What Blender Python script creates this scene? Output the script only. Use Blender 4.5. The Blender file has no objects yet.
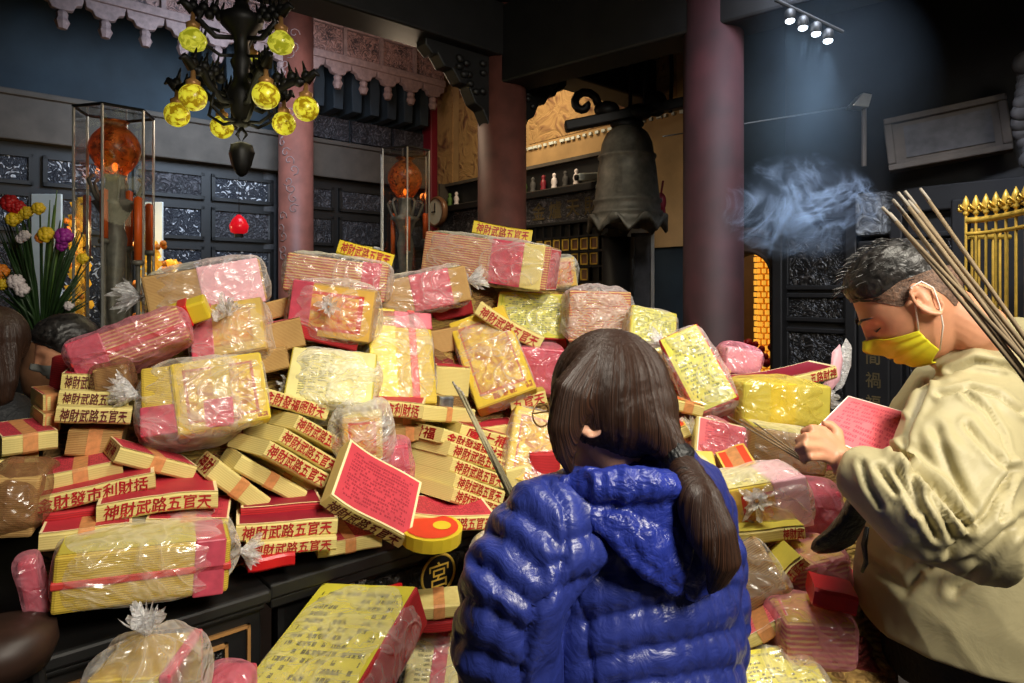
import bpy, bmesh, math, random
import numpy as np
from mathutils import Vector, Matrix, noise as mnoise

random.seed(7)
rng = np.random.default_rng(7)
S = bpy.context.scene
COL = S.collection
F, HOR, CZ = 650.0, 290.0, 1.57          # focal length in pixels, horizon row, eye height

# ------------------------------------------------------------------ camera, sky, lights, exposure
cam_d = bpy.data.cameras.new('camera')
cam_d.sensor_width = 36.0
cam_d.lens = F / 1024.0 * 36.0
cam_d.shift_y = -(341.5 - HOR) / 1024.0
cam_d.clip_start = 0.05
cam = bpy.data.objects.new('camera', cam_d)
cam.location = (0, 0, CZ)
cam.rotation_euler = (math.pi / 2, 0, 0)
COL.objects.link(cam)
S.camera = cam
S.view_settings.view_transform = 'Standard'
S.view_settings.look = 'None'
S.view_settings.gamma = 1.0
S.view_settings.exposure = -0.38
S.view_settings.use_curve_mapping = False
S.cycles.use_denoising = True
S.cycles.max_bounces = 8
S.cycles.transparent_max_bounces = 16
S.cycles.caustics_reflective = False
S.cycles.caustics_refractive = False

world = bpy.data.worlds.new('world')
S.world = world
world.use_nodes = True
world.node_tree.nodes['Background'].inputs[0].default_value = (0.20, 0.19, 0.18, 1)
world.node_tree.nodes['Background'].inputs[1].default_value = 0.22


def lamp(name, kind, loc, target, power, color, size=0.5, spot=None, blend=0.5):
    d = bpy.data.lights.new(name, kind)
    d.energy = power
    d.color = color
    if kind == 'AREA':
        d.shape = 'DISK'
        d.size = size
        d.spread = math.radians(112)          # narrow spread, keeps the light off the beams
    else:
        d.shadow_soft_size = size
    if kind == 'SPOT':
        d.spot_size = math.radians(spot)
        d.spot_blend = blend
    o = bpy.data.objects.new(name, d)
    o.location = loc
    if target is not None:
        o.rotation_euler = (Vector(target) - Vector(loc)).to_track_quat('-Z', 'Y').to_euler()
    COL.objects.link(o)
    return o


WARM = (1.0, 0.93, 0.78)
lamp('hall_lamp_over_heap', 'AREA', (0.55, 1.35, 3.4), (-0.05, 2.3, 1.2), 52, WARM, 0.8)
lamp('visitors_fill', 'AREA', (1.35, -0.6, 3.0), (0.30, 1.7, 1.1), 60, (1.0, 0.92, 0.78), 0.9)  # fill added behind the camera, no known fixture
lamp('left_wall_blue_fill', 'AREA', (-1.5, 4.4, 3.4), (-3.0, 5.9, 2.5), 40, (0.62, 0.78, 1.0), 1.0)  # unseen, added to give the left wall its bluish cast
lamp('beige_wall_fill', 'AREA', (-0.1, 5.2, 3.7), (0.2, 6.3, 2.3), 15, (1.0, 0.80, 0.52), 0.6)  # unseen warm fill added for the beige wall
lamp('eave_fill', 'AREA', (-1.2, 5.0, 3.3), (-1.6, 6.4, 4.0), 4, (1.0, 0.78, 0.72), 0.5)  # added to brighten the carved eave, which has no fixture
lamp('plaque_fill', 'AREA', (1.35, 2.3, 3.25), (2.05, 3.6, 2.2), 40, (0.78, 0.84, 1.0), 0.6)  # unseen, added and aimed to light the plaque
lamp('column_warm_fill', 'POINT', (-0.75, 4.5, 3.0), None, 16, (1.0, 0.76, 0.52), 0.15)  # unseen point light, added to warm the middle column's left side


# ------------------------------------------------------------------ helpers
def P(px, py, Y):
    """point at depth Y seen in pixel (px, py)"""
    return Vector(((px - 512.0) / F * Y, Y, CZ - (py - HOR) / F * Y))


def sstep(a, b, x):
    t = min(1.0, max(0.0, (x - a) / (b - a)))
    return t * t * (3 - 2 * t)


class MB:
    """collects polygons, links them as ONE mesh"""
    def __init__(self):
        self.v, self.f, self.m, self.uv = [], [], [], []

    def add(self, verts, faces, mi=0, uvs=None, mat=None):
        n = len(self.v)
        for p in verts:
            p = Vector(p)
            if mat is not None:
                p = mat @ p
            self.v.append(p)
        for k, fc in enumerate(faces):
            self.f.append([n + i for i in fc])
            self.m.append(mi)
            self.uv.append(uvs[k] if uvs else None)
        return self

    def box(self, lo, hi, mi=0, mat=None):
        x0, y0, z0 = lo
        x1, y1, z1 = hi
        v = [(x0, y0, z0), (x1, y0, z0), (x1, y1, z0), (x0, y1, z0), (x0, y0, z1), (x1, y0, z1), (x1, y1, z1), (x0, y1, z1)]
        f = [(0, 3, 2, 1), (4, 5, 6, 7), (0, 1, 5, 4), (1, 2, 6, 5), (2, 3, 7, 6), (3, 0, 4, 7)]
        q = [(0, 0), (1, 0), (1, 1), (0, 1)]
        return self.add(v, f, mi, [q] * 6, mat)

    def lathe(self, prof, n=24, mi=0, mat=None, cap=True, wob=None):
        vs, fs = [], []
        for r, z in prof:
            for k in range(n):
                a = 2 * math.pi * k / n
                rr = r * (wob(a, z) if wob else 1)
                vs.append((rr * math.cos(a), rr * math.sin(a), z))
        for i in range(len(prof) - 1):
            for k in range(n):
                k2 = (k + 1) % n
                fs.append((i * n + k, i * n + k2, (i + 1) * n + k2, (i + 1) * n + k))
        if cap:
            fs.append(tuple(reversed(range(n))))
            fs.append(tuple((len(prof) - 1) * n + k for k in range(n)))
        return self.add(vs, fs, mi, None, mat)

    def tube(self, pts, radii, n=10, mi=0, mat=None, flat=None, up=None):
        """loft along points; radii: number, list, or list of (a, b); up: hint for axis b"""
        pts = [Vector(p) for p in pts]
        m = len(pts)
        if not isinstance(radii, list):
            radii = [radii] * m
        vs, fs = [], []
        prev = None
        for i, p in enumerate(pts):
            t = (pts[min(i + 1, m - 1)] - pts[max(i - 1, 0)])
            t = t.normalized() if t.length > 1e-9 else Vector((0, 0, 1))
            if up is not None:
                ref = Vector(up)
            elif prev is not None:
                ref = prev
            else:
                ref = Vector((0, 0, 1)) if abs(t.z) < 0.9 else Vector((1, 0, 0))
            b = ref - t * ref.dot(t)
            if b.length < 1e-6:
                b = Vector((1, 0, 0)) - t * t.x
            b.normalize()
            prev = b
            a = t.cross(b)
            r = radii[i]
            ra, rb = r if isinstance(r, (list, tuple)) else (r, r)
            for k in range(n):
                an = 2 * math.pi * k / n
                vs.append(p + a * (ra * math.cos(an)) + b * (rb * math.sin(an)))
        for i in range(m - 1):
            for k in range(n):
                k2 = (k + 1) % n
                fs.append((i * n + k, i * n + k2, (i + 1) * n + k2, (i + 1) * n + k))
        fs.append(tuple(reversed(range(n))))
        fs.append(tuple((m - 1) * n + k for k in range(n)))
        return self.add(vs, fs, mi, None, mat)

    def ball(self, c, r, mi=0, n=16, m=10, mat=None):
        if not isinstance(r, (list, tuple)):
            r = (r, r, r)
        vs = [(c[0], c[1], c[2] - r[2])]
        for j in range(1, m):
            ph = -math.pi / 2 + math.pi * j / m
            for k in range(n):
                a = 2 * math.pi * k / n
                vs.append((c[0] + r[0] * math.cos(ph) * math.cos(a), c[1] + r[1] * math.cos(ph) * math.sin(a), c[2] + r[2] * math.sin(ph)))
        vs.append((c[0], c[1], c[2] + r[2]))
        fs = []
        for k in range(n):
            fs.append((0, 1 + (k + 1) % n, 1 + k))
        for j in range(m - 2):
            for k in range(n):
                k2 = (k + 1) % n
                fs.append((1 + j * n + k, 1 + j * n + k2, 1 + (j + 1) * n + k2, 1 + (j + 1) * n + k))
        top = len(vs) - 1
        for k in range(n):
            fs.append((top, 1 + (m - 2) * n + k, 1 + (m - 2) * n + (k + 1) % n))
        return self.add(vs, fs, mi, None, mat)

    def prism(self, outline, y0, y1, mi=0, mat=None):
        """outline in local x, z; from y0 (front) to y1 (back)"""
        n = len(outline)
        vs = [(x, y0, z) for x, z in outline] + [(x, y1, z) for x, z in outline]
        fs = [tuple(range(n)), tuple(reversed(range(n, 2 * n)))]
        for k in range(n):
            k2 = (k + 1) % n
            fs.append((k, n + k, n + k2, k2))
        return self.add(vs, fs, mi, None, mat)

    def pillow(self, pts, nrm, thick, rings=7, mi=0, back=0.3):
        """closed cushion over a 3-D outline, bulging along nrm"""
        pts = [Vector(p) for p in pts]
        nrm = Vector(nrm).normalized()
        c = sum(pts, Vector()) / len(pts)
        n = len(pts)
        base = len(self.v)
        vs, fs = [], []
        for sgn, amp in ((1, thick), (-1, thick * back)):
            for i in range(rings):
                t = 1 - i / rings
                hgt = amp * math.sqrt(max(0.0, 1 - t ** 3))
                for p in pts:
                    vs.append(c + (p - c) * t + nrm * (sgn * hgt))
            vs.append(c + nrm * (sgn * amp))
        blk = rings * n + 1
        for s in (0, 1):
            o = s * blk
            for i in range(rings - 1):
                for k in range(n):
                    k2 = (k + 1) % n
                    q = (o + i * n + k, o + i * n + k2, o + (i + 1) * n + k2, o + (i + 1) * n + k)
                    fs.append(q if s == 0 else tuple(reversed(q)))
            for k in range(n):
                q = (o + (rings - 1) * n + k, o + (rings - 1) * n + (k + 1) % n, o + rings * n)
                fs.append(q if s == 0 else tuple(reversed(q)))
        return self.add(vs, fs, mi)

    def mesh(self, name):
        me = bpy.data.meshes.new(name)
        me.from_pydata([tuple(v) for v in self.v], [], self.f)
        me.polygons.foreach_set('material_index', self.m)
        if any(u is not None for u in self.uv):
            lay = me.uv_layers.new(name='UVMap')
            for poly, u in zip(me.polygons, self.uv):
                if u is not None:
                    for li, q in zip(poly.loop_indices, u):
                        lay.data[li].uv = q
        return me

    def build(self, name, mats, parent=None, smooth=False, bevel=0.0, matrix=None, seg=2):
        o = link(name, self.mesh(name), mats, parent, smooth)
        if matrix is not None:
            o.matrix_world = matrix
        if bevel:
            b = o.modifiers.new('bevel', 'BEVEL')
            b.width = bevel
            b.segments = seg
            b.limit_method = 'ANGLE'
        return o


def link(name, me, mats, parent=None, smooth=False):
    o = bpy.data.objects.new(name, me)
    if not isinstance(mats, (list, tuple)):
        mats = [mats]
    if len(me.materials) == 0:
        for m in mats:
            me.materials.append(m)
    if smooth:
        me.polygons.foreach_set('use_smooth', [True] * len(me.polygons))
    COL.objects.link(o)
    if parent is not None:
        o.parent = parent
    return o


def tag(o, label, cat, group=None, kind=None):
    o['label'] = label
    o['category'] = cat
    if group:
        o['group'] = group
    if kind:
        o['kind'] = kind
    return o


def struct(o, label=None):
    o['kind'] = 'structure'
    if label:
        o['label'] = label
    return o


def thing(name, label, cat, matrix=None, group=None):
    o = bpy.data.objects.new(name, None)
    o.empty_display_size = 0.05
    COL.objects.link(o)
    if matrix is not None:
        o.matrix_world = matrix
    return tag(o, label, cat, group)


def T(x, y=None, z=None):
    return Matrix.Translation(x if y is None else (x, y, z))


def frame(origin, xdir, zdir=(0, 0, 1)):
    x = Vector(xdir).normalized()
    z = Vector(zdir)
    z = (z - x * z.dot(x)).normalized()
    y = z.cross(x)
    m = Matrix.Identity(4)
    m.col[0][:3], m.col[1][:3], m.col[2][:3], m.col[3][:3] = x, y, z, Vector(origin)
    return m


_tx = {}


def text_mesh(s, bold=0.014):
    """glyph outlines as a flat mesh, 1 unit per line height, centred: (verts Nx2, faces, width, height)"""
    if (s, bold) in _tx:
        return _tx[(s, bold)]
    cu = bpy.data.curves.new('lettering', 'FONT')
    cu.body = s
    cu.size = 1.0
    cu.resolution_u = 2
    o = bpy.data.objects.new('lettering', cu)
    COL.objects.link(o)
    dg = bpy.context.evaluated_depsgraph_get()
    me = bpy.data.meshes.new_from_object(o.evaluated_get(dg))
    v = np.array([tuple(x.co)[:2] for x in me.vertices]) if len(me.vertices) else np.zeros((1, 2))
    fs = [tuple(p.vertices) for p in me.polygons]
    lo, hi = v.min(0), v.max(0)
    v = v - (lo + hi) / 2
    bpy.data.objects.remove(o)
    bpy.data.curves.remove(cu)
    bpy.data.meshes.remove(me)
    if bold:
        n = len(v)
        sh = [(0, 0), (bold, 0), (-bold, 0), (0, bold), (0, -bold)]
        v = np.concatenate([v + np.array(d) for d in sh])
        fs = [tuple(i + n * k for i in f) for k in range(len(sh)) for f in fs]
    _tx[(s, bold)] = (v, fs, hi[0] - lo[0], hi[1] - lo[1])
    return _tx[(s, bold)]


def baked(o):
    """apply an object's modifiers into its mesh"""
    dg = bpy.context.evaluated_depsgraph_get()
    me = bpy.data.meshes.new_from_object(o.evaluated_get(dg))
    o.modifiers.clear()
    old = o.data
    o.data = me
    bpy.data.meshes.remove(old)
    return o


def melt(mb, name, mats, parent=None, voxel=0.008, smooth=6, fac=0.5, disp=None, attr=None):
    """fuse a builder's overlapping lofts into one continuous skin"""
    o = mb.build(name, mats, parent, smooth=True)
    r = o.modifiers.new('fuse', 'REMESH')
    r.mode = 'VOXEL'
    r.voxel_size = voxel
    if smooth:
        s = o.modifiers.new('soft', 'SMOOTH')
        s.iterations = smooth
        s.factor = fac
    baked(o)
    if disp:
        me = o.data
        n = len(me.vertices)
        co = np.empty(n * 3); me.vertices.foreach_get('co', co); co = co.reshape(-1, 3)
        no = np.empty(n * 3); me.vertices.foreach_get('normal', no); no = no.reshape(-1, 3)
        me.vertices.foreach_set('co', disp(co, no).reshape(-1))
        me.update()
    me = o.data
    if attr:
        n = len(me.vertices)
        co = np.empty(n * 3); me.vertices.foreach_get('co', co)
        at = me.attributes.new('strand', 'FLOAT', 'POINT')
        at.data.foreach_set('value', attr(co.reshape(-1, 3)))
    me.polygons.foreach_set('use_smooth', [True] * len(me.polygons))
    return o


# ------------------------------------------------------------------ materials
def lin(r, g, b):
    def c(x):
        x /= 255.0
        return x / 12.92 if x <= 0.04045 else ((x + 0.055) / 1.055) ** 2.4
    return (c(r), c(g), c(b), 1.0)


class NT:
    def __init__(self, name):
        self.m = bpy.data.materials.new(name)
        self.m.use_nodes = True
        self.t = self.m.node_tree
        self.out = self.t.nodes['Material Output']
        self.bsdf = self.t.nodes['Principled BSDF']

    def n(self, typ, **kw):
        nd = self.t.nodes.new(typ)
        for k, v in kw.items():
            if hasattr(nd, k):
                setattr(nd, k, v)
            else:
                nd.inputs[k.replace('_', ' ')].default_value = v
        return nd

    def L(self, a, b):
        self.t.links.new(a, b)

    def coord(self, kind='Object', scale=(1, 1, 1)):
        tc = self.n('ShaderNodeTexCoord')
        mp = self.n('ShaderNodeMapping')
        mp.inputs['Scale'].default_value = scale
        self.L(tc.outputs[kind], mp.inputs['Vector'])
        return mp.outputs['Vector']

    def noise(self, vec, scale, detail=4, rough=0.55, dist=0.0):
        nd = self.n('ShaderNodeTexNoise')
        nd.inputs['Scale'].default_value = scale
        nd.inputs['Detail'].default_value = detail
        nd.inputs['Roughness'].default_value = rough
        nd.inputs['Distortion'].default_value = dist
        self.L(vec, nd.inputs['Vector'])
        return nd.outputs['Fac']

    def ramp(self, fac, stops, interp='LINEAR'):
        nd = self.n('ShaderNodeValToRGB')
        cr = nd.color_ramp
        cr.interpolation = interp
        while len(cr.elements) < len(stops):
            cr.elements.new(0.5)
        for e, (p, c) in zip(cr.elements, stops):
            e.position = p
            e.color = c if len(c) == 4 else (*c, 1)
        self.L(fac, nd.inputs['Fac'])
        return nd.outputs['Color']

    def math(self, op, a, b=None, c=None):
        nd = self.n('ShaderNodeMath', operation=op)
        for i, x in enumerate((a, b, c)):
            if x is None:
                continue
            if isinstance(x, (int, float)):
                nd.inputs[i].default_value = x
            else:
                self.L(x, nd.inputs[i])
        return nd.outputs[0]

    def mix(self, fac, a, b):
        nd = self.n('ShaderNodeMix', data_type='RGBA')
        for s, x in ((0, fac), (6, a), (7, b)):
            if isinstance(x, (int, float)):
                nd.inputs[s].default_value = x
            elif isinstance(x, tuple):
                nd.inputs[s].default_value = x
            else:
                self.L(x, nd.inputs[s])
        return nd.outputs[2]

    def bump(self, h, strength=0.3, dist=0.01):
        nd = self.n('ShaderNodeBump')
        nd.inputs['Strength'].default_value = strength
        nd.inputs['Distance'].default_value = dist
        self.L(h, nd.inputs['Height'])
        self.L(nd.outputs['Normal'], self.bsdf.inputs['Normal'])
        return nd.outputs['Normal']

    def set(self, **kw):
        for k, v in kw.items():
            inp = self.bsdf.inputs[k.replace('_', ' ')]
            if isinstance(v, (int, float, tuple)):
                inp.default_value = v
            else:
                self.L(v, inp)
        return self


BLACK, WHITE = (0, 0, 0, 1), (1, 1, 1, 1)


def plain(name, c, rough=0.6, metal=0.0, var=0.25, scale=14, bump=0.15, spec=0.5, bdist=0.004):
    t = NT(name)
    v = t.coord('Object')
    f = t.noise(v, scale, 5)
    dark = tuple(x * (1 - var) for x in c[:3]) + (1,)
    lite = tuple(min(1, x * (1 + var)) for x in c[:3]) + (1,)
    t.set(Base_Color=t.ramp(f, [(0.3, dark), (0.7, lite)]), Roughness=rough, Metallic=metal)
    t.bsdf.inputs['Specular IOR Level'].default_value = spec
    if bump:
        t.bump(f, bump, bdist)
    return t.m


def glow(name, c, strength, c2=None, scale=30):
    t = NT(name)
    col = c
    if c2:
        f = t.noise(t.coord('Object'), scale, 3, dist=0.6)
        col = t.ramp(f, [(0.42, c), (0.58, c2)])
    t.set(Base_Color=col, Roughness=0.25, Emission_Color=col, Emission_Strength=strength)
    return t.m


M = {}
M['black_wood'] = plain('black_wood', lin(15, 14, 14), 0.55, var=0.45, scale=9)
M['dark_wall'] = plain('dark_wall', lin(34, 46, 54), 0.8, var=0.35, scale=2.5, bump=0.25)  # dark blue-grey with random tone
M['grey_stone'] = plain('grey_stone', lin(80, 72, 64), 0.8, var=0.22, scale=6, bump=0.4)
M['dark_stone'] = plain('dark_stone', lin(70, 68, 68), 0.75, var=0.35, scale=12, bump=0.5)
M['beige_plaster'] = plain('beige_plaster', lin(172, 138, 92), 0.8, var=0.22, scale=4)
M['red_paint'] = plain('red_paint', lin(124, 24, 40), 0.5, var=0.2, scale=3)
M['pink_column'] = plain('pink_column', lin(124, 74, 62), 0.55, var=0.25, scale=7)
M['red_lacquer'] = plain('red_lacquer', lin(50, 18, 21), 0.7, var=0.45, scale=6)
M['pink_carving'] = plain('pink_carving', lin(130, 108, 104), 0.7, var=0.25, scale=25, bump=0.5)
M['bronze'] = plain('bronze', lin(124, 120, 110), 0.55, metal=0.3, var=0.3, scale=20)
M['iron'] = plain('iron', lin(18, 17, 17), 0.5, metal=0.2, var=0.3, scale=30)
M['gold'] = plain('gold', lin(222, 178, 70), 0.38, metal=0.35, var=0.2, scale=30)
M['gold_paint'] = plain('gold_paint', lin(214, 176, 70), 0.5, metal=0.0, var=0.15, scale=40)
M['brass_line'] = plain('brass_line', lin(190, 140, 84), 0.4, metal=0.3, var=0.15)
M['steel'] = plain('steel', lin(196, 196, 190), 0.3, metal=0.7, var=0.1)
M['white_board'] = plain('white_board', lin(214, 220, 214), 0.6, var=0.06, bump=0)
M['candle'] = plain('candle', lin(226, 96, 30), 0.45, var=0.12)
M['leaf'] = plain('leaf', lin(36, 62, 26), 0.5, var=0.4, scale=20)
M['leaf_light'] = plain('leaf_light', lin(86, 118, 52), 0.5, var=0.3, scale=20)
M['petal_red'] = plain('petal_red', lin(176, 22, 24), 0.5)
M['petal_yellow'] = plain('petal_yellow', lin(228, 192, 40), 0.5)
M['petal_purple'] = plain('petal_purple', lin(160, 44, 150), 0.5)
M['petal_white'] = plain('petal_white', lin(226, 214, 214), 0.5)
M['petal_orange'] = plain('petal_orange', lin(226, 130, 36), 0.5)
M['ceramic'] = plain('ceramic', lin(120, 84, 60), 0.3)
M['char_dark'] = plain('char_dark', lin(120, 104, 70), 0.5, metal=0.3)
M['cable'] = plain('cable', lin(70, 74, 78), 0.4, bump=0)
M['floor_tile'] = plain('floor_tile', lin(70, 62, 54), 0.4, var=0.25, scale=5)
M['lamp_globe'] = glow('lamp_globe', lin(232, 224, 60), 0.75, lin(150, 120, 16), 34)
M['lamp_shade'] = glow('lamp_shade', lin(214, 210, 70), 0.7, lin(150, 150, 30), 26)
M['spot_led'] = glow('spot_led', lin(235, 245, 255), 14.0)
M['bulb'] = glow('bulb', lin(255, 150, 60), 7.0)
M['red_glow'] = glow('red_glow', lin(220, 20, 34), 0.65)
M['amber_lights'] = glow('amber_lights', lin(255, 184, 64), 1.0)


def fretwork(name, ground, chip, scale, lo, hi, stretch=(1, 1, 1), rough=0.5):
    """dark carved board with highlights of its relief painted as pale flecks"""
    t = NT(name)
    v = t.coord('Object', stretch)
    n1 = t.noise(v, scale, 3, 0.5, 1.6)
    ridge = t.math('ABSOLUTE', t.math('SUBTRACT', n1, 0.5))
    n2 = t.noise(v, scale * 0.35, 2)
    k = t.math('ADD', t.math('MULTIPLY', ridge, 3.0), t.math('MULTIPLY', n2, 0.5))
    t.set(Base_Color=t.ramp(k, [(lo, ground), (hi, chip)]), Roughness=rough)
    t.bump(k, 0.8, 0.02)
    return t.m


M['fret_glint'] = fretwork('fret_glint', lin(38, 40, 48), lin(206, 206, 210), 16, 0.60, 0.72)  # pale flecks paint in light on and through the carving
M['fret_dark'] = fretwork('fret_dark', lin(34, 32, 36), lin(96, 92, 96), 14, 0.35, 0.85)
M['fret_pink'] = fretwork('fret_pink', lin(58, 46, 48), lin(150, 116, 108), 17, 0.26, 0.46)
M['fret_black'] = fretwork('fret_black', lin(14, 13, 13), lin(66, 62, 58), 16, 0.4, 0.9, rough=0.35)
M['relief_stone'] = fretwork('relief_stone', lin(52, 54, 58), lin(140, 144, 146), 11, 0.25, 0.8)
M['mural'] = fretwork('mural', lin(168, 132, 84), lin(110, 72, 50), 4.5, 0.42, 0.85, rough=0.8)

t = NT('glass_pane')
lw = t.n('ShaderNodeLayerWeight'); lw.inputs['Blend'].default_value = 0.25
tr = t.n('ShaderNodeBsdfTransparent'); tr.inputs[0].default_value = (0.93, 0.95, 0.94, 1)
gl = t.n('ShaderNodeBsdfGlossy'); gl.inputs['Roughness'].default_value = 0.04
ms = t.n('ShaderNodeMixShader')
t.L(t.math('MULTIPLY_ADD', lw.outputs['Fresnel'], 0.5, 0.05), ms.inputs[0])
t.L(tr.outputs[0], ms.inputs[1]); t.L(gl.outputs[0], ms.inputs[2]); t.L(ms.outputs[0], t.out.inputs[0])
M['glass'] = t.m

t = NT('amber_glass')
tr = t.n('ShaderNodeBsdfTransparent'); tr.inputs[0].default_value = (0.70, 0.36, 0.16, 1)
f = t.noise(t.coord('Object'), 22, 3, dist=1.0)
t.set(Base_Color=t.ramp(f, [(0.4, lin(84, 34, 16)), (0.62, lin(184, 116, 52))]), Roughness=0.3)
ms = t.n('ShaderNodeMixShader'); ms.inputs[0].default_value = 0.6
t.L(tr.outputs[0], ms.inputs[1]); t.L(t.bsdf.outputs[0], ms.inputs[2]); t.L(ms.outputs[0], t.out.inputs[0])
M['amber_glass'] = t.m


def plastic(name, tint, base=0.10, film=0.5, streak=0.35, scale=5.0, gloss=0.34):
    """thin clear bag film: see-through, white glare mixed into its creases and edges, glossy"""
    t = NT(name)
    v = t.coord('Object', (1.0, 1.0, 1.7))

    def crease(sc, k, dist):
        w = t.noise(v, sc, 2, 0.5, dist)
        r = t.math('SUBTRACT', 1.0, t.math('MULTIPLY', t.math('ABSOLUTE', t.math('SUBTRACT', w, 0.5)), k))
        return t.math('MAXIMUM', r, 0.0)
    r1 = crease(scale, 9.0, 1.2)
    r2 = crease(scale * 2.3, 7.0, 0.8)
    rr = t.math('MAXIMUM', t.math('POWER', r1, 2.0), t.math('MULTIPLY', t.math('POWER', r2, 2.0), 0.6))
    lw = t.n('ShaderNodeLayerWeight'); lw.inputs['Blend'].default_value = 0.25
    fac = t.math('ADD', t.math('MULTIPLY_ADD', lw.outputs['Facing'], film, base), t.math('MULTIPLY', rr, streak))  # white share paints glare into edges and creases
    fac = t.math('MINIMUM', fac, 0.92)
    bn = t.bump(t.math('ADD', t.math('MULTIPLY', r1, 0.8), t.math('MULTIPLY', r2, 0.5)), 0.6, 0.015)
    df = t.n('ShaderNodeBsdfDiffuse'); df.inputs[0].default_value = tint; t.L(bn, df.inputs['Normal'])
    tl = t.n('ShaderNodeBsdfTranslucent'); tl.inputs[0].default_value = tint
    m0 = t.n('ShaderNodeMixShader'); m0.inputs[0].default_value = 0.45
    t.L(df.outputs[0], m0.inputs[1]); t.L(tl.outputs[0], m0.inputs[2])
    tr = t.n('ShaderNodeBsdfTransparent'); tr.inputs[0].default_value = (0.985, 0.98, 0.97, 1)
    ms = t.n('ShaderNodeMixShader')
    t.L(fac, ms.inputs[0]); t.L(tr.outputs[0], ms.inputs[1]); t.L(m0.outputs[0], ms.inputs[2])
    gl = t.n('ShaderNodeBsdfGlossy'); gl.inputs['Roughness'].default_value = 0.22
    gl.inputs[0].default_value = (gloss * 0.16, gloss * 0.16, gloss * 0.16, 1)
    t.L(bn, gl.inputs['Normal'])
    ad = t.n('ShaderNodeAddShader')
    t.L(ms.outputs[0], ad.inputs[0]); t.L(gl.outputs[0], ad.inputs[1])
    t.L(ad.outputs[0], t.out.inputs[0])
    return t.m


M['film'] = plastic('film', lin(250, 248, 246), 0.07, 0.42, 0.26)
M['film_white'] = plastic('film_white', lin(246, 246, 246), 0.14, 0.5, 0.4, 9)
M['film_pink'] = plastic('film_pink', lin(236, 160, 176), 0.20, 0.45, 0.25)
M['film_yellow'] = plastic('film_yellow', lin(238, 222, 120), 0.18, 0.4, 0.25)
M['film_brown'] = plastic('film_brown', lin(150, 110, 80), 0.3, 0.4, 0.3)
M['film_knot'] = plastic('film_knot', lin(250, 250, 252), 0.42, 0.4, 0.40, 20)


def paper_edges(name, c, c2, axis='Z', freq=520, dirt=0.25):
    """cut edges of stacked sheets"""
    t = NT(name)
    v = t.coord('Object', (1, 1, 1))
    wv = t.n('ShaderNodeTexWave', wave_type='BANDS', bands_direction=axis)
    wv.inputs['Scale'].default_value = freq / 9
    wv.inputs['Distortion'].default_value = 1.6
    wv.inputs['Detail'].default_value = 2
    t.L(v, wv.inputs['Vector'])
    nz = t.noise(v, 16, 4)
    k = t.math('ADD', t.math('MULTIPLY', wv.outputs['Fac'], 0.5), t.math('MULTIPLY', nz, 0.5))
    t.set(Base_Color=t.ramp(k, [(0.25, c2), (0.6, c)]), Roughness=0.75)
    t.bump(wv.outputs['Fac'], 0.15, 0.002)
    return t.m


M['edge'] = paper_edges('edge', lin(216, 199, 126), lin(206, 186, 112))
M['edge_kraft'] = paper_edges('edge_kraft', lin(188, 152, 92), lin(150, 108, 58), freq=620)
M['edge_yellow'] = paper_edges('edge_yellow', lin(206, 178, 62), lin(168, 134, 40), freq=560)
M['edge_pink'] = paper_edges('edge_pink', lin(170, 84, 80), lin(206, 180, 116), freq=260)
M['edge_red'] = paper_edges('edge_red', lin(186, 30, 38), lin(150, 18, 26), freq=500)


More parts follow.
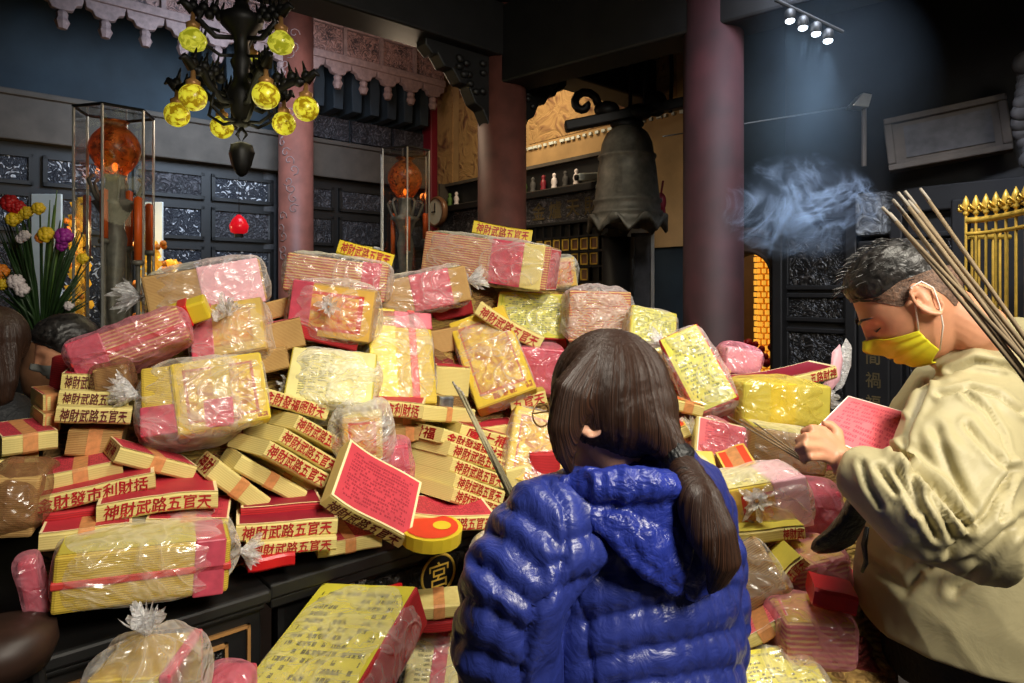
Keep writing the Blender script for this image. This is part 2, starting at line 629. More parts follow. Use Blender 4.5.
def sheet(name, ground, ink=None, border=None, bw=0.04, frame_c=None, fin=(0.09, 0.12), rows=0, cols=0, art=None, area=(0.1, 0.9, 0.1, 0.9), density=0.5, vert=False):
    """printed sheet laid over UV 0..1: border colour, ruled frame, rows of small print, an art patch"""
    t = NT(name)
    tc = t.n('ShaderNodeTexCoord')
    sx = t.n('ShaderNodeSeparateXYZ'); t.L(tc.outputs['UV'], sx.inputs[0])
    u, v = sx.outputs[0], sx.outputs[1]
    ed = t.math('MINIMUM', t.math('MINIMUM', u, t.math('SUBTRACT', 1.0, u)), t.math('MINIMUM', v, t.math('SUBTRACT', 1.0, v)))
    nz = t.noise(t.coord('Object'), 18, 4)
    g2 = tuple(x * 0.82 for x in ground[:3]) + (1,)
    col = t.ramp(nz, [(0.3, g2), (0.7, ground)])
    if art:
        n3 = t.noise(tc.outputs['UV'], 7, 5, 0.6, 1.2)
        a = t.ramp(n3, [(0.36, art), (0.62, ground)])
        inside = t.math('GREATER_THAN', ed, fin[1])
        col = t.mix(inside, col, a)
    if rows:
        mp = t.n('ShaderNodeMapping'); t.L(tc.outputs['UV'], mp.inputs['Vector'])
        mp.inputs['Scale'].default_value = (cols, rows, 1)
        sp = t.n('ShaderNodeSeparateXYZ'); t.L(mp.outputs[0], sp.inputs[0])
        fu = t.math('FRACT', sp.outputs[0]); fv = t.math('FRACT', sp.outputs[1])
        inx = t.math('LESS_THAN', t.math('ABSOLUTE', t.math('SUBTRACT', fu, 0.5)), 0.40 if not vert else 0.30)
        iny = t.math('LESS_THAN', t.math('ABSOLUTE', t.math('SUBTRACT', fv, 0.5)), 0.30 if not vert else 0.40)
        gn = t.noise(mp.outputs[0], 2.4, 3, 0.7)
        on = t.math('GREATER_THAN', gn, 0.44)
        cell = t.n('ShaderNodeTexWhiteNoise', noise_dimensions='2D')
        fl = t.n('ShaderNodeVectorMath', operation='FLOOR'); t.L(mp.outputs[0], fl.inputs[0]); t.L(fl.outputs[0], cell.inputs['Vector'])
        keep = t.math('LESS_THAN', cell.outputs['Value'], density)
        m = t.math('MULTIPLY', t.math('MULTIPLY', inx, iny), t.math('MULTIPLY', on, keep))
        for x, lo, hi in ((u, area[0], area[1]), (v, area[2], area[3])):
            m = t.math('MULTIPLY', m, t.math('MULTIPLY', t.math('GREATER_THAN', x, lo), t.math('LESS_THAN', x, hi)))
        col = t.mix(t.math('MULTIPLY', m, 0.95), col, ink)
    if frame_c:
        fr = t.math('MULTIPLY', t.math('GREATER_THAN', ed, fin[0]), t.math('LESS_THAN', ed, fin[1]))
        col = t.mix(fr, col, frame_c)
    if border:
        col = t.mix(t.math('LESS_THAN', ed, bw), col, border)
    t.set(Base_Color=col, Roughness=0.6)
    t.bump(nz, 0.2, 0.004)
    return t.m


CREAM = lin(244, 222, 170)
M['red_sheet'] = sheet('red_sheet', lin(206, 62, 76), lin(140, 20, 40), CREAM, 0.028, rows=18, cols=34, area=(0.1, 0.9, 0.1, 0.9), density=0.75)
M['red_plain'] = sheet('red_plain', lin(190, 44, 58), None, CREAM, 0.03)
M['pink_sheet'] = sheet('pink_sheet', lin(240, 112, 120), lin(200, 64, 84), lin(250, 236, 220), 0.018, rows=12, cols=30, density=0.8)
M['dark_red_sheet'] = sheet('dark_red_sheet', lin(150, 20, 44), None, CREAM, 0.03)
M['orange_sheet'] = sheet('orange_sheet', lin(240, 74, 34), None, lin(240, 200, 90), 0.06)
M['yellow_text'] = sheet('yellow_text', lin(200, 194, 66), lin(60, 74, 20), None, rows=20, cols=20, area=(0.1, 0.9, 0.08, 0.92), density=0.6, frame_c=lin(150, 156, 50), fin=(0.05, 0.06))
M['yellow_form'] = sheet('yellow_form', lin(224, 212, 64), lin(74, 72, 20), None, rows=16, cols=20, area=(0.08, 0.92, 0.10, 0.92), density=0.55)
M['yellow_frame'] = sheet('yellow_frame', lin(212, 178, 40), lin(150, 70, 20), None, frame_c=lin(168, 80, 26), fin=(0.10, 0.135), art=lin(158, 96, 26), rows=9, cols=7, area=(0.0, 1.0, 0.0, 0.10), density=0.7)
M['pale_yellow'] = sheet('pale_yellow', lin(226, 214, 142), lin(120, 116, 60), None, rows=22, cols=9, area=(0.1, 0.5, 0.1, 0.9), density=0.7)
M['yellow_plain'] = sheet('yellow_plain', lin(204, 188, 72), None, None)
M['orange_print'] = sheet('orange_print', lin(224, 176, 76), None, None, frame_c=lin(196, 56, 34), fin=(0.12, 0.18), art=lin(200, 78, 40))
M['kraft_round'] = sheet('kraft_round', lin(206, 172, 84), None, None, frame_c=lin(176, 124, 44), fin=(0.16, 0.20), art=lin(196, 128, 52))
M['pink_wrap'] = plain('pink_wrap', lin(190, 74, 92), 0.35, var=0.22, scale=26, bump=0.35)
M['pink_pale'] = plain('pink_pale', lin(234, 178, 190), 0.4, var=0.15, scale=16, bump=0.3)
M['red_box'] = plain('red_box', lin(196, 20, 28), 0.35, var=0.12, scale=8)
M['band'] = plain('band', lin(206, 140, 84), 0.6, var=0.2, scale=60)
M['band_red'] = plain('band_red', lin(196, 58, 52), 0.5, var=0.2, scale=40)
M['ink_red'] = plain('ink_red', lin(168, 18, 26), 0.55, var=0.25, scale=80, bump=0)
M['ink_dark'] = plain('ink_dark', lin(92, 16, 22), 0.55, var=0.3, scale=80, bump=0)
M['yellow_card'] = plain('yellow_card', lin(214, 188, 44), 0.45, var=0.08)
M['orange_card'] = plain('orange_card', lin(214, 62, 34), 0.45, var=0.1)
M['foil'] = plain('foil', lin(150, 152, 156), 0.3, metal=0.8, var=0.3, scale=40)

t = NT('heap_core')
v = t.coord('Object')
wv = t.n('ShaderNodeTexWave', wave_type='BANDS', bands_direction='Z'); wv.inputs['Scale'].default_value = 30; wv.inputs['Distortion'].default_value = 9
t.L(v, wv.inputs['Vector'])
vo = t.n('ShaderNodeTexVoronoi', distance='CHEBYCHEV'); vo.inputs['Scale'].default_value = 15; t.L(v, vo.inputs['Vector'])
sp = t.n('ShaderNodeSeparateColor'); t.L(vo.outputs['Color'], sp.inputs[0])
c1 = t.ramp(sp.outputs[0], [(0.0, lin(140, 106, 58)), (0.45, lin(176, 140, 76)), (0.72, lin(132, 44, 42)), (0.84, lin(180, 150, 74)), (1.0, lin(150, 90, 60))], 'CONSTANT')
t.set(Base_Color=t.mix(t.math('MULTIPLY', wv.outputs['Fac'], 0.4), c1, lin(90, 54, 30)), Roughness=0.8)
t.bump(wv.outputs['Fac'], 0.6, 0.02)
M['heap_core'] = t.m

# ------------------------------------------------------------------ the hall
U1 = Vector((0.755, 0.656, 0)).normalized()      # along the left wall, away from the camera
U2 = Vector((-U1.y, U1.x, 0))                    # along the side wall, away from the camera
CORNER = Vector((-0.95, 7.5, 0))
ML = frame(CORNER, U1)                           # left wall: x <= 0, y into the wall
MR = frame(CORNER, -U2)                          # side wall: x >= 0, y into the wall


def on_plane(MW, px, py, off=0.0):
    """local (x, z) where the sight line through a pixel meets the wall's plane y = off"""
    inv = MW.inverted()
    o = inv @ Vector((0, 0, CZ))
    d = inv.to_3x3() @ Vector(((px - 512) / F, 1, -(py - HOR) / F))
    s = (off - o.y) / d.y
    q = o + d * s
    return q.x, q.z


def wx(MW, px, off=0.0):
    return on_plane(MW, px, HOR, off)[0]


floor = MB().box((-5.5, -1.2, -0.1), (6.5, 9.5, 0.0)).build('floor', M['floor_tile'])
struct(floor)
ceil = MB()
# timber ceiling over the near aisle, bounded by the beam line
ceil.box((-7, -0.15, 3.35), (7, 0.1, 3.5), 0, frame((-0.065, 4.2, 0), U1))
ceiling = MB().box((-5.5, -1.2, 4.75), (6.5, 9.5, 4.85)).build('ceiling', M['dark_wall'])
struct(ceiling)

# left wall
wl = MB()
wl.box((-6.6, 0.0, 0), (0.1, 0.12, 4.75), 0, ML)
wall_left = struct(wl.build('wall_left', M['dark_wall']))
b = MB(); b.box((-6.6, -0.16, 2.70), (-0.05, 0.0, 3.06), 0, ML); b.box((-6.6, -0.19, 3.03), (-0.05, -0.0, 3.075), 0, ML)
struct(b.build('trim_1', M['grey_stone'], bevel=0.01))
b = MB(); b.box((-6.6, -0.05, 0), (-0.05, 0.0, 2.70), 0, ML)
panelling = struct(b.build('trim_2', M['black_wood']))
# carved openwork panels in three tiers
cols = [-5.5 + 0.62 * i for i in range(9)]
for i, x in enumerate(cols):
    for j, (z0, z1) in enumerate(((2.38, 2.62), (2.02, 2.32), (1.25, 1.96))):
        fr = MB()
        w = 0.56
        for lo, hi in (((x, -0.085, z0), (x + w, -0.05, z0 + 0.03)), ((x, -0.085, z1 - 0.03), (x + w, -0.05, z1)),
                       ((x, -0.085, z0), (x + 0.03, -0.05, z1)), ((x + w - 0.03, -0.085, z0), (x + w, -0.05, z1))):
            fr.box(lo, hi, 0, ML)
        fo = fr.build('panel_frame', M['black_wood'], panelling)
        silver = (j == 0 and i in (0, 1, 2, 3, 5)) or (j == 1 and i in (0, 1, 2, 4)) or (j == 2 and i in (3, 4, 5))
        pb = MB().box((x + 0.03, -0.068, z0 + 0.03), (x + w - 0.03, -0.05, z1 - 0.03), 0, ML)
        po = pb.build('carved_panel', M['fret_glint'] if silver else M['fret_dark'], fo)

# upper panelling above the beam on the far bay
for i in range(3):
    x = -1.5 + 0.5 * i
    for z0, z1 in ((3.12, 3.34), (3.40, 3.62)):
        b = MB().box((x, -0.05, z0), (x + 0.46, 0, z1), 0, ML)
        o = b.build('upper_panel', M['fret_dark'], wall_left)

# carved eave with hanging lotus pendants
ev = MB()
EO = -0.62
xe = [wx(ML, 40, EO), wx(ML, 446, EO)]
ev.box((xe[0] - 0.6, EO, 3.72), (xe[1], EO + 0.10, 3.79), 0, ML)
ev.box((xe[0] - 0.6, EO + 0.02, 4.05), (xe[1], EO + 0.10, 4.14), 0, ML)
ev.box((xe[0] - 0.6, EO + 0.10, 3.72), (xe[1], EO + 0.14, 4.74), 0, ML)
eave = ev.build('eave_cornice', M['pink_carving'], bevel=0.008)
struct(eave, 'pink carved wooden eave running along the top of the left wall')
npan = 9
for i in range(npan):
    a = xe[0] + (xe[1] - xe[0]) * i / npan
    bb = xe[0] + (xe[1] - xe[0]) * (i + 1) / npan
    MB().box((a, EO + 0.01, 3.79), (a + 0.035, EO + 0.08, 4.05), 0, ML).build('eave_post', M['pink_carving'], eave)
    MB().box((a + 0.035, EO + 0.04, 3.80), (bb, EO + 0.07, 4.04), 0, ML).build('eave_panel', M['fret_pink'], eave)
npd = 13
for i in range(npd):
    a = xe[0] + (xe[1] - xe[0]) * (i + 0.5) / npd
    pm = ML @ T(a, EO + 0.05, 3.72)
    q = MB()
    sc = [(-0.14, 0.0), (-0.13, -0.06), (-0.09, -0.07), (-0.07, -0.11), (-0.03, -0.12), (0.03, -0.12), (0.07, -0.11), (0.09, -0.07), (0.13, -0.06), (0.14, 0.0)]
    q.prism([(x * 0.95, z) for x, z in sc], -0.03, 0.03, 0, pm)
    q.build('eave_scallop', M['pink_carving'], eave, bevel=0.006)
    q = MB().lathe([(0.02, -0.11), (0.04, -0.14), (0.035, -0.17), (0.05, -0.20), (0.03, -0.25)], 8, 0, pm)
    q.build('eave_pendant', M['pink_carving'], eave)
# dark bracket tier below the eave
for i in range(12):
    a = -2.5 + 0.2 * i
    q = MB()
    q.prism([(-0.05, 3.35), (0.05, 3.35), (0.06, 3.6), (0.03, 3.9), (-0.03, 3.9), (-0.06, 3.6)], -0.35, 0.0, 0, ML @ T(a, 0, 0))
    q.build('bracket', M['dark_wall'], wall_left, bevel=0.01)

# side wall with an arched doorway
DX0, DX1 = wx(MR, 722), wx(MR, 771)
_, DZ = on_plane(MR, 755, 253)
DR = (DX1 - DX0) / 2
DC = (DX0 + DX1) / 2
wr = MB()
wr.box((-0.1, 0, 0), (DX0, 0.14, 4.75), 0, MR)
wright = MB()
wr.box((DX1, 0, 0), (6.9, 0.14, 4.75), 0, MR)
na = 14
arch = [(DC - DR * math.cos(math.pi * k / na), DZ - DR * 0.9 + DR * 0.9 * math.sin(math.pi * k / na)) for k in range(na + 1)]
for k in range(na):
    (x0, z0), (x1, z1) = arch[k], arch[k + 1]
    wr.prism([(x0, z0), (x1, z1), (x1, 4.75), (x0, 4.75)], 0, 0.14, 0, MR)
wall_right = struct(wr.build('wall_right', M['dark_wall']))
# moulded arch surround
q = MB()
pth = [(DC - DR - 0.03, 0.0)] + [(DC + (x - DC) * 1.05, z + 0.02) for x, z in arch] + [(DC + DR + 0.03, 0.0)]
q.tube([MR @ Vector((x, -0.01, z)) for x, z in pth], 0.016, 8)
out = [(DC + (x - DC) * 1.55, z + (0.13 if 0 < i < len(pth) - 1 else 0)) for i, (x, z) in enumerate(pth)]
q.tube([MR @ Vector((x, -0.03, z)) for x, z in out], 0.028, 8)
for (a0, a1, b0, b1) in zip(pth, pth[1:], out, out[1:]):
    q.add([MR @ Vector((c[0], y, c[1])) for y in (-0.02, 0.0) for c in (a0, a1, b1, b0)], [(0, 1, 2, 3), (7, 6, 5, 4), (0, 4, 5, 1), (1, 5, 6, 2), (2, 6, 7, 3), (3, 7, 4, 0)])
M['brown_wood'] = plain('brown_wood', lin(62, 46, 36), 0.6, var=0.35, scale=8)
struct(q.build('door_1', M['brown_wood'], smooth=False), 'dark arched doorway in the right wall opening to a lit room')
# the lit room behind the doorway
q = MB()
q.box((DX0 - 0.9, 1.6, 0), (DX1 + 0.9, 1.7, 3.2), 0, MR)
q.box((DX0 - 1.0, 0.14, 0), (DX0 - 0.9, 1.7, 3.2), 0, MR)
q.box((DX1 + 0.9, 0.14, 0), (DX1 + 1.0, 1.7, 3.2), 0, MR)
struct(q.build('wall_back', M['beige_plaster']))
lamp('side_room_lamp', 'POINT', MR @ Vector((DC - 0.1, 0.5, 2.5)), None, 16, (1, 0.86, 0.66), 0.1)
tw = thing('votive_light_tower', 'tall glowing amber tower of votive lights seen through the arched doorway', 'light tower', T(P(764, HOR, 5.1).x, 5.1, 0))
q = MB()
q.lathe([(0.09, 0.0), (0.09, 0.1), (0.055, 0.12), (0.05, 2.25), (0.02, 2.4)], 12)
q.build('tower_core', M['gold'], tw, smooth=True)
q = MB()
for iz in range(44):
    for k in range(8):
        an = 2 * math.pi * (k + 0.5 * (iz % 2)) / 8
        q.box((-0.012, -0.012, -0.017), (0.012, 0.012, 0.017), 0, T(0.062 * math.cos(an), 0.062 * math.sin(an), 0.2 + iz * 0.046))
o = q.build('light_cells', M['amber_lights'], tw)
o['kind'] = 'stuff'

# beige mural on the near half of the side wall
x_a, x_b = wx(MR, 446), wx(MR, 690)
q = MB()
q.box((0.05, -0.03, 1.9), (x_b, 0, 4.75), 0, MR)
mural_wall = struct(q.build('trim_3', M['beige_plaster']), 'beige plaster upper face of the side wall')
q = MB().box((wx(MR, 532), -0.036, on_plane(MR, 600, 128)[1]), (x_b - 0.1, -0.03, 4.3), 0, MR)
q.build('mural', M['mural'], mural_wall)
# plain painted bands of the mural
for k, (xa, xb) in enumerate(((0.22, 0.5), (0.62, 0.98))):
    MB().box((xa, -0.04, 2.2), (xb, -0.03, 4.4), 0, MR).build('mural_strip', M['mural'], mural_wall)
q = MB()
xs = wx(MR, 526)
z1 = on_plane(MR, 600, 133)[1]
for k in range(26):
    a = xs + (x_b - xs) * k / 26
    q.box((a + 0.01, -0.05, z1 - 0.012), (a + rng.uniform(0.03, 0.07), -0.03, z1 + 0.012), 0, MR)
q.build('white_edging', M['white_board'], mural_wall)
# red corner pilaster
xp0, xp1 = wx(MR, 431), wx(MR, 447)
q = MB().box((0.02, -0.12, 0), (0.20, -0.0, 4.75), 0, MR)
struct(q.build('trim_4', M['red_paint'], bevel=0.015), 'dark red pilaster in the far corner of the hall')

# glazed niche shelf with small figurines
xs0, xs1 = wx(MR, 452), wx(MR, 640)
zt = on_plane(MR, 600, 158)[1]
zb = on_plane(MR, 600, 184)[1]
niche = thing('display_niche', 'long recessed wall niche holding small figures above dark cabinet', 'niche', MR @ T(xs0, 0, zb))
w = xs1 - xs0
h = zt - zb
q = MB()
q.box((0, -0.16, -0.03), (w, -0.03, 0.0)); q.box((0, -0.10, h), (w, -0.03, h + 0.03))
q.box((0, -0.05, 0), (w, -0.036, h)); q.box((-0.03, -0.16, -0.03), (0, -0.03, h + 0.03)); q.box((w, -0.16, -0.03), (w + 0.03, -0.03, h + 0.03))
q.build('niche_frame', M['grey_stone'], niche)
MB().box((0, -0.036 - 0.016, 0), (w, -0.051, h)).build('niche_back', M['black_wood'], niche)
figs = [(0.10, 'green'), (0.22, 'white'), (1.02, 'green'), (1.16, 'white'), (1.30, 'green'), (1.42, 'grey'), (1.56, 'red'), (1.70, 'white'), (1.84, 'grey'), (1.97, 'white')]
FM = {'green': M['leaf_light'], 'white': M['petal_white'], 'grey': M['dark_stone'], 'red': M['red_paint']}
for k, (fx, c) in enumerate(figs):
    if fx > w - 0.06:
        continue
    o = MB().lathe([(0.035, 0), (0.04, 0.02), (0.03, 0.05), (0.042, 0.09), (0.03, 0.13), (0.016, 0.145), (0.026, 0.165), (0.024, 0.185), (0.006, 0.2)], 10).build('figurine', FM[c], None, smooth=True, matrix=MR @ T(xs0 + fx, -0.10, zb) @ Matrix.Scale(0.72, 4))
    tag(o, f'tiny {c} figurine standing on the long wall niche, {["first","second","third","fourth","fifth","sixth","seventh","eighth","ninth","tenth"][k]} along from the clock', 'figurine', 'figurines in the wall niche')

# dark votive cabinet under the niche: lintel with gilt characters, lattice of niches
z_l1 = on_plane(MR, 600, 190)[1]
z_l0 = on_plane(MR, 600, 222)[1]
xc0, xc1 = wx(MR, 440, -0.3), wx(MR, 606, -0.3)
cab = thing('votive_cabinet', 'dark votive cabinet with lattice of yellow framed niches along the side wall', 'cabinet', MR @ T(xc0, -0.3, 0))
w = xc1 - xc0
zc1 = on_plane(MR, 570, 194, -0.3)[1]
zc0 = on_plane(MR, 570, 222, -0.3)[1]
q = MB()
q.box((0, 0.02, 0), (w, 0.3, zc1)); q.box((-0.04, -0.06, zc1), (w + 0.04, 0.3, zc1 + 0.06)); q.box((-0.02, -0.03, zc0 - 0.02), (w + 0.02, 0.1, zc0 + 0.01))
q.build('carcass', M['black_wood'], cab, bevel=0.006)
MB().box((0.0, -0.01, zc0 + 0.01), (w, 0.02, zc1)).build('lintel', M['fret_dark'], cab)
tv, tf, tw_, th_ = text_mesh('金 爐 天 財')
q = MB(); q.add([(w - 0.45 + v[0] * 0.16, -0.014, (zc0 + zc1) / 2 + v[1] * 0.16) for v in tv], tf)
q.build('lintel_lettering', M['char_dark'], cab)
cw = 0.105
nc = int(w / cw)
q = MB()
for k in range(nc + 1):
    q.box((k * cw - 0.008, -0.012, 0.7), (k * cw + 0.008, 0.03, zc0))
nr = int((zc0 - 0.7) / 0.125)
for r in range(nr + 1):
    q.box((0, -0.012, zc0 - r * 0.125 - 0.008), (w, 0.03, zc0 - r * 0.125 + 0.008))
q.build('lattice', M['black_wood'], cab)
lit = {(1, 0): 0, (1, 1): 0}
for r in range(nr):
    for k in range(nc):
        show = r >= 1 and ((r * 7 + k * 5) % 9 not in (0, 4)) and k > nc - 9
        if not show:
            continue
        x = k * cw + cw / 2
        z = zc0 - r * 0.125 - 0.0625
        q = MB()
        a, c = cw * 0.40, 0.048
        for lo, hi in (((x - a, -0.006, z - c), (x + a, 0.018, z - c + 0.011)), ((x - a, -0.006, z + c - 0.011), (x + a, 0.018, z + c)),
                       ((x - a, -0.006, z - c), (x - a + 0.011, 0.018, z + c)), ((x + a - 0.011, -0.006, z - c), (x + a, 0.018, z + c))):
            q.box(lo, hi)
        fo = q.build('niche_frame', M['gold_paint'], cab)
        MB().box((x - a + 0.01, 0.004, z - c + 0.01), (x + a - 0.01, 0.016, z + c - 0.01)).build('niche_door', M['ceramic'], fo)

# wall clock
cm = frame(P(437, 212, 6.6), -U2)
ck = thing('wall_clock', 'round cream wall clock beside the red corner pilaster', 'clock', cm)
rot = Matrix.Rotation(math.pi / 2, 4, 'X')
MB().lathe([(0.15, -0.03), (0.16, 0.0), (0.15, 0.03), (0.13, 0.03), (0.13, 0.02)], 28, 0, rot).build('clock_rim', M['ceramic'], ck, smooth=True)
MB().lathe([(0.13, 0.0), (0.13, 0.022)], 28, 0, rot).build('clock_face', M['white_board'], ck)
q = MB(); q.box((-0.006, -0.03, -0.01), (0.006, -0.026, 0.09)); q.box((-0.06, -0.03, -0.006), (0.01, -0.026, 0.006))
q.build('clock_hands', M['iron'], ck)

# security camera on the side wall
sm = frame(P(588, 177, 5.1), (-0.9, -0.35, -0.1))
sc = thing('security_camera', 'small white security camera on the niche beside the bell', 'camera', sm)
q = MB(); q.box((-0.11, -0.03, -0.03), (0.09, 0.03, 0.03)); q.build('camera_body', M['white_board'], sc, bevel=0.012)
MB().lathe([(0.022, 0), (0.024, 0.02), (0.016, 0.024)], 12, 0, T(0.09, 0, 0) @ Matrix.Rotation(math.pi / 2, 4, 'Y')).build('lens', M['iron'], sc)
MB().tube([(-0.06, 0, -0.03), (-0.06, 0.02, -0.07), (-0.04, 0.05, -0.1)], 0.01, 8).build('mount', M['white_board'], sc)

# timber panelling of the right wall beyond the doorway
x0 = wx(MR, 783)
q = MB()
q.box((DX1 + 0.12, -0.10, 0), (6.9, 0, 2.02), 0, MR)
q.box((DX1 + 0.12, -0.16, 2.0), (6.9, 0, 2.14), 0, MR)
q.box((DX1 + 0.12, -0.05, 2.14), (6.9, 0, 4.7), 0, MR)
pr = struct(q.build('trim_5', M['black_wood'], bevel=0.01), 'black timber panelling of the right wall')


def wall_panel(px0, px1, py0, py1, mat, off=-0.10, dep=0.03, fw=0.03):
    xa, xb = wx(MR, px0, off), wx(MR, px1, off)
    c = (px0 + px1) / 2
    za, zb_ = on_plane(MR, c, py1, off)[1], on_plane(MR, c, py0, off)[1]
    f = MB()
    for lo, hi in (((xa, off - dep, za), (xb, off, za + fw)), ((xa, off - dep, zb_ - fw), (xb, off, zb_)), ((xa, off - dep, za + fw), (xa + fw, off, zb_ - fw)), ((xb - fw, off - dep, za + fw), (xb, off, zb_ - fw))):
        f.box(lo, hi, 0, MR)
    fo = f.build('panel_frame', M['black_wood'], pr, bevel=0.006)
    MB().box((xa + fw, off - dep * 0.4, za + fw), (xb - fw, off, zb_ - fw), 0, MR).build('carved_panel', mat, fo)


wall_panel(786, 850, 232, 290, M['fret_black'])
wall_panel(786, 850, 293, 322, M['fret_black'])
wall_panel(786, 850, 328, 420, M['fret_black'])
wall_panel(786, 850, 424, 500, M['fret_black'])
wall_panel(905, 960, 232, 330, M['fret_black'])
wall_panel(905, 960, 335, 470, M['fret_black'])
q = MB()
for px in (782, 855, 900, 962):
    xa = wx(MR, px, -0.12)
    q.box((xa - 0.035, -0.19, 0), (xa + 0.035, -0.05, 2.05), 0, MR)
q.build('upright', M['black_wood'], pr, bevel=0.01)
# relief panel of pale stone above the gilt couplet
xa, xb = wx(MR, 857, -0.2), wx(MR, 890, -0.2)
za, zb_ = on_plane(MR, 872, 236, -0.2)[1], on_plane(MR, 872, 193, -0.2)[1]
MB().box((xa, -0.24, za), (xb, -0.1, zb_), 0, MR).build('stone_relief', M['relief_stone'], pr, bevel=0.02)
za2, zb2 = on_plane(MR, 872, 470, -0.2)[1], on_plane(MR, 872, 240, -0.2)[1]
cp = thing('couplet_board', 'black couplet board with worn gilt characters beside the carved door', 'sign', MR @ T((xa + xb) / 2, -0.2, za2))
MB().box((-(xb - xa) / 2, 0, 0), ((xb - xa) / 2, 0.09, zb2 - za2)).build('board', M['black_wood'], cp, bevel=0.012)
for ch, py in (('凡', 333), ('間', 357), ('禍', 380), ('福', 403), ('善', 262), ('在', 285), ('人', 309)):
    tv, tf, _, _ = text_mesh(ch)
    zz = on_plane(MR, 872, py, -0.21)[1] - za2
    q = MB(); q.add([(v[0] * 0.085, -0.003, zz + v[1] * 0.095) for v in tv], tf)
    q.build('gilt_character', M['char_dark'], cp)

# stone name plaque high on the right wall
pm = frame(P(889, 172, 3.55), P(1014, 150, 3.25) - P(889, 172, 3.55), (0, 0.12, 1))
L = (P(1014, 150, 3.25) - P(889, 172, 3.55)).length
H = 55 / F * 3.5
pq = thing('name_plaque', 'long worn grey plaque with pale moulded border high on the right wall', 'plaque', pm)
q = MB()
q.box((0, 0, 0), (L, 0.05, H)); q.build('plaque_board', M['grey_stone'], pq, bevel=0.006)
q = MB()
for lo, hi in (((0, -0.025, 0), (L, 0, 0.035)), ((0, -0.025, H - 0.035), (L, 0, H)), ((0, -0.025, 0.035), (0.04, 0, H - 0.035)), ((L - 0.04, -0.025, 0.035), (L, 0, H - 0.035))):
    q.box(lo, hi)
q.build('plaque_border', M['grey_stone'], pq, bevel=0.008)
MB().box((0.09, -0.008, 0.06), (L - 0.07, 0, H - 0.06)).build('plaque_field', M['dark_stone'], pq)

# carved scroll bracket at the right edge under the plaque
q = MB()
for k in range(9):
    a = k * 0.7
    q.ball((0.05 * math.cos(a), 0.04 * math.sin(a * 1.3), 0.07 * k), (0.075, 0.06, 0.07), 0, 10, 7)
q.ball((0, 0, 0.66), 0.09, 0, 10, 7); q.ball((0.02, -0.03, -0.08), 0.08, 0, 10, 7)
o = q.build('scroll_bracket', M['dark_stone'], None, smooth=True, matrix=T(P(1026, 150, 3.05)) @ Matrix.Scale(0.62, 4))
tag(o, 'knobbly carved grey scroll bracket at the end of the stone plaque', 'carving')

# ------------------------------------------------------------------ columns, beams
def column(px, Y, r, mat, z1, label):
    m = T(P(px, HOR, Y).x, Y, 0)
    o = MB().lathe([(r * 1.5, 0), (r * 1.5, 0.12), (r * 1.15, 0.2), (r, 0.24), (r, z1)], 36).build('column', mat, None, smooth=True, matrix=m)
    return struct(o, label), m


M['brown_lacquer'] = plain('brown_lacquer', lin(92, 52, 44), 0.6, var=0.35, scale=7)
c_near, m_near = column(713, 3.3, 0.148, M['red_lacquer'], 4.7, 'thick dark red lacquered column right of the bell')
c_mid, m_mid = column(502, 4.2, 0.157, M['brown_lacquer'], 4.7, 'dark lacquered column in the middle of the hall')
c_left, m_left = column(296, 5.9, 0.152, M['pink_column'], 4.7, 'pinkish red column behind the chandelier')
# shallow carved cloud relief on the left column
q = MB()
for k in range(26):
    z = 1.7 + 0.085 * k + rng.uniform(-0.02, 0.02); a0 = -1.75 + rng.uniform(-0.5, 0.5)
    pts = []
    for i in range(9):
        rr_ = 0.05 * (1 - i / 10)
        aa = a0 + rr_ / 0.152 * math.cos(i * 0.8 + k); zz = z + rr_ * math.sin(i * 0.8 + k)
        pts.append((0.153 * math.cos(aa), 0.153 * math.sin(aa), zz))
    q.tube(pts, 0.005, 5)
q.build('column_relief', M['pink_carving'], c_left, smooth=True)
c_far, _ = column(267, 6.3, 0.10, M['dark_stone'], 3.0, 'slim dark column standing behind the pink column')

BM = frame((m_mid.translation.x, m_mid.translation.y, 0), U1)
q = MB()
q.box((-4.2, -0.13, 3.03), (1.5, 0.13, 3.36), 0, BM)
q.box((-4.2, -0.17, 3.36), (1.5, 0.17, 3.42), 0, BM)
beam = struct(q.build('beam', M['black_wood'], bevel=0.015), 'heavy black beam between the columns overhead')
# second beam towards the near column and the dark timber ceiling of the aisle
d = m_near.translation - m_mid.translation
q = MB(); q.box((0, -0.12, 2.86), (d.length + 3.2, 0.12, 3.35), 0, frame((m_mid.translation.x, m_mid.translation.y, 0), d))
struct(q.build('beam', M['black_wood'], bevel=0.015), 'black cross beam running to the near column')
q = MB(); q.box((-4.5, -6, 3.42), (1.5, 0.2, 3.5), 0, BM); q.box((1.5, -6, 3.42), (5.0, 1.2, 3.5), 0, BM)
q.box((1.5, -0.2, 3.42), (3.0, 4, 3.5), 0, BM)
struct(q.build('ceiling', M['dark_wall']), 'dark timber ceiling of the aisle')
for k in range(6):
    q = MB(); q.box((0.2 + 0.75 * k, -5.5, 3.22), (0.34 + 0.75 * k, 0.0, 3.42), 0, BM)
    struct(q.build('rafter', M['black_wood'], bevel=0.01))
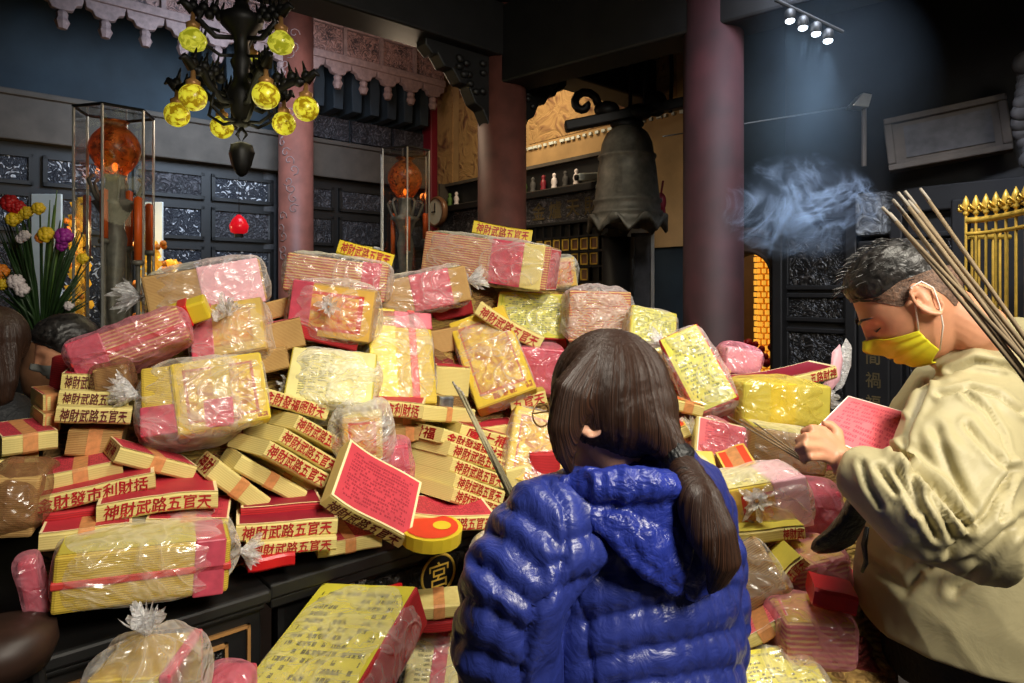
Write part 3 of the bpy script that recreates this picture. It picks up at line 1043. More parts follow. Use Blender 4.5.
# scrolled spandrel brackets
def bracket(x0, x1, flip):
    w = x1 - x0
    prof = [(0, 0), (1, 0), (1.0, -0.12), (0.90, -0.22), (0.82, -0.20), (0.72, -0.34), (0.60, -0.34), (0.48, -0.50), (0.36, -0.50), (0.24, -0.72), (0.12, -0.78), (0, -1.0)]
    pts = [((x0 + w * a), 3.05 + 0.46 * z) for a, z in prof]
    if x1 > x0:
        pts = pts[::-1]
    q = MB().prism(pts, -0.05, 0.05, 0, BM)
    o = q.build('spandrel_bracket', M['black_wood'], beam, bevel=0.008)
    q = MB()
    for k in range(16):
        a, z = rng.uniform(0.1, 0.8), rng.uniform(0.05, 0.28)
        if z < 0.36 * (1 - a):
            q.ball((x0 + w * a, -0.055, 3.05 - z), (0.03, 0.02, 0.022), 0, 8, 5, BM)
    if q.v:
        q.build('bracket_carving', M['black_wood'], o, smooth=True)


bracket(-0.14, -0.62, True)
bracket(0.14, 0.55, False)
# ------------------------------------------------------------------ bell with its beam and post
by = 4.5
bc = P(627, 232, by)
bell = thing('temple_bell', 'large dark bronze bell with scalloped rim hanging from a beam', 'bell', T(bc.x, by, bc.z))
R = 38 / F * by
HB = (232 - 127) / F * by
prof = [(R, -0.03), (R * 0.95, 0.05), (R * 0.89, HB * 0.15), (R * 0.925, HB * 0.162), (R * 0.925, HB * 0.188), (R * 0.875, HB * 0.20), (R * 0.855, HB * 0.265), (R * 0.895, HB * 0.278), (R * 0.895, HB * 0.30), (R * 0.84, HB * 0.315), (R * 0.76, HB * 0.6), (R * 0.72, HB * 0.69), (R * 0.76, HB * 0.70), (R * 0.76, HB * 0.722), (R * 0.70, HB * 0.735), (R * 0.66, HB * 0.84), (R * 0.55, HB * 0.93), (R * 0.36, HB * 0.99), (R * 0.1, HB)]
inner = [(r * 0.9, z) for r, z in prof[::-1] if z < HB * 0.95][-8:]
vs, fs, n = [], [], 48
allp = prof
for i, (r, z) in enumerate(allp):
    for k in range(n):
        a = 2 * math.pi * k / n
        dz = 0
        if z < 0.06:
            dz = (abs(math.sin(a * 4 + 0.4)) ** 0.7) * 0.10 * (1 - z / 0.06)
            rr = r * (1 + 0.06 * (1 - abs(math.sin(a * 4 + 0.4))) * (1 - z / 0.06) - 0.02)
        else:
            rr = r
        vs.append((rr * math.cos(a), rr * math.sin(a), z + dz))
for i in range(len(allp) - 1):
    for k in range(n):
        k2 = (k + 1) % n
        fs.append((i * n + k, i * n + k2, (i + 1) * n + k2, (i + 1) * n + k))
q = MB().add(vs, fs)
o = q.build('bell_body', M['bronze'], bell, smooth=True)
sd = o.modifiers.new('wall', 'SOLIDIFY'); sd.thickness = 0.025; sd.offset = -1
tv, tf, _, _ = text_mesh('風調雨順')
q = MB()
for c, (ch) in enumerate('風調雨順'):
    tv, tf, _, _ = text_mesh(ch)
    zz = HB * (0.63 - 0.085 * c)
    rr = R * (0.765 + 0.035 * c)
    q.add([(rr * math.cos(-2.0 + v[0] * 0.28), rr * math.sin(-2.0 + v[0] * 0.28), zz + v[1] * 0.06) for v in tv], tf)
q.build('raised_lettering', M['bronze'], bell)
q = MB()
q.tube([(-0.07, 0, HB - 0.01), (-0.06, 0, HB + 0.08), (0, 0, HB + 0.12), (0.06, 0, HB + 0.08), (0.07, 0, HB - 0.01)], 0.022, 10)
q.build('bell_loop', M['bronze'], bell, smooth=True)
hb = thing('bell_hanger', 'dark carved hanging beam with scroll end holding the bell', 'beam', T(bc.x, by, bc.z + HB))
q = MB()
q.box((-0.42, -0.05, 0.05), (0.75, 0.05, 0.12), 0, Matrix.Rotation(-0.20, 4, 'Y'))
q.build('crossbeam', M['iron'], hb, bevel=0.01)
q = MB()
sp = [(-0.30 + 0.10 * (1 - k / 14) * math.cos(k * 0.55), 0, 0.16 + 0.10 * (1 - k / 14) * math.sin(k * 0.55)) for k in range(13)]
q.tube(sp, 0.03, 8)
q.ball((-0.14, 0, 0.12), (0.09, 0.06, 0.06)); q.ball((0.08, 0, 0.10), (0.10, 0.07, 0.06)); q.ball((0.2, 0, 0.16), (0.08, 0.06, 0.09)); q.ball((0.0, 0, 0.02), (0.12, 0.06, 0.05))
q.build('dragon_scroll', M['iron'], hb, smooth=True)
for x in (0.02, 0.12, 0.3):
    MB().tube([(x, 0, 0.1), (x + 0.01, 0.0, 0.35), (x, 0, 0.85)], 0.014, 8).build('hanging_rod', M['iron'], hb)
# post and framed panel behind the bell
q = MB(); q.lathe([(0.16, 0), (0.16, 0.1), (0.12, 0.14), (0.12, bc.z - 0.02)], 20)
o = q.build('bell_post', M['iron'], None, smooth=True, matrix=T(P(618, HOR, 4.75).x, 4.75, 0))
tag(o, 'thick black round post standing beneath the bronze bell', 'post')
q = MB(); x0_, x1_ = -0.11, 0.11
bp = thing('glazed_notice_panel', 'tall narrow grey framed panel behind the post under the bell', 'panel', frame(P(641, HOR, 4.9) * 1, (1, -0.3, 0)))
bp.location.z = 1.3
for lo, hi in (((-0.1, -0.02, -0.12), (0.1, 0, -0.08)), ((-0.1, -0.02, 0.7), (0.1, 0, 0.74)), ((-0.1, -0.02, -0.1), (-0.075, 0, 0.72)), ((0.075, -0.02, -0.1), (0.1, 0, 0.72))):
    q.box(lo, hi)
q.build('frame', M['steel'], bp)
MB().box((-0.08, 0.0, -0.1), (0.08, 0.01, 0.72)).build('pane', M['dark_stone'], bp)
q = MB().ball((0, 0, 0), (0.05, 0.05, 0.09)); q.tube([(0, 0, 0.08), (0.02, 0, 0.2)], 0.01, 6)
for k in range(12):
    a = k * 0.52
    q.tube([(0.03 * math.cos(a), 0.03 * math.sin(a), -0.05), (0.045 * math.cos(a), 0.045 * math.sin(a), -0.17)], 0.008, 5)
o = q.build('red_tassel', M['red_paint'], None, smooth=True, matrix=T(P(661, 202, 4.6)) @ Matrix.Scale(0.75, 4))
tag(o, 'dark red tassel hanging at the right side of the bell', 'tassel')

# ------------------------------------------------------------------ lanterns in tall glass cases
def glass_case(px, Y, w_px, py_top, label_c, lit, name_extra):
    x = P(px, HOR, Y).x
    zt = P(px, py_top, Y).z
    r = w_px / 2 / F * Y
    base_z = 0.9
    H = zt - base_z
    root = thing('glass_case', label_c, 'display case', T(x, Y, base_z))
    ang = [math.pi / 6 + k * math.pi / 3 + 0.25 for k in range(6)]
    pts = [(r * math.cos(a), r * math.sin(a)) for a in ang]
    for k in range(6):
        (xa, ya), (xb, yb) = pts[k], pts[(k + 1) % 6]
        q = MB().add([(xa, ya, 0.02), (xb, yb, 0.02), (xb, yb, H - 0.02), (xa, ya, H - 0.02)], [(0, 1, 2, 3)])
        q.build('glass_side', M['glass'], root)
        q = MB().tube([(xa, ya, 0), (xa, ya, H)], 0.008, 8)
        q.build('corner_rod', M['steel'], root)
    q = MB().tube([(a[0], a[1], H) for a in pts] + [(pts[0][0], pts[0][1], H)], 0.01, 6); q.build('top_rim', M['iron'], root)
    q = MB().add([(a[0], a[1], H) for a in pts], [tuple(range(6))]); q.build('glass_top', M['glass'], root)
    q = MB()
    q.lathe([(r * 1.05, -0.9), (r * 1.05, -0.86), (r * 0.9, -0.82), (r * 0.9, -0.06), (r * 1.06, -0.03), (r * 1.06, 0.0)], 6, 0, Matrix.Rotation(ang[0], 4, 'Z'))
    q.build('plinth', M['black_wood'], root)
    # lantern standing inside
    ln = thing('oil_lantern', name_extra, 'lantern', T(x, Y, base_z))
    s = r / 0.24
    zb = H - 0.43 * s
    q = MB()
    q.lathe([(0.10 * s, 0.0), (0.13 * s, 0.03), (0.11 * s, 0.08), (0.06 * s, 0.12), (0.055 * s, zb * 0.35), (0.085 * s, zb * 0.42), (0.05 * s, zb * 0.5), (0.07 * s, zb * 0.72), (0.05 * s, zb * 0.78), (0.10 * s, zb * 0.86), (0.12 * s, zb * 0.88), (0.06 * s, zb * 0.9), (0.05 * s, zb - 0.02), (0.07 * s, zb)], 20, 0, None, True, lambda a, z: 1 + 0.26 * math.sin(5 * a + z * 30) * math.sin(z * 41))
    q.build('stand', M['bronze'], ln, smooth=True)
    q = MB()
    for k in range(5):
        a = 0.4 + k * 2 * math.pi / 5
        q.tube([(0.06 * s * math.cos(a), 0.06 * s * math.sin(a), zb * 0.84), (0.13 * s * math.cos(a), 0.13 * s * math.sin(a), zb * 0.90), (0.17 * s * math.cos(a), 0.17 * s * math.sin(a), zb * 0.97), (0.14 * s * math.cos(a), 0.14 * s * math.sin(a), zb * 0.99)], 0.012 * s, 6)
    q.build('scroll_arm', M['bronze'], ln, smooth=True)
    q = MB().lathe([((0.06 + 0.098 * math.sin(math.pi * (i / 15) ** 1.12) ** 0.8) * s, 0.34 * s * i / 15) for i in range(16)] + [(0.07 * s, 0.36 * s), (0.09 * s, 0.37 * s)], 40, 0, T(0, 0, zb), False)
    q.build('lantern_globe', M['amber_glass'], ln, smooth=True)
    q = MB().ball((0, 0, zb + 0.06 * s), (0.018 * s, 0.018 * s, 0.03 * s)); q.build('flame', M['bulb'], ln, smooth=True)
    lamp('lantern_light', 'POINT', (x, Y, base_z + zb + 0.08 * s), None, lit, (1, 0.5, 0.18), 0.03)
    return root, x, Y, base_z, r, H


g1 = glass_case(115, 4.0, 70, 113, 'hexagonal glass case left of the chandelier', 3.5, 'amber red glass lantern on bronze stand inside the left glass case')
g2 = glass_case(405, 6.0, 52, 152, 'hexagonal glass case before the red corner pilaster', 3.5, 'red glass lantern on bronze stand inside the case near the clock')
# red-orange candles standing inside the cases
wd = ['first', 'second', 'third', 'fourth', 'fifth', 'sixth']
for (root, x, Y, bz, r, H), pxs, where in ((g1, ((87, 196, 258), (104, 190, 240), (129, 192, 248), (138, 198, 262), (149, 205, 252)), 'left glass case'), (g2, ((393, 214, 256), (408, 217, 252), (425, 214, 240)), 'glass case near the clock')):
    for k, (px, ya, yb) in enumerate(pxs):
        dx = P(px, HOR, Y).x - x
        yy = Y - 0.12 * (1 if k % 2 else -1) * (r / 0.24)
        X = P(px, HOR, yy).x
        za, zb = P(px, yb, yy).z, P(px, ya, yy).z
        ca = thing('candle', f'tall orange candle in the {where}, {wd[k]} from the left', 'candle', T(X, yy, za), f'candles in the {where}')
        MB().lathe([(0.022, 0), (0.022, zb - za), (0.004, zb - za + 0.01)], 14).build('wax', M['candle'], ca, smooth=True)
        MB().lathe([(0.03, -0.02), (0.034, 0.0), (0.026, 0.01), (0.012, -0.03), (0.012, -(za - bz) + 0.005), (0.03, -(za - bz))][::-1], 10).build('candle_holder', M['bronze'], ca, smooth=True)

# ------------------------------------------------------------------ chandelier
cx, cy = -1.377, 3.31
cz = 1.57 + (HOR - 110) / F * 3.31
ch = thing('chandelier', 'black ornate iron chandelier with glowing yellow glass globes', 'chandelier', T(cx, cy, cz))
q = MB()
pr_ = [(0.015, -0.09), (0.04, -0.075), (0.03, -0.05), (0.05, -0.02), (0.06, 0.03), (0.07, 0.08), (0.055, 0.12), (0.04, 0.14), (0.04, 0.20), (0.055, 0.24), (0.035, 0.28), (0.035, 0.34), (0.05, 0.38), (0.10, 0.43), (0.11, 0.47), (0.045, 0.51), (0.03, 0.55), (0.055, 0.60), (0.03, 0.66), (0.02, 0.72), (0.02, 1.6)]
q.lathe(pr_, 20)
q.build('stem', M['iron'], ch, smooth=True)
q = MB()
q.tube([(0, 0, -0.09), (0.025, 0, -0.125), (0, 0, -0.165), (-0.025, 0, -0.125), (0, 0, -0.09)], 0.008, 6)
q.build('ring', M['iron'], ch, smooth=True)
q = MB()
q.lathe([(0.02, -0.165), (0.052, -0.18), (0.06, -0.22), (0.048, -0.28), (0.028, -0.325), (0.008, -0.34)], 10, 0, None, True, lambda a, z: 1 + 0.15 * math.sin(6 * a + 20 * z))
q.build('pendant_drop', M['iron'], ch, smooth=True)


def chan_arm(tip, z0, shade, up):
    dx, dy = tip[0] - cx, tip[1] - cy
    dl = math.hypot(dx, dy)
    ux, uy = dx / dl, dy / dl
    q = MB()
    pts = [(0.03, z0 + 0.03), (0.12, z0 + 0.02), (0.2, z0 + 0.09), (dl * 0.8, z0 + 0.13), (dl, z0 + 0.125)]
    q.tube([(ux * r, uy * r, z) for r, z in pts], [0.012, 0.014, 0.018, 0.022, 0.014], 8)
    # dragon head crest and mane
    for k in range(6):
        r = dl * (0.45 + 0.11 * k)
        zz = z0 + 0.125 + 0.03 * (k % 2)
        q.ball((ux * r, uy * r, zz), (0.026, 0.026, 0.026), 0, 8, 6)
        q.tube([(ux * r, uy * r, zz), (ux * (r - 0.02), uy * (r - 0.02), zz + 0.075)], [0.015, 0.003], 5)
    q.tube([(ux * dl, uy * dl, z0 + 0.13), (ux * (dl + 0.05), uy * (dl + 0.05), z0 + 0.17), (ux * (dl + 0.07), uy * (dl + 0.07), z0 + 0.15)], [0.028, 0.018, 0.006], 7)
    q.tube([(ux * 0.03, uy * 0.03, z0 - 0.06), (ux * 0.10, uy * 0.10, z0 - 0.07), (ux * 0.18, uy * 0.18, z0 - 0.02), (ux * 0.16, uy * 0.16, z0 + 0.06), (ux * 0.10, uy * 0.10, z0 + 0.05)], 0.009, 6)
    arm = q.build('dragon_arm', M['iron'], ch, smooth=True)
    q = MB()
    q.lathe([(0.012, 0.055), (0.03, 0.06), (0.034, 0.085), (0.012, 0.10), (0.01, 0.14)], 12, 0, T(tip[0] - cx, tip[1] - cy, z0 - 0.02))
    q.build('lamp_cap', M['brass_line'], arm, smooth=True)
    q = MB()
    if shade:
        q.lathe([(0.02, -0.05), (0.05, -0.035), (0.066, 0.0), (0.06, 0.025), (0.035, 0.05), (0.018, 0.07)], 20, 0, T(tip[0] - cx, tip[1] - cy, z0 - 0.02))
        q.build('lamp_shade', M['lamp_shade'], arm, smooth=True)
    else:
        q.ball((tip[0] - cx, tip[1] - cy, z0 - 0.01), 0.063, 0, 20, 14)
        q.build('lamp_globe', M['lamp_globe'], arm, smooth=True)


for px, Y in ((193, 3.06), (266, 3.03), (306, 3.25), (284, 3.54), (222, 3.62), (177, 3.36)):
    p = P(px, HOR, Y)
    chan_arm((p.x, p.y), 0.0, False, 1)
for px, Y in ((193, 3.21), (281, 3.25), (252, 3.58)):
    p = P(px, HOR, Y)
    chan_arm((p.x, p.y), 2.82 - cz, True, 1)
lamp('chandelier_light', 'POINT', (cx, cy, cz - 0.15), None, 6, (1, 0.9, 0.5), 0.3)

# small red hanging lamp
rl = thing('red_lantern', 'small glowing red glass lantern hanging below the chandelier', 'lantern', T(P(239, 226, 4.6)))
MB().lathe([(0.02, -0.06), (0.055, -0.045), (0.066, 0.0), (0.045, 0.045), (0.012, 0.08)], 16).build('lantern_globe', M['red_glow'], rl, smooth=True)
MB().lathe([(0.03, -0.08), (0.03, -0.055)], 12).build('lantern_base', M['iron'], rl)
MB().tube([(0, 0, 0.07), (0, 0, 2.5)], 0.003, 5).build('hanging_wire', M['iron'], rl)

# four small spot lamps on a bar under the ceiling
sb = thing('spot_lamp_bar', 'row of four small white spot lamps glowing high on the right', 'spot lamps', T(P(810, 32, 2.6)))
c0 = P(810, 32, 2.6)
pts = [P(px, py, 2.6) - c0 for px, py in ((790, 21), (803, 28), (816, 34), (828, 41))]
MB().tube([pts[0] + Vector((-0.06, 0.0, 0.085)), pts[3] + Vector((0.06, 0.0, 0.035))], 0.008, 8).build('bar', M['iron'], sb)
for p in pts:
    o = MB().lathe([(0.008, 0.05), (0.02, 0.04), (0.022, 0.008), (0.018, 0.004)], 12, 0, T(p)).build('lamp_housing', M['black_wood'], sb, smooth=True)
    MB().ball((p.x, p.y, p.z), (0.018, 0.018, 0.010), 0, 12, 6).build('led', M['spot_led'], o, smooth=True)
    g = c0 + p
    lamp('spot_beam', 'SPOT', (g.x, g.y, g.z - 0.02), (g.x, g.y + 0.05, 1.0), 26, (0.66, 0.82, 1.0), 0.02, 42, 0.7)
# conduit with floodlight on the right wall
fl = thing('flood_light', 'small pale flood lamp on a vertical conduit on the right wall', 'lamp', T(P(866, 105, 3.55)))
MB().tube([(0, 0.02, -0.33), (0, 0.02, 0.0)], 0.013, 8).build('conduit', M['grey_stone'], fl)
MB().prism([(-0.09, -0.01), (0.0, -0.02), (0.02, 0.05), (-0.03, 0.06)], -0.03, 0.05).build('lamp_head', M['steel'], fl, bevel=0.005)
MB().tube([P(866, 106, 3.55) * 0 + Vector((-0.05, 0.02, 0.0)), Vector((-0.4, 0.0, -0.06)), Vector((-1.1, 0.05, -0.16))], 0.004, 5).build('cable', M['cable'], fl)

# ------------------------------------------------------------------ gilt railing at the right edge
gy = 2.75
gr = thing('gilt_railing', 'gilded iron railing with pointed finials at the far right', 'railing', T(P(1000, HOR, gy).x, gy, 0))
gx = gr.location.x
z_top = P(990, 216, gy).z
curve = []
for k in range(11):
    a = k / 10
    Yy = gy + 0.18 - 0.75 * a ** 1.5
    X = P(966 + 10 * k, HOR, Yy).x
    curve.append(Vector((X - gx, Yy - gy, 0)))
for z, r in ((z_top, 0.014), (z_top - 0.06, 0.009), (0.45, 0.014)):
    MB().tube([p + Vector((0, 0, z)) for p in curve], r, 8).build('rail', M['gold'], gr, smooth=True)
for k, p in enumerate(curve):
    q = MB().tube([p + Vector((0, 0, 0.02)), p + Vector((0, 0, z_top + 0.02))], 0.0058, 8)
    bar = q.build('bar', M['gold'], gr)
    q = MB()
    zt_ = z_top + 0.02
    q.lathe([(0.008, 0), (0.018, 0.015), (0.008, 0.03), (0.022, 0.055), (0.014, 0.085), (0.002, 0.115)], 10, 0, T(p.x, p.y, zt_) @ Matrix.Scale(0.8, 4))
    for s in (-1, 1):
        q.tube([(p.x, p.y, zt_ + 0.02), (p.x + s * 0.03, p.y, zt_ + 0.05), (p.x + s * 0.035, p.y, zt_ + 0.025), (p.x + s * 0.02, p.y, zt_ + 0.02)], 0.006, 6)
    q.build('finial', M['gold'], bar, smooth=True)
# inner tier of closer bars
for k in range(6):
    p = Vector((P(972 + 7 * k, HOR, gy + 0.35).x - gx, 0.35, 0))
    MB().tube([p + Vector((0, 0, 0.02)), p + Vector((0, 0, z_top - 0.02))], 0.006, 6).build('inner_bar', M['gold'], gr)
MB().tube([Vector((P(968, HOR, gy + 0.35).x - gx, 0.35, z_top - 0.06)), Vector((P(1010, HOR, gy + 0.35).x - gx, 0.35, z_top - 0.06))], 0.012, 8).build('inner_rail', M['gold'], gr)

# ------------------------------------------------------------------ altar things behind the left of the heap
q = MB().box((-4.6, -1.05, 0), (-2.2, -0.45, 1.25), 0, ML)
o = q.build('altar_table', M['black_wood'], None, bevel=0.01)
tag(o, 'long dark altar table along the left wall behind the heap', 'table')
for px0, px1, py0, py1, lab in ((32, 62, 194, 262, 'pale upright board on the altar behind the bouquet, left of the lantern case'), (139, 163, 202, 270, 'pale upright board on the altar right of the lantern case')):
    Y = 5.0
    a, b_ = P(px0, py1, Y), P(px1, py0, Y)
    bd = thing('white_board', lab, 'board', T((a.x + b_.x) / 2, Y, 1.25))
    hw = (b_.x - a.x) / 2
    MB().box((-hw, -0.01, 0.04), (hw, 0.01, b_.z - 1.25)).build('panel', M['white_board'], bd, bevel=0.004)
    MB().box((-hw * 0.7, -0.06, 0.0), (hw * 0.7, 0.06, 0.04)).build('foot', M['black_wood'], bd)
t = NT('gold_ornament_glow')
t.set(Base_Color=lin(255, 200, 70), Roughness=0.35, Metallic=0.3, Emission_Color=lin(255, 190, 60), Emission_Strength=0.35)  # emission stands for bright light falling on the gold
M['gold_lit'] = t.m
for px, py0, py1, Y, wpx, lab in ((78, 200, 262, 4.7, 24, 'golden flower tower with orange trim behind the bouquet'), (150, 238, 300, 4.6, 26, 'golden flower tower brightly lit right of the lantern stand'), (172, 262, 300, 4.8, 14, 'low golden flower offering behind the topmost knotted bag')):
    a, c = P(px, py1, Y), P(px, py0, Y)
    gt = thing('gold_flower_tower', lab, 'ornament', T(a.x, Y, 1.25))
    hh = c.z - 1.25
    rr = wpx / 2 / F * Y
    MB().lathe([(rr * 0.6, 0), (rr * 0.6, 0.05), (0.02, 0.08), (0.015, hh)], 12).build('tower_stem', M['gold'], gt)
    q = MB()
    for k in range(100):
        zz = rng.uniform(0.1, hh); an = rng.uniform(0, 6.28); r_ = rr * (1.0 - 0.5 * zz / hh) * rng.uniform(0.5, 1)
        q.pillow([(r_ * math.cos(an) + 0.028 * math.cos(b * 1.257), r_ * math.sin(an) + 0.012 * math.sin(b * 2.5), zz + 0.028 * math.sin(b * 1.257)) for b in range(5)], (math.cos(an), math.sin(an), 0.3), 0.01, 2)
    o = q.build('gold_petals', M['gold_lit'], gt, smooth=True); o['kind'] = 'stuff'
    q = MB()
    for k in range(14):
        zz = rng.uniform(0.1, hh); an = rng.uniform(0, 6.28); r_ = rr * 0.95
        q.ball((r_ * math.cos(an), r_ * math.sin(an), zz), 0.022, 0, 8, 6)
    o = q.build('orange_blooms', M['petal_orange'], gt, smooth=True); o['kind'] = 'stuff'
lamp('gold_tower_fill', 'POINT', P(112, 235, 4.5), None, 12, (1, 0.75, 0.35), 0.1)  # no lamp stands here, added to brighten the golden towers and boards

# ------------------------------------------------------------------ table, cabinet
P0 = Vector((-0.95, 1.43, 0))
MT = frame(P0, U1)
TZ = 0.80


def tloc(px, py, off=0.0):
    return on_plane(MT, px, py, off)


tb = thing('altar_table', 'long black lacquered table carrying the heap, with a gilt ring emblem on its front', 'table', MT)
q = MB(); q.box((0.415, -0.01, TZ - 0.04), (2.05, 1.25, TZ)); q.box((0.42, 0.0, TZ - 0.07), (2.03, 1.22, TZ - 0.04))
q.build('table_top', M['black_wood'], tb, bevel=0.006)
MB().box((0.45, 0.03, TZ - 0.42), (2.0, 0.06, TZ - 0.07)).build('apron', M['black_wood'], tb)
for x, y in ((0.5, 0.06), (1.95, 0.06), (0.5, 1.18), (1.95, 1.18)):
    MB().box((x - 0.04, y - 0.03, 0), (x + 0.04, y + 0.05, TZ - 0.07)).build('leg', M['black_wood'], tb, bevel=0.008)
MB().box((0.62, 0.015, TZ - 0.36), (1.42, 0.03, TZ - 0.09)).build('carved_front_panel', M['fret_black'], tb)
ex, ez = tloc(438, 574, 0.01)
q = MB()
q.tube([(ex + 0.062 * math.cos(a * math.pi / 16), 0.008, ez + 0.062 * math.sin(a * math.pi / 16)) for a in range(33)], 0.0045, 8)
tv, tf, _, _ = text_mesh('宮', 0.0)
q.add([(ex + v[0] * 0.088, 0.004, ez + v[1] * 0.088) for v in tv], tf)
q.build('ring_emblem', M['gold_paint'], tb)
MB().lathe([(0.058, 0), (0.058, 0.004)], 32, 0, T(ex, 0.012, ez) @ Matrix.Rotation(math.pi / 2, 4, 'X')).build('emblem_disc', M['iron'], tb)
ix, iz = tloc(356, 573, 0.012)
q = MB()
for c, s in ((0, '福德宮'), (1, '信士敬')):
    for r in range(3):
        tv, tf, _, _ = text_mesh(s[r], 0.0)
        q.add([(ix - 0.018 + 0.036 * c + v[0] * 0.028, 0.009, iz + 0.03 - 0.032 * r + v[1] * 0.028) for v in tv], tf)
q.build('donor_lettering', M['steel'], tb)

cb = thing('side_cabinet', 'dark wooden cabinet with inlaid panel at the near end of the table', 'cabinet', MT)
q = MB(); q.box((-0.16, -0.035, TZ - 0.035), (0.41, 1.15, TZ + 0.0)); q.box((-0.14, -0.02, TZ - 0.055), (0.40, 1.13, TZ - 0.035))
q.build('cabinet_top', M['black_wood'], cb, bevel=0.008)
MB().box((-0.13, 0.0, 0.0), (0.395, 1.1, TZ - 0.055)).build('body', M['black_wood'], cb, bevel=0.005)
q = MB()
for x0, x1, z0, z1, w in ((-0.07, 0.365, 0.10, TZ - 0.085, 0.008), (-0.045, 0.31, 0.12, TZ - 0.115, 0.008)):
    for lo, hi in (((x0, -0.01, z0), (x1, 0.002, z0 + w)), ((x0, -0.01, z1 - w), (x1, 0.002, z1)), ((x0, -0.01, z0), (x0 + w, 0.002, z1)), ((x1 - w, -0.01, z0), (x1, 0.002, z1))):
        q.box(lo, hi)
q.build('inlay_lines', M['brass_line'], cb)
MB().box((-0.03, -0.006, 0.135), (0.295, 0.005, TZ - 0.13)).build('carved_panel', M['fret_black'], cb)
sx, sz = tloc(163, 621, -0.005)
MB().lathe([(0.006, 0), (0.006, 0.004), (0.003, 0.006)], 12, 0, T(sx, 0.0, sz) @ Matrix.Rotation(math.pi / 2, 4, 'X')).build('screw_cap', M['petal_white'], cb)

bn = thing('low_bench', 'low dark wooden bench in front of the table under the front bags', 'bench', frame((-0.72, 1.18, 0), (1, 0.12, 0)))
q = MB().box((-0.55, -0.25, 0.54), (0.85, 0.32, 0.58)); q.build('seat', M['black_wood'], bn, bevel=0.006)
for x in (-0.48, 0.78):
    for y in (-0.2, 0.27):
        MB().box((x - 0.03, y - 0.03, 0), (x + 0.03, y + 0.03, 0.54)).build('leg', M['black_wood'], bn)

M['dark_leather'] = plain('dark_leather', lin(48, 30, 22), 0.5, var=0.3)
st = thing('stool', 'dark brown round stool top at the bottom left corner beside the cabinet', 'stool', T(P(0, 640, 1.32).x, 1.32, 0))
zs_ = P(14, 625, 1.32).z
MB().lathe([(0.02, zs_ - 0.10), (0.085, zs_ - 0.09), (0.10, zs_ - 0.05), (0.095, zs_ - 0.015), (0.06, zs_)], 28).build('cushion', M['dark_leather'], st, smooth=True)
for k in range(4):
    a_ = 0.5 + k * 1.571
    MB().tube([(0.06 * math.cos(a_), 0.06 * math.sin(a_), zs_ - 0.09), (0.13 * math.cos(a_), 0.13 * math.sin(a_), 0)], 0.014, 8).build('leg', M['black_wood'], st)

# ------------------------------------------------------------------ the heap's face
N1 = U2


def D(px, py):
    """distance at which the heap's face lies behind a pixel"""
    rx, rz = (px - 512) / F, -(py - HOR) / F
    k = N1.x * rx + N1.y
    n0 = N1.dot(Vector((P0.x, P0.y, 0)))
    a = (TZ - CZ - 1.3 * n0) / (rz - 1.3 * k)
    v = (py - HOR) / F
    b = 1.454 / (0.52 + v)
    w = sstep(500, 690, px)
    return a * (1 - w) + b * w


TOPS = [(-40, 470), (0, 455), (50, 395), (90, 345), (130, 300), (200, 275), (270, 275), (330, 262), (420, 252), (480, 244), (545, 252), (590, 290), (640, 322), (700, 345), (745, 378), (800, 392), (845, 400), (880, 470), (900, 560)]


def top_of(px):
    for (a, y0), (b, y1) in zip(TOPS, TOPS[1:]):
        if a <= px <= b:
            return y0 + (y1 - y0) * (px - a) / (b - a)
    return TOPS[0][1] if px < TOPS[0][0] else TOPS[-1][1]


vs, fs = [], []
pxs = list(range(40, 901, 20))
NR = 26
for px in pxs:
    top = top_of(px) + 26
    bx, bz = tloc(px, 560)
    bot = 640 if px > 500 else None
    if bot is None:
        # row where the table top's front edge is seen
        lo, hi = 450.0, 760.0
        for _ in range(30):
            mid = (lo + hi) / 2
            if P(px, mid, D(px, mid)).z > TZ + 0.005:
                lo = mid
            else:
                hi = mid
        bot = lo
    else:
        bot = 690
    col = []
    for i in range(NR):
        py = top + (bot - top) * (i / (NR - 1))
        q_ = P(px, py, D(px, py) + 0.20 - 0.10 * (i / (NR - 1)))
        q_ += Vector((0, mnoise.noise(q_ * 9) * 0.03, mnoise.noise(q_ * 7) * 0.03))
        col.append(q_)
    back = col[0] + Vector((-0.2 * N1.x, 0.55, -0.25))
    zb = TZ if px <= 500 else max(0.0, TZ * (1 - (px - 500) / 120.0))
    low = Vector((back.x, back.y + 0.15, zb))
    last = col[-1]
    foot = Vector((last.x, last.y + (0.02 if px <= 500 else -0.0), zb))
    col = [low, back] + col + [foot]
    vs += col
nn = NR + 3
for i in range(len(pxs) - 1):
    for j in range(nn - 1):
        fs.append((i * nn + j, (i + 1) * nn + j, (i + 1) * nn + j + 1, i * nn + j + 1))
    fs.append((i * nn + nn - 1, (i + 1) * nn + nn - 1, (i + 1) * nn, i * nn))
fs.append(tuple(range(nn))[::-1])
fs.append(tuple((len(pxs) - 1) * nn + j for j in range(nn)))
hc = MB().add(vs, fs).build('paper_heap', M['heap_core'])
tag(hc, 'dark inner mass of loose paper showing in the gaps of the heap', 'paper heap', None, 'stuff')


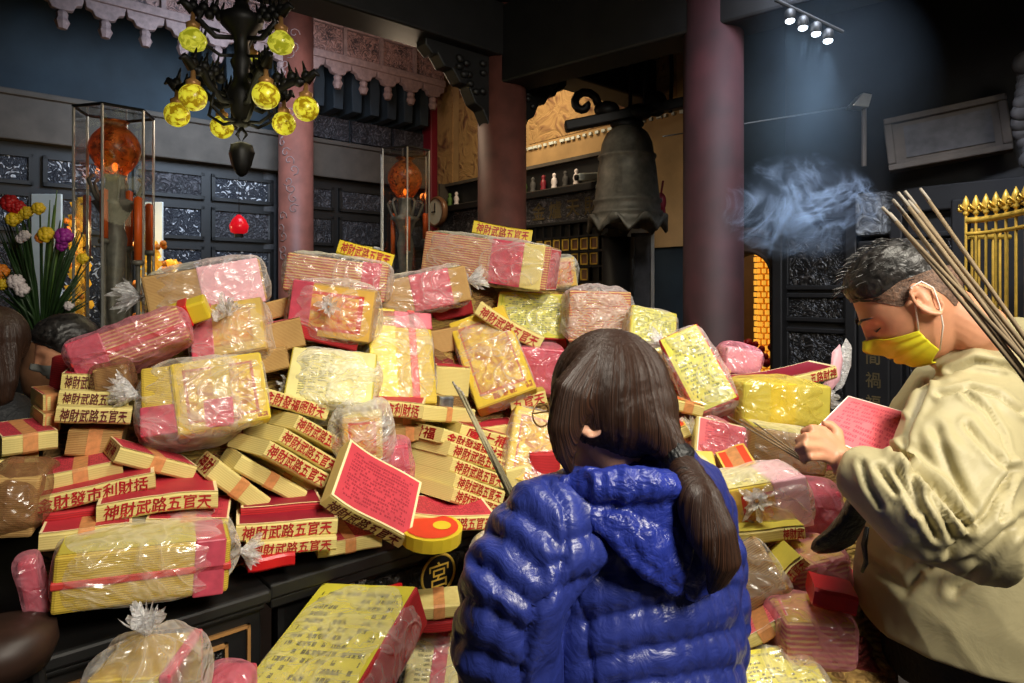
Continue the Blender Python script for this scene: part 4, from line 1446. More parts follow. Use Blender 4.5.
def pose(ax, ay, bx, by, yaw, dd, lean):
    mx, my = (ax + bx) / 2, (ay + by) / 2
    Y = D(mx, my) + dd
    dX = (bx - ax) / F * Y
    dY = math.tan(math.radians(yaw)) * dX
    A, B = P(ax, ay, Y - dY / 2), P(bx, by, Y + dY / 2)
    x = (B - A).normalized()
    if lean is None:
        z = Vector((0, 0, 1))
        z = (z - x * z.dot(x)).normalized()
    else:
        v = ((A + B) / 2 - Vector((0, 0, CZ))).normalized()
        z = x.cross(v).normalized()
        y = z.cross(x)
        c, s = math.cos(math.radians(lean)), math.sin(math.radians(lean))
        z = (z * c + y * s).normalized()
    y = z.cross(x)
    o = (A + B) / 2
    m = Matrix.Identity(4)
    m.col[0][:3], m.col[1][:3], m.col[2][:3], m.col[3][:3] = x, y, z, o
    return m, (B - A).length, Y


TA, TBX = '神財武路五官天', '金財發市利財括'
GRP = 'paper bundles in the heap'


def bundle(label, ax, ay, bx, by, h, W=0.20, yaw=30, dd=0.0, lean=None, front=None, end=None, top='red_sheet', band=True, bend=0.0, side='edge', fspan=(0.06, 0.94), tops=None, name='paper_bundle', ink='ink_red'):
    m, L, Y = pose(ax, ay, bx, by, yaw, dd, lean)
    Tk = h / F * Y
    if lean is not None:
        Tk /= max(0.35, math.cos(math.radians(lean)))
    root = thing(name, label, 'paper bundle', m, GRP)

    def wp(x, y, z):
        u = 2 * x / L
        dz = bend * L * (1 - u * u)
        pin = 0.012 * Tk * math.exp(-(u / 0.12) ** 2) * (1 if band else 0) * 6
        zz = Tk / 2 + (z - Tk / 2) * (1 - pin / Tk * 0.9) if band else z
        return (x, y + 0.004 * math.sin(3 * u), zz + dz)
    q = MB()
    nx = 14
    vs, fs, ring = [], [], None
    r = min(0.006, Tk * 0.2)
    sec = [(r, 0), (W - r, 0), (W, r), (W, Tk - r), (W - r, Tk), (r, Tk), (0.0, Tk - r), (0.0, r)]
    for i in range(nx + 1):
        x = -L / 2 + L * i / nx
        for (y, z) in sec:
            vs.append(wp(x, y, z))
    k8 = len(sec)
    for i in range(nx):
        for k in range(k8):
            k2 = (k + 1) % k8
            fs.append((i * k8 + k, i * k8 + k2, (i + 1) * k8 + k2, (i + 1) * k8 + k))
    fs.append(tuple(reversed(range(k8)))[::1]); fs.append(tuple(nx * k8 + k for k in range(k8)))
    fs = [tuple(reversed(f)) for f in fs]
    q.add(vs, fs)
    q.build('paper_stack', M[side], root)
    if top:
        q = MB()
        vs, fs, uvs = [], [], []
        for i in range(nx + 1):
            x = -L / 2 + L * i / nx
            for j in range(2):
                vs.append(Vector(wp(x, 0.002 if j == 0 else W - 0.002, Tk)) + Vector((0, 0, 0.0012)))
        for i in range(nx):
            fs.append((2 * i, 2 * i + 2, 2 * i + 3, 2 * i + 1))
            uvs.append([(i / nx, 0), ((i + 1) / nx, 0), ((i + 1) / nx, 1), (i / nx, 1)])
        q.add(vs, fs, 0, uvs)
        q.build('cover_sheet', M[top], root)
    if band and not front:
        q = MB()
        e = 0.0015
        vs = []
        for x in (-0.016, 0.016):
            for (y, z) in sec:
                c = Vector(wp(x, y, z)); cc = Vector(wp(x, W / 2, Tk / 2))
                dlt = c - cc
                vs.append(c + Vector((0, e if dlt.y > 0 else -e, e if dlt.z > 0 else -e)))
        fs = [(k, k8 + k, k8 + (k + 1) % k8, (k + 1) % k8) for k in range(k8)]
        q.add(vs, fs)
        q.build('paper_band', M['band'], root)
    for txt, where in ((front, 0), (end, 1)):
        if not txt:
            continue
        tv, tf, tw, th = text_mesh(txt, 0.022)
        q = MB()
        if where == 0:
            span = L * (fspan[1] - fspan[0]); cx_ = L * ((fspan[0] + fspan[1]) / 2 - 0.5)
            sx = min(span / tw, Tk * 1.25 / th)
            sz = Tk * 0.80 / th
            vsx = []
            for v in tv:
                jig = 0.04 * Tk * math.sin(v[0] * 9)
                p = wp(cx_ + v[0] * sx + v[1] * sx * 0.12, 0, Tk / 2 + v[1] * sz + jig)
                vsx.append((p[0], p[1] - 0.0012, p[2]))
        else:
            sx = min(W * 0.8 / tw, Tk * 1.2 / th)
            sz = Tk * 0.78 / th
            vsx = [Vector(wp(-L / 2, W / 2 - v[0] * sx, Tk / 2 + v[1] * sz)) - Vector((0.0012, 0, 0)) for v in tv]
        q.add(vsx, tf)
        q.build('lettering', M[ink], root)
    return root


_dirs = None


def cube_dirs(n=18):
    global _dirs
    if _dirs:
        return _dirs
    idx, vs, fs = {}, [], []

    def vid(p):
        k = tuple(round(c, 5) for c in p)
        if k not in idx:
            idx[k] = len(vs); vs.append(Vector(p))
        return idx[k]
    lin_ = [math.tan((2 * i / n - 1) * math.pi / 4) for i in range(n + 1)]
    for ax in range(3):
        for sg in (-1, 1):
            for i in range(n):
                for j in range(n):
                    quad = []
                    for a, b in ((i, j), (i + 1, j), (i + 1, j + 1), (i, j + 1)):
                        p = [0, 0, 0]
                        p[ax] = sg; p[(ax + 1) % 3] = lin_[a]; p[(ax + 2) % 3] = lin_[b]
                        quad.append(vid(p))
                    fs.append(tuple(quad) if sg > 0 else tuple(reversed(quad)))
    _dirs = (vs, fs)
    return _dirs


def shell(half, centre, margin, knot, ext, seed, crumple=0.012, power=5.0):
    """bag film drawn over a box and gathered towards its knot"""
    vs0, fs = cube_dirs()
    a, b, c = half[0] + margin, half[1] + margin, half[2] + margin
    out = []
    if knot is not None:
        kd = Vector(knot).normalized()
        kp = Vector((kd.x * a, kd.y * b, kd.z * c))
        s = 1.0 / max(abs(kd.x), abs(kd.y), abs(kd.z))
        kp = kp * (s * 0.85) + kd * ext
        ref = kd.orthogonal().normalized(); ref2 = kd.cross(ref)
    off = Vector((seed * 3.7, seed * 1.3, -seed * 2.1))
    for d in vs0:
        n = (abs(d.x) ** power + abs(d.y) ** power + abs(d.z) ** power) ** (1 / power)
        u = d / n
        p = Vector((u.x * a, u.y * b, u.z * c))
        nz = mnoise.noise((p + off) * 16) * 0.6 + (0.5 - abs(mnoise.noise((p + off) * 9))) * 0.8
        p += Vector((u.x / a, u.y / b, u.z / c)).normalized() * (crumple * nz)
        if knot is not None:
            dn = d.normalized()
            w = sstep(math.cos(math.radians(62)), math.cos(math.radians(5)), dn.dot(kd))
            if w > 0:
                phi = math.atan2(dn.dot(ref2), dn.dot(ref))
                ww = w ** 1.4
                tgt = kp + (ref * math.cos(phi) + ref2 * math.sin(phi)) * 0.012
                p = p.lerp(tgt, ww)
                p += (ref * math.cos(phi) + ref2 * math.sin(phi)) * (0.012 * math.sin(9 * phi + seed) * 4 * w * (1 - w))
        out.append(p + Vector(centre))
    kpt = kp + Vector(centre) if knot is not None else None
    return out, fs, kpt, (kd if knot is not None else None)


def knot_tuft(root, kp, kd, size, seed, mat='film_knot'):
    """the crumpled free end of the bag above its twist"""
    ref = kd.orthogonal().normalized(); ref2 = kd.cross(ref)
    q = MB()
    off = Vector((seed * 5.1, seed * 2.3, seed))
    for layer, (wide, tall) in enumerate(((1.0, 1.25), (0.62, 1.55), (0.32, 1.2))):
        n, m = 44, 9
        vs, fs = [], []
        for j in range(m):
            t_ = j / (m - 1)
            for k in range(n):
                an = 2 * math.pi * k / n
                c = Vector((math.cos(an), math.sin(an), 0))
                n1 = mnoise.noise(c * 1.6 + off + Vector((0, 0, layer)))
                n2 = mnoise.noise(c * 4.2 + off + Vector((0, 0, t_ * 1.5 + layer)))
                rad = size * (0.14 + wide * t_ ** 0.9 * (0.62 + 0.75 * n1 + 0.65 * n2 * t_))
                hgt = size * tall * (t_ - 0.25 * t_ * t_) * (0.85 + 0.7 * n2 * t_ - 0.4 * n1)
                vs.append(kp + kd * hgt + (ref * c.x + ref2 * c.y) * max(rad, size * 0.08))
        for j in range(m - 1):
            for k in range(n):
                k2 = (k + 1) % n
                fs.append((j * n + k, j * n + k2, (j + 1) * n + k2, (j + 1) * n + k))
        q.add(vs, fs)
    o = q.build('bag_knot', M[mat], root, smooth=True)
    q = MB().tube([kp + kd * 0.002 + (ref * math.cos(a * 0.785) + ref2 * math.sin(a * 0.785)) * (size * 0.17) for a in range(9)], size * 0.08, 6)
    q.build('knot_twist', M['film_white'], o, smooth=True)


_seed = [0]


def pack(label, ax, ay, bx, by, h, dep=0.14, yaw=20, dd=0.0, lean=None, front=None, top=None, left=None, right=None, side='edge_yellow', bands=(), film='film', knot=None, kext=0.06, ksize=0.055, margin=0.010, crumple=0.010, shrink=1.0, front2=None, cat='bagged paper', name='bagged_paper_pack', tilt_in=0.0, power=5.0):
    m, L, Y = pose(ax, ay, bx, by, yaw, dd, lean)
    H = h / F * Y
    if lean is not None:
        H /= max(0.35, math.cos(math.radians(lean)))
    _seed[0] += 1
    sd = _seed[0]
    root = thing(name, label, cat, m, None)
    l, d_, hh = L * shrink / 2, dep * shrink / 2, H * shrink / 2
    im = T(0, dep / 2, H / 2) @ Matrix.Rotation(tilt_in, 4, 'Y')
    q = MB().box((-l, -d_, -hh), (l, d_, hh), 0, im)
    q.build('paper_stack', M[side], root, bevel=min(0.008, hh * 0.3))
    e = 0.0015
    k_ = 0.006

    def face(mat, pts):
        q = MB().add(pts, [(0, 1, 2, 3)], 0, [[(0, 0), (1, 0), (1, 1), (0, 1)]], im)
        q.build('cover_sheet', M[mat], root)
    if front:
        face(front, [(-l + k_, -d_ - e, -hh + k_), (l - k_, -d_ - e, -hh + k_), (l - k_, -d_ - e, hh - k_), (-l + k_, -d_ - e, hh - k_)])
    if top:
        face(top, [(-l + k_, -d_ + k_, hh + e), (l - k_, -d_ + k_, hh + e), (l - k_, d_ - k_, hh + e), (-l + k_, d_ - k_, hh + e)])
    if left:
        face(left, [(-l - e, d_ - k_, -hh + k_), (-l - e, -d_ + k_, -hh + k_), (-l - e, -d_ + k_, hh - k_), (-l - e, d_ - k_, hh - k_)])
    if right:
        face(right, [(l + e, -d_ + k_, -hh + k_), (l + e, d_ - k_, -hh + k_), (l + e, d_ - k_, hh - k_), (l + e, -d_ + k_, hh - k_)])
    for bm, u0, u1, axis in bands:
        q = MB()
        e2 = 0.003
        if axis == 'x':
            q.box((-l + 2 * l * u0, -d_ - e2, -hh - e2), (-l + 2 * l * u1, d_ + e2, hh + e2), 0, im)
        else:
            q.box((-l - e2, -d_ - e2, -hh + 2 * hh * u0), (l + e2, d_ + e2, -hh + 2 * hh * u1), 0, im)
        q.build('wrapping_band', M[bm], root, bevel=0.004)
    if film:
        vs, fs, kp, kd = shell((L / 2, dep / 2, H / 2), (0, dep / 2, H / 2), margin, knot, kext, sd, crumple, power)
        MB().add(vs, fs).build('plastic_bag', M[film], root, smooth=True)
        if knot is not None:
            knot_tuft(root, kp, kd, ksize, sd)
    return root

# ------------------------------------------------------------------ the heap, piece by piece
# far left blocks
bundle('plain pale block lowest of the pile at the far left edge', -8, 474, 37, 472, 13, dd=0.04, front=None, top=None, yaw=25)
bundle('pink-topped plain block near the left edge beside the lettered stack', 2, 457, 58, 449, 19, W=0.24, dd=0.02, yaw=30)
bundle('small pink-topped block peeping out left of the lettered stack', 43, 413, 62, 411, 18, dd=0.10, yaw=30)
bundle('plain block end under the small pink-topped block left of the lettered stack', 42, 432, 60, 431, 17, dd=0.07, top=None, yaw=30)
bundle('upright red-faced bundle leaning beside the masked man in black', 48, 396, 74, 392, 40, W=0.05, dd=0.20, lean=12, top=None, side='edge_red', band=False, yaw=-35)
bundle('lettered block topmost of three under the long pink bag', 60, 391, 122, 392, 17, dd=0.04, front=TA, yaw=22, top='red_plain', ink='ink_dark')
bundle('lettered block in the middle of three under the long pink bag', 57, 406, 128, 408, 15, dd=0.02, front=TA, yaw=22, top=None, ink='ink_dark')
bundle('lettered block lowest of three under the long pink bag', 54, 423, 130, 425, 16, dd=0.0, front=TA, yaw=22, top=None, ink='ink_dark')
bundle('shadowed brown block beneath the three lettered blocks', 64, 456, 118, 458, 26, dd=0.07, front=None, top=None, side='edge_kraft', yaw=20)
bundle('red-topped block slanting down to the right beside the gold-framed bag', 113, 463, 191, 482, 16, W=0.16, dd=-0.03, yaw=30, end='財神')
bundle('red-topped plain block with kraft band above the wide lettered block', 37, 497, 124, 479, 19, W=0.20, dd=0.0, yaw=24)
bundle('lettered block reading money and market, tilted up to the right', 30, 517, 156, 489, 17, dd=-0.03, front=TBX, yaw=22, top='red_plain')
bundle('arched lettered block overlapping the tilted lettered block', 96, 525, 218, 509, 18, dd=-0.07, front=TA, yaw=22, bend=0.03, top='red_plain')
bundle('dark red wrapped block squeezed under the tilted lettered block', 42, 531, 97, 525, 17, dd=-0.0, front=None, top=None, side='edge_red', band=False, yaw=22)
bundle('plain block with kraft band resting on the long clear bag, left one', 38, 553, 131, 541, 18, dd=-0.05, yaw=22, top='red_plain')
bundle('red-topped block with kraft band resting on the long clear bag, right one', 143, 539, 226, 538, 19, dd=-0.06, yaw=18)
pack('long clear bag of yellow paper with a red roll at its right end', 49, 617, 228, 592, 56, dep=0.26, yaw=22, dd=-0.09, side='edge_yellow', top='yellow_plain', bands=(('band_red', 0.42, 0.56, 'z'), ('pink_wrap', 0.78, 0.97, 'x')), film='film', knot=(1, -0.1, -0.1), kext=0.05, ksize=0.04, margin=0.012)
pack('crumpled brown bag slumped at the far left edge', -18, 540, 32, 538, 60, dep=0.2, yaw=20, dd=0.0, side='edge_kraft', film='film_brown', margin=0.015, crumple=0.02, power=3.0)
pack('pink roll wrapped in film standing left of the long clear bag', 28, 628, 46, 622, 66, dep=0.05, yaw=22, dd=-0.02, side='pink_wrap', film='film_pink', margin=0.006)

# middle left cluster
bundle('bent lettered block above the plain stepped blocks, its end lettered too', 257, 402, 326, 421, 15, W=0.17, dd=-0.03, yaw=38, front='金財發福照財天', end='庫財福', top=None)
bundle('lettered block topmost of the three stepped blocks', 292, 429, 345, 457, 15, W=0.19, dd=-0.01, yaw=42, front=TA, top=None, fspan=(0.03, 0.97))
bundle('lettered block in the middle of the three stepped blocks', 277, 442, 334, 475, 15, W=0.19, dd=-0.03, yaw=42, front=TA, top=None, fspan=(0.03, 0.97))
bundle('lettered block lowest of the three stepped blocks', 262, 456, 323, 489, 16, W=0.19, dd=-0.05, yaw=42, front=TA, top=None, fspan=(0.03, 0.97))
bundle('plain block with lettered end slanting steeply beside the stepped blocks', 205, 478, 258, 516, 20, W=0.15, dd=-0.02, yaw=30, top=None, end='神財')
bundle('plain banded block slanting beneath the stepped blocks', 232, 470, 299, 506, 16, W=0.15, dd=-0.01, yaw=30, top=None)
bundle('plain banded block tucked under the lowest stepped block', 258, 462, 312, 495, 18, W=0.15, dd=0.03, yaw=30, top=None)
bundle('dark red film-wrapped block lying on the lettered pair', 240, 526, 322, 519, 17, dd=0.0, front=None, top='dark_red_sheet', side='edge_red', band=False, yaw=22)
bundle('lettered block upper of the pair at the table edge', 235, 543, 337, 535, 17, dd=-0.05, front=TA, yaw=20, top='dark_red_sheet')
bundle('lettered block lower of the pair at the table edge', 245, 558, 336, 551, 14, dd=-0.05, front=TA, yaw=20, top=None)
bundle('small red box under the lettered pair at the table edge', 248, 574, 295, 566, 13, W=0.12, dd=-0.04, top=None, side='red_box', band=False, yaw=24, name='red_box')
bundle('plain banded block with red top at the table edge under the big red sheet', 318, 559, 382, 548, 14, dd=-0.01, yaw=25)
bundle('tilted block showing a large red printed sheet in the middle of the heap', 319, 505, 397, 549, 13, W=0.21, dd=-0.08, lean=-52, yaw=22, front=TA, band=False, bend=-0.025, ink='ink_dark')
pack('crumpled clear white bag between the stepped blocks and the right stack', 338, 470, 388, 466, 58, dep=0.12, yaw=10, dd=0.0, side='edge', front='orange_print', film='film_white', margin=0.02, crumple=0.03, power=2.6, shrink=0.8)
pack('small pink film packet wedged left of the right stack', 384, 492, 412, 488, 44, dep=0.1, yaw=10, dd=0.04, side='pink_wrap', film='film_pink', margin=0.01, crumple=0.02, power=3)
bundle('lettered and banded block lying across above the right stack', 420, 421, 474, 424, 15, W=0.24, dd=-0.0, yaw=48, top=None, end=None)
bundle('lettered block reading money and market under the tall yellow bag', 356, 414, 422, 420, 16, W=0.14, dd=-0.02, yaw=4, front=TBX, top='red_plain', band=False)
bundle('small curved kraft block behind the right stack', 388, 428, 426, 424, 15, W=0.14, dd=0.05, yaw=20, top=None, side='edge_kraft', end=None)
bundle('second small curved kraft block below the first behind the right stack', 391, 443, 428, 441, 14, W=0.14, dd=0.05, yaw=20, top=None, side='edge_kraft')
bundle('small silver foil packet beside the tall yellow bag', 439, 410, 453, 410, 13, W=0.04, dd=0.0, yaw=20, top=None, side='foil', band=False, name='foil_packet')
bundle('short lettered block on top of the right stack', 458, 438, 515, 452, 14, W=0.2, dd=0.02, yaw=30, front='庫十補', top='red_plain', fspan=(0.1, 0.85))
bundle('lettered block reading golden wealth, second from the top of the right stack', 440, 443, 506, 464, 14, W=0.2, dd=-0.01, yaw=45, front='金財發福路財天', end='財福', top=None)
bundle('lettered block third from the top of the right stack', 447, 456, 509, 476, 14, W=0.24, dd=-0.01, yaw=47, front=TA, top=None)
bundle('lettered block fourth from the top of the right stack', 449, 472, 504, 490, 14, W=0.25, dd=-0.01, yaw=47, front=TA, top=None)
bundle('lettered block fifth from the top of the right stack', 452, 488, 502, 505, 14, W=0.25, dd=-0.02, yaw=47, front=TA, top=None)
bundle('lettered block sixth from the top of the right stack, near its foot', 450, 502, 499, 518, 14, W=0.27, dd=-0.02, yaw=47, front=TA, top=None)
bundle('bowed red-topped lettered block at the foot of the right stack', 408, 528, 494, 530, 15, W=0.2, dd=-0.10, yaw=16, front=TA, bend=-0.03, fspan=(0.30, 0.97), band=False)
bundle('tall plain pale block standing right of the right stack', 510, 500, 540, 492, 30, W=0.12, dd=0.06, yaw=20, top=None, band=False)
bundle('red-ended block behind the blue jacket shoulder', 514, 465, 540, 460, 22, W=0.12, dd=0.1, yaw=10, top=None, side='edge_red', band=False)
pm_, L_, Y_ = pose(400, 556, 464, 555, 10, -0.16, -30)
gb = thing('ingot_box', 'golden rounded box with red-orange top at the table edge', 'box', pm_)
oct_ = [(L_ / 2 * math.cos(a * math.pi / 10) , 0.09 + 0.085 * math.sin(a * math.pi / 10)) for a in range(20)]
Hk = 0.04
q = MB()
q.add([(x, y, 0) for x, y in oct_] + [(x * 1.02, y, Hk) for x, y in oct_], [tuple(reversed(range(20))), tuple(range(20, 40))] + [(k, (k + 1) % 20, 20 + (k + 1) % 20, 20 + k) for k in range(20)])
q.build('box_body', M['yellow_card'], gb)
q = MB().add([(x * 0.88, 0.09 + (y - 0.09) * 0.86, Hk + 0.002) for x, y in oct_], [tuple(range(20))]); q.build('box_lid', M['orange_card'], gb)
q = MB().add([(x * 0.3 + 0.03, 0.09 + (y - 0.09) * 0.3, Hk + 0.004) for x, y in oct_], [tuple(range(20))]); q.build('gold_label', M['yellow_card'], gb)

# upper left bags
pack('big clear knotted bag at the upper left of the heap top', 150, 322, 268, 300, 44, dep=0.24, yaw=20, dd=0.06, side='edge_kraft', top='pale_yellow', bands=(('pink_pale', 0.45, 0.98, 'x'),), left=None, film='film', knot=(-1, -0.25, 0.1), kext=0.03, ksize=0.06, margin=0.02, crumple=0.016)
pack('knotted clear bag with round golden print at the upper left', 192, 362, 268, 348, 56, dep=0.16, yaw=15, dd=0.0, lean=30, side='edge_kraft', front='kraft_round', bands=(('pink_wrap', 0.0, 0.3, 'x'),), film='film', knot=(0.05, -1, 0.30), kext=0.02, ksize=0.05, margin=0.016, crumple=0.016, power=4)
pack('small yellow box with a red mark between the upper left bags', 172, 332, 212, 319, 20, dep=0.07, yaw=15, dd=-0.03, lean=-20, side='yellow_card', bands=(('red_box', 0.3, 0.55, 'x'),), film=None, name='yellow_box', cat='box')
pack('long pink film bag slanting down to the left above the lettered stack', 78, 380, 190, 338, 36, dep=0.13, yaw=20, dd=-0.02, lean=10, side='edge_pink', bands=(('band_red', 0.35, 0.5, 'z'), ('pink_wrap', 0.0, 0.3, 'x')), film='film_pink', margin=0.016, crumple=0.02, power=3.5)
pack('brown paper wad under the long pink bag', 96, 400, 130, 394, 30, dep=0.1, yaw=20, dd=0.02, side='edge_kraft', film='film_brown', margin=0.012, crumple=0.02, power=3)
pack('large knotted bag with gold-framed sheet in the left of the heap', 138, 440, 236, 426, 74, dep=0.17, yaw=18, dd=-0.06, lean=12, side='edge_yellow', front=None, bands=(('pink_wrap', 0.0, 0.42, 'z'),), film='film', knot=(-1, -0.5, 0.25), kext=0.015, ksize=0.06, margin=0.016, crumple=0.016, shrink=0.94)
pack('gold-framed yellow sheet pack beside the large left knot', 178, 436, 272, 418, 72, dep=0.06, yaw=24, dd=-0.085, lean=12, side='yellow_card', front='yellow_frame', film='film', margin=0.005, crumple=0.008)
bundle('layered kraft slab with pink top sheet in the upper middle left', 238, 362, 306, 346, 30, W=0.2, dd=0.05, yaw=15, side='edge_kraft', top='pink_sheet', band=False)
bundle('kraft block lying behind the pale crumpled bag', 225, 384, 290, 368, 22, W=0.2, dd=0.05, yaw=15, side='edge_kraft', top=None, band=False)
bundle('dark red block with lettering under the pink knotted bag', 285, 335, 356, 352, 14, W=0.2, dd=0.0, yaw=15, side='edge_red', top='red_plain', band=False)
pack('pale yellow crumpled bag with a brown torn end in the centre left', 282, 400, 372, 406, 56, dep=0.15, yaw=10, dd=-0.04, lean=25, side='yellow_plain', front='pale_yellow', left=None, film='film_white', knot=(-1, -0.2, -0.2), kext=0.0, ksize=0.03, margin=0.015, crumple=0.02, power=3.6)
pack('clear bag of striped bundles on the heap top left of centre', 282, 290, 384, 303, 38, dep=0.2, yaw=8, dd=0.05, side='edge_pink', top='pale_yellow', bands=(('pink_wrap', 0.74, 0.93, 'x'),), film='film', margin=0.016, crumple=0.012)
bundle('orange lettered block lying on the striped bag at the heap top', 336, 253, 391, 268, 14, W=0.14, dd=0.02, yaw=10, front=TA, top='yellow_plain', side='yellow_card', band=False)
pack('small yellow box with foil end behind the orange lettered block', 352, 262, 378, 266, 18, dep=0.07, yaw=10, dd=0.12, side='yellow_card', right=None, bands=(('foil', 0.7, 1.0, 'x'),), film=None, name='yellow_box', cat='box')
pack('pinkish knotted bag left of the tall yellow bag', 286, 334, 370, 344, 54, dep=0.15, yaw=5, dd=-0.03, side='edge_kraft', front='orange_print', bands=(('pink_wrap', 0.0, 0.25, 'x'),), film='film', knot=(-0.05, -1, 0.15), kext=0.02, ksize=0.04, margin=0.018, crumple=0.018, power=3.4)
pack('tall yellow bag with a pink band standing in the centre', 371, 402, 438, 403, 98, dep=0.17, yaw=22, dd=0.0, lean=22, side='edge_yellow', front=None, left='yellow_text', bands=(('yellow_card', 0.0, 0.42, 'x'), ('pink_wrap', 0.80, 0.99, 'z'), ('band_red', 0.62, 0.74, 'x')), film='film', margin=0.014, crumple=0.012, power=4)
pack('clear bag with a frilly white knot beside the top bag', 384, 318, 472, 300, 36, dep=0.2, yaw=10, dd=0.02, side='edge_kraft', top='pale_yellow', bands=(('pink_wrap', 0.35, 0.8, 'x'),), film='film', knot=(1, -0.35, 0.05), kext=0.02, ksize=0.062, margin=0.018, crumple=0.015)
pack('big clear bag topmost on the heap, red and purple papers inside', 420, 272, 545, 291, 43, dep=0.2, yaw=-18, dd=0.0, side='edge_pink', top='pale_yellow', bands=(('edge', 0.80, 0.96, 'x'), ('pink_wrap', 0.55, 0.80, 'x')), right='pink_sheet', film='film', margin=0.014, crumple=0.012)
bundle('orange lettered block crowning the topmost bag', 472, 233, 531, 243, 13, W=0.16, dd=0.0, yaw=5, front=TA, top='yellow_plain', side='yellow_card', band=False, bend=-0.02)
pack('small clear bag with red paper behind the topmost bag', 546, 290, 578, 286, 30, dep=0.12, yaw=0, dd=0.15, side='edge', front='orange_print', film='film_white', margin=0.016, crumple=0.02, power=3.2)
pack('yellow sheet pack under the topmost bag', 492, 336, 566, 340, 48, dep=0.12, yaw=-8, dd=0.03, lean=28, side='edge_red', front='yellow_text', film='film', margin=0.006)
bundle('curved lettered block sloping beneath the topmost bag', 474, 314, 538, 350, 14, W=0.14, dd=-0.13, yaw=0, front=TA, top=None, bend=-0.03, band=False)
pack('gold-framed dragon sheet pack leaning in the centre of the heap', 477, 410, 537, 388, 98, dep=0.09, yaw=5, dd=-0.04, lean=24, side='edge_yellow', front='yellow_frame', film='film', margin=0.006, crumple=0.008)
pack('clear lumpy bag of pink papers right of the yellow sheet pack', 568, 342, 630, 344, 52, dep=0.18, yaw=0, dd=0.02, side='edge_pink', front=None, film='film_white', margin=0.02, crumple=0.028, power=3.2)
pack('pink film bag half hidden beside the long dark hair', 512, 392, 562, 396, 46, dep=0.14, yaw=0, dd=0.06, side='pink_wrap', film='film_pink', margin=0.014, crumple=0.02, power=3.2)
bundle('curved red lettered block end beside the pink film bag', 512, 412, 548, 404, 14, W=0.14, dd=0.0, yaw=5, front='五官天', top='yellow_plain', band=False)
pack('orange and yellow film pack left of the dark-haired woman', 504, 478, 564, 492, 76, dep=0.08, yaw=8, dd=0.02, lean=16, side='edge_yellow', front='yellow_frame', film='film', margin=0.008, crumple=0.014)
bundle('tall narrow red and yellow block behind the blue shoulder', 530, 500, 560, 500, 46, W=0.1, dd=0.10, yaw=0, side='edge_red', top=None, band=False)

# right half of the heap
pack('yellow pack highest on the right slope', 628, 346, 676, 356, 44, dep=0.12, yaw=0, dd=0.10, lean=30, side='edge_yellow', front='yellow_text', film='film', margin=0.01)
pack('tall yellow printed pack with grey knot on the right slope', 697, 416, 740, 398, 90, dep=0.09, yaw=-6, dd=-0.09, lean=20, side='edge_red', front='yellow_text', film='film', knot=(-0.75, 0, 1), kext=0.01, ksize=0.045, margin=0.010, crumple=0.012)
pack('pink and orange side pack left of the tall yellow printed pack', 664, 404, 690, 428, 72, dep=0.10, yaw=10, dd=0.10, lean=12, side='edge_pink', film='film_pink', margin=0.008)
pack('purple film packet right of the tall yellow printed pack', 724, 372, 760, 378, 26, dep=0.12, yaw=0, dd=0.12, side='pink_pale', film='film_pink', margin=0.012, crumple=0.02, power=3)
bundle('long flared block with dark red top over the yellow bag', 735, 394, 838, 378, 12, W=0.17, dd=-0.02, yaw=4, front='五路財神', top='dark_red_sheet', fspan=(0.74, 0.99), bend=-0.035)
fl0 = P(836, 372, D(830, 380) - 0.02)
ft = thing('film_tail', 'pink and white crumpled wrapper tail sticking up at the end of the flared block', 'wrapper', T(fl0))
q = MB()
for k, (mat, pts, nn_) in enumerate((('pink_pale', [(822, 386), (830, 372), (832, 352), (840, 344), (843, 360), (840, 380), (832, 390)], (-0.3, -1, 0.2)), ('film_knot', [(834, 392), (839, 375), (840, 350), (846, 338), (851, 345), (850, 366), (842, 388)], (0.4, -1, 0.1)))):
    q = MB(); q.pillow([P(x, y, fl0.y + 0.02 * k + 0.0006 * (390 - y)) - fl0 for x, y in pts], nn_, 0.014, 6, back=-0.6)
    q.build('wrapper_flap', M[mat], ft, smooth=True)
pack('yellow bag with orange print under the flared block', 742, 425, 830, 428, 42, dep=0.13, yaw=6, dd=-0.0, side='yellow_plain', right='orange_print', front='yellow_plain', bands=(('yellow_card', 0.3, 0.6, 'x'),), film='film_yellow', knot=(1, -0.2, 0.2), kext=0.0, ksize=0.045, margin=0.012, crumple=0.016)
pack('purple film bag left of the yellow bag under the flared block', 722, 424, 752, 432, 34, dep=0.1, yaw=0, dd=0.06, side='pink_wrap', film='film_pink', margin=0.01, crumple=0.018, power=3)
pack('kraft box with pale yellow top beside the hand of the man', 746, 464, 826, 478, 38, dep=0.14, yaw=-6, dd=0.02, side='edge_kraft', top='yellow_plain', film='film', margin=0.006)
bundle('orange-red topped block beside the long hair, upper one', 672, 410, 702, 418, 12, W=0.14, dd=-0.08, yaw=6, top='orange_sheet')
bundle('orange-red topped block beside the long hair, lower one', 668, 448, 692, 436, 12, W=0.12, dd=-0.06, yaw=-10, top='orange_sheet')
pack('pinkish wrinkled film bag below the tall yellow printed pack', 694, 452, 770, 470, 38, dep=0.13, yaw=-4, dd=0.0, lean=20, side='edge', front='pink_sheet', film='film_pink', knot=(-1, -0.3, 0.2), kext=0.0, ksize=0.04, margin=0.012, crumple=0.018, power=3.6)
pack('clear bag with yellow and pink paper beside the blue jacket', 682, 530, 732, 530, 82, dep=0.14, yaw=0, dd=-0.03, lean=22, side='edge_yellow', front='yellow_plain', bands=(('pink_wrap', 0.12, 0.55, 'z'),), film='film', margin=0.010, crumple=0.014, power=3.6)
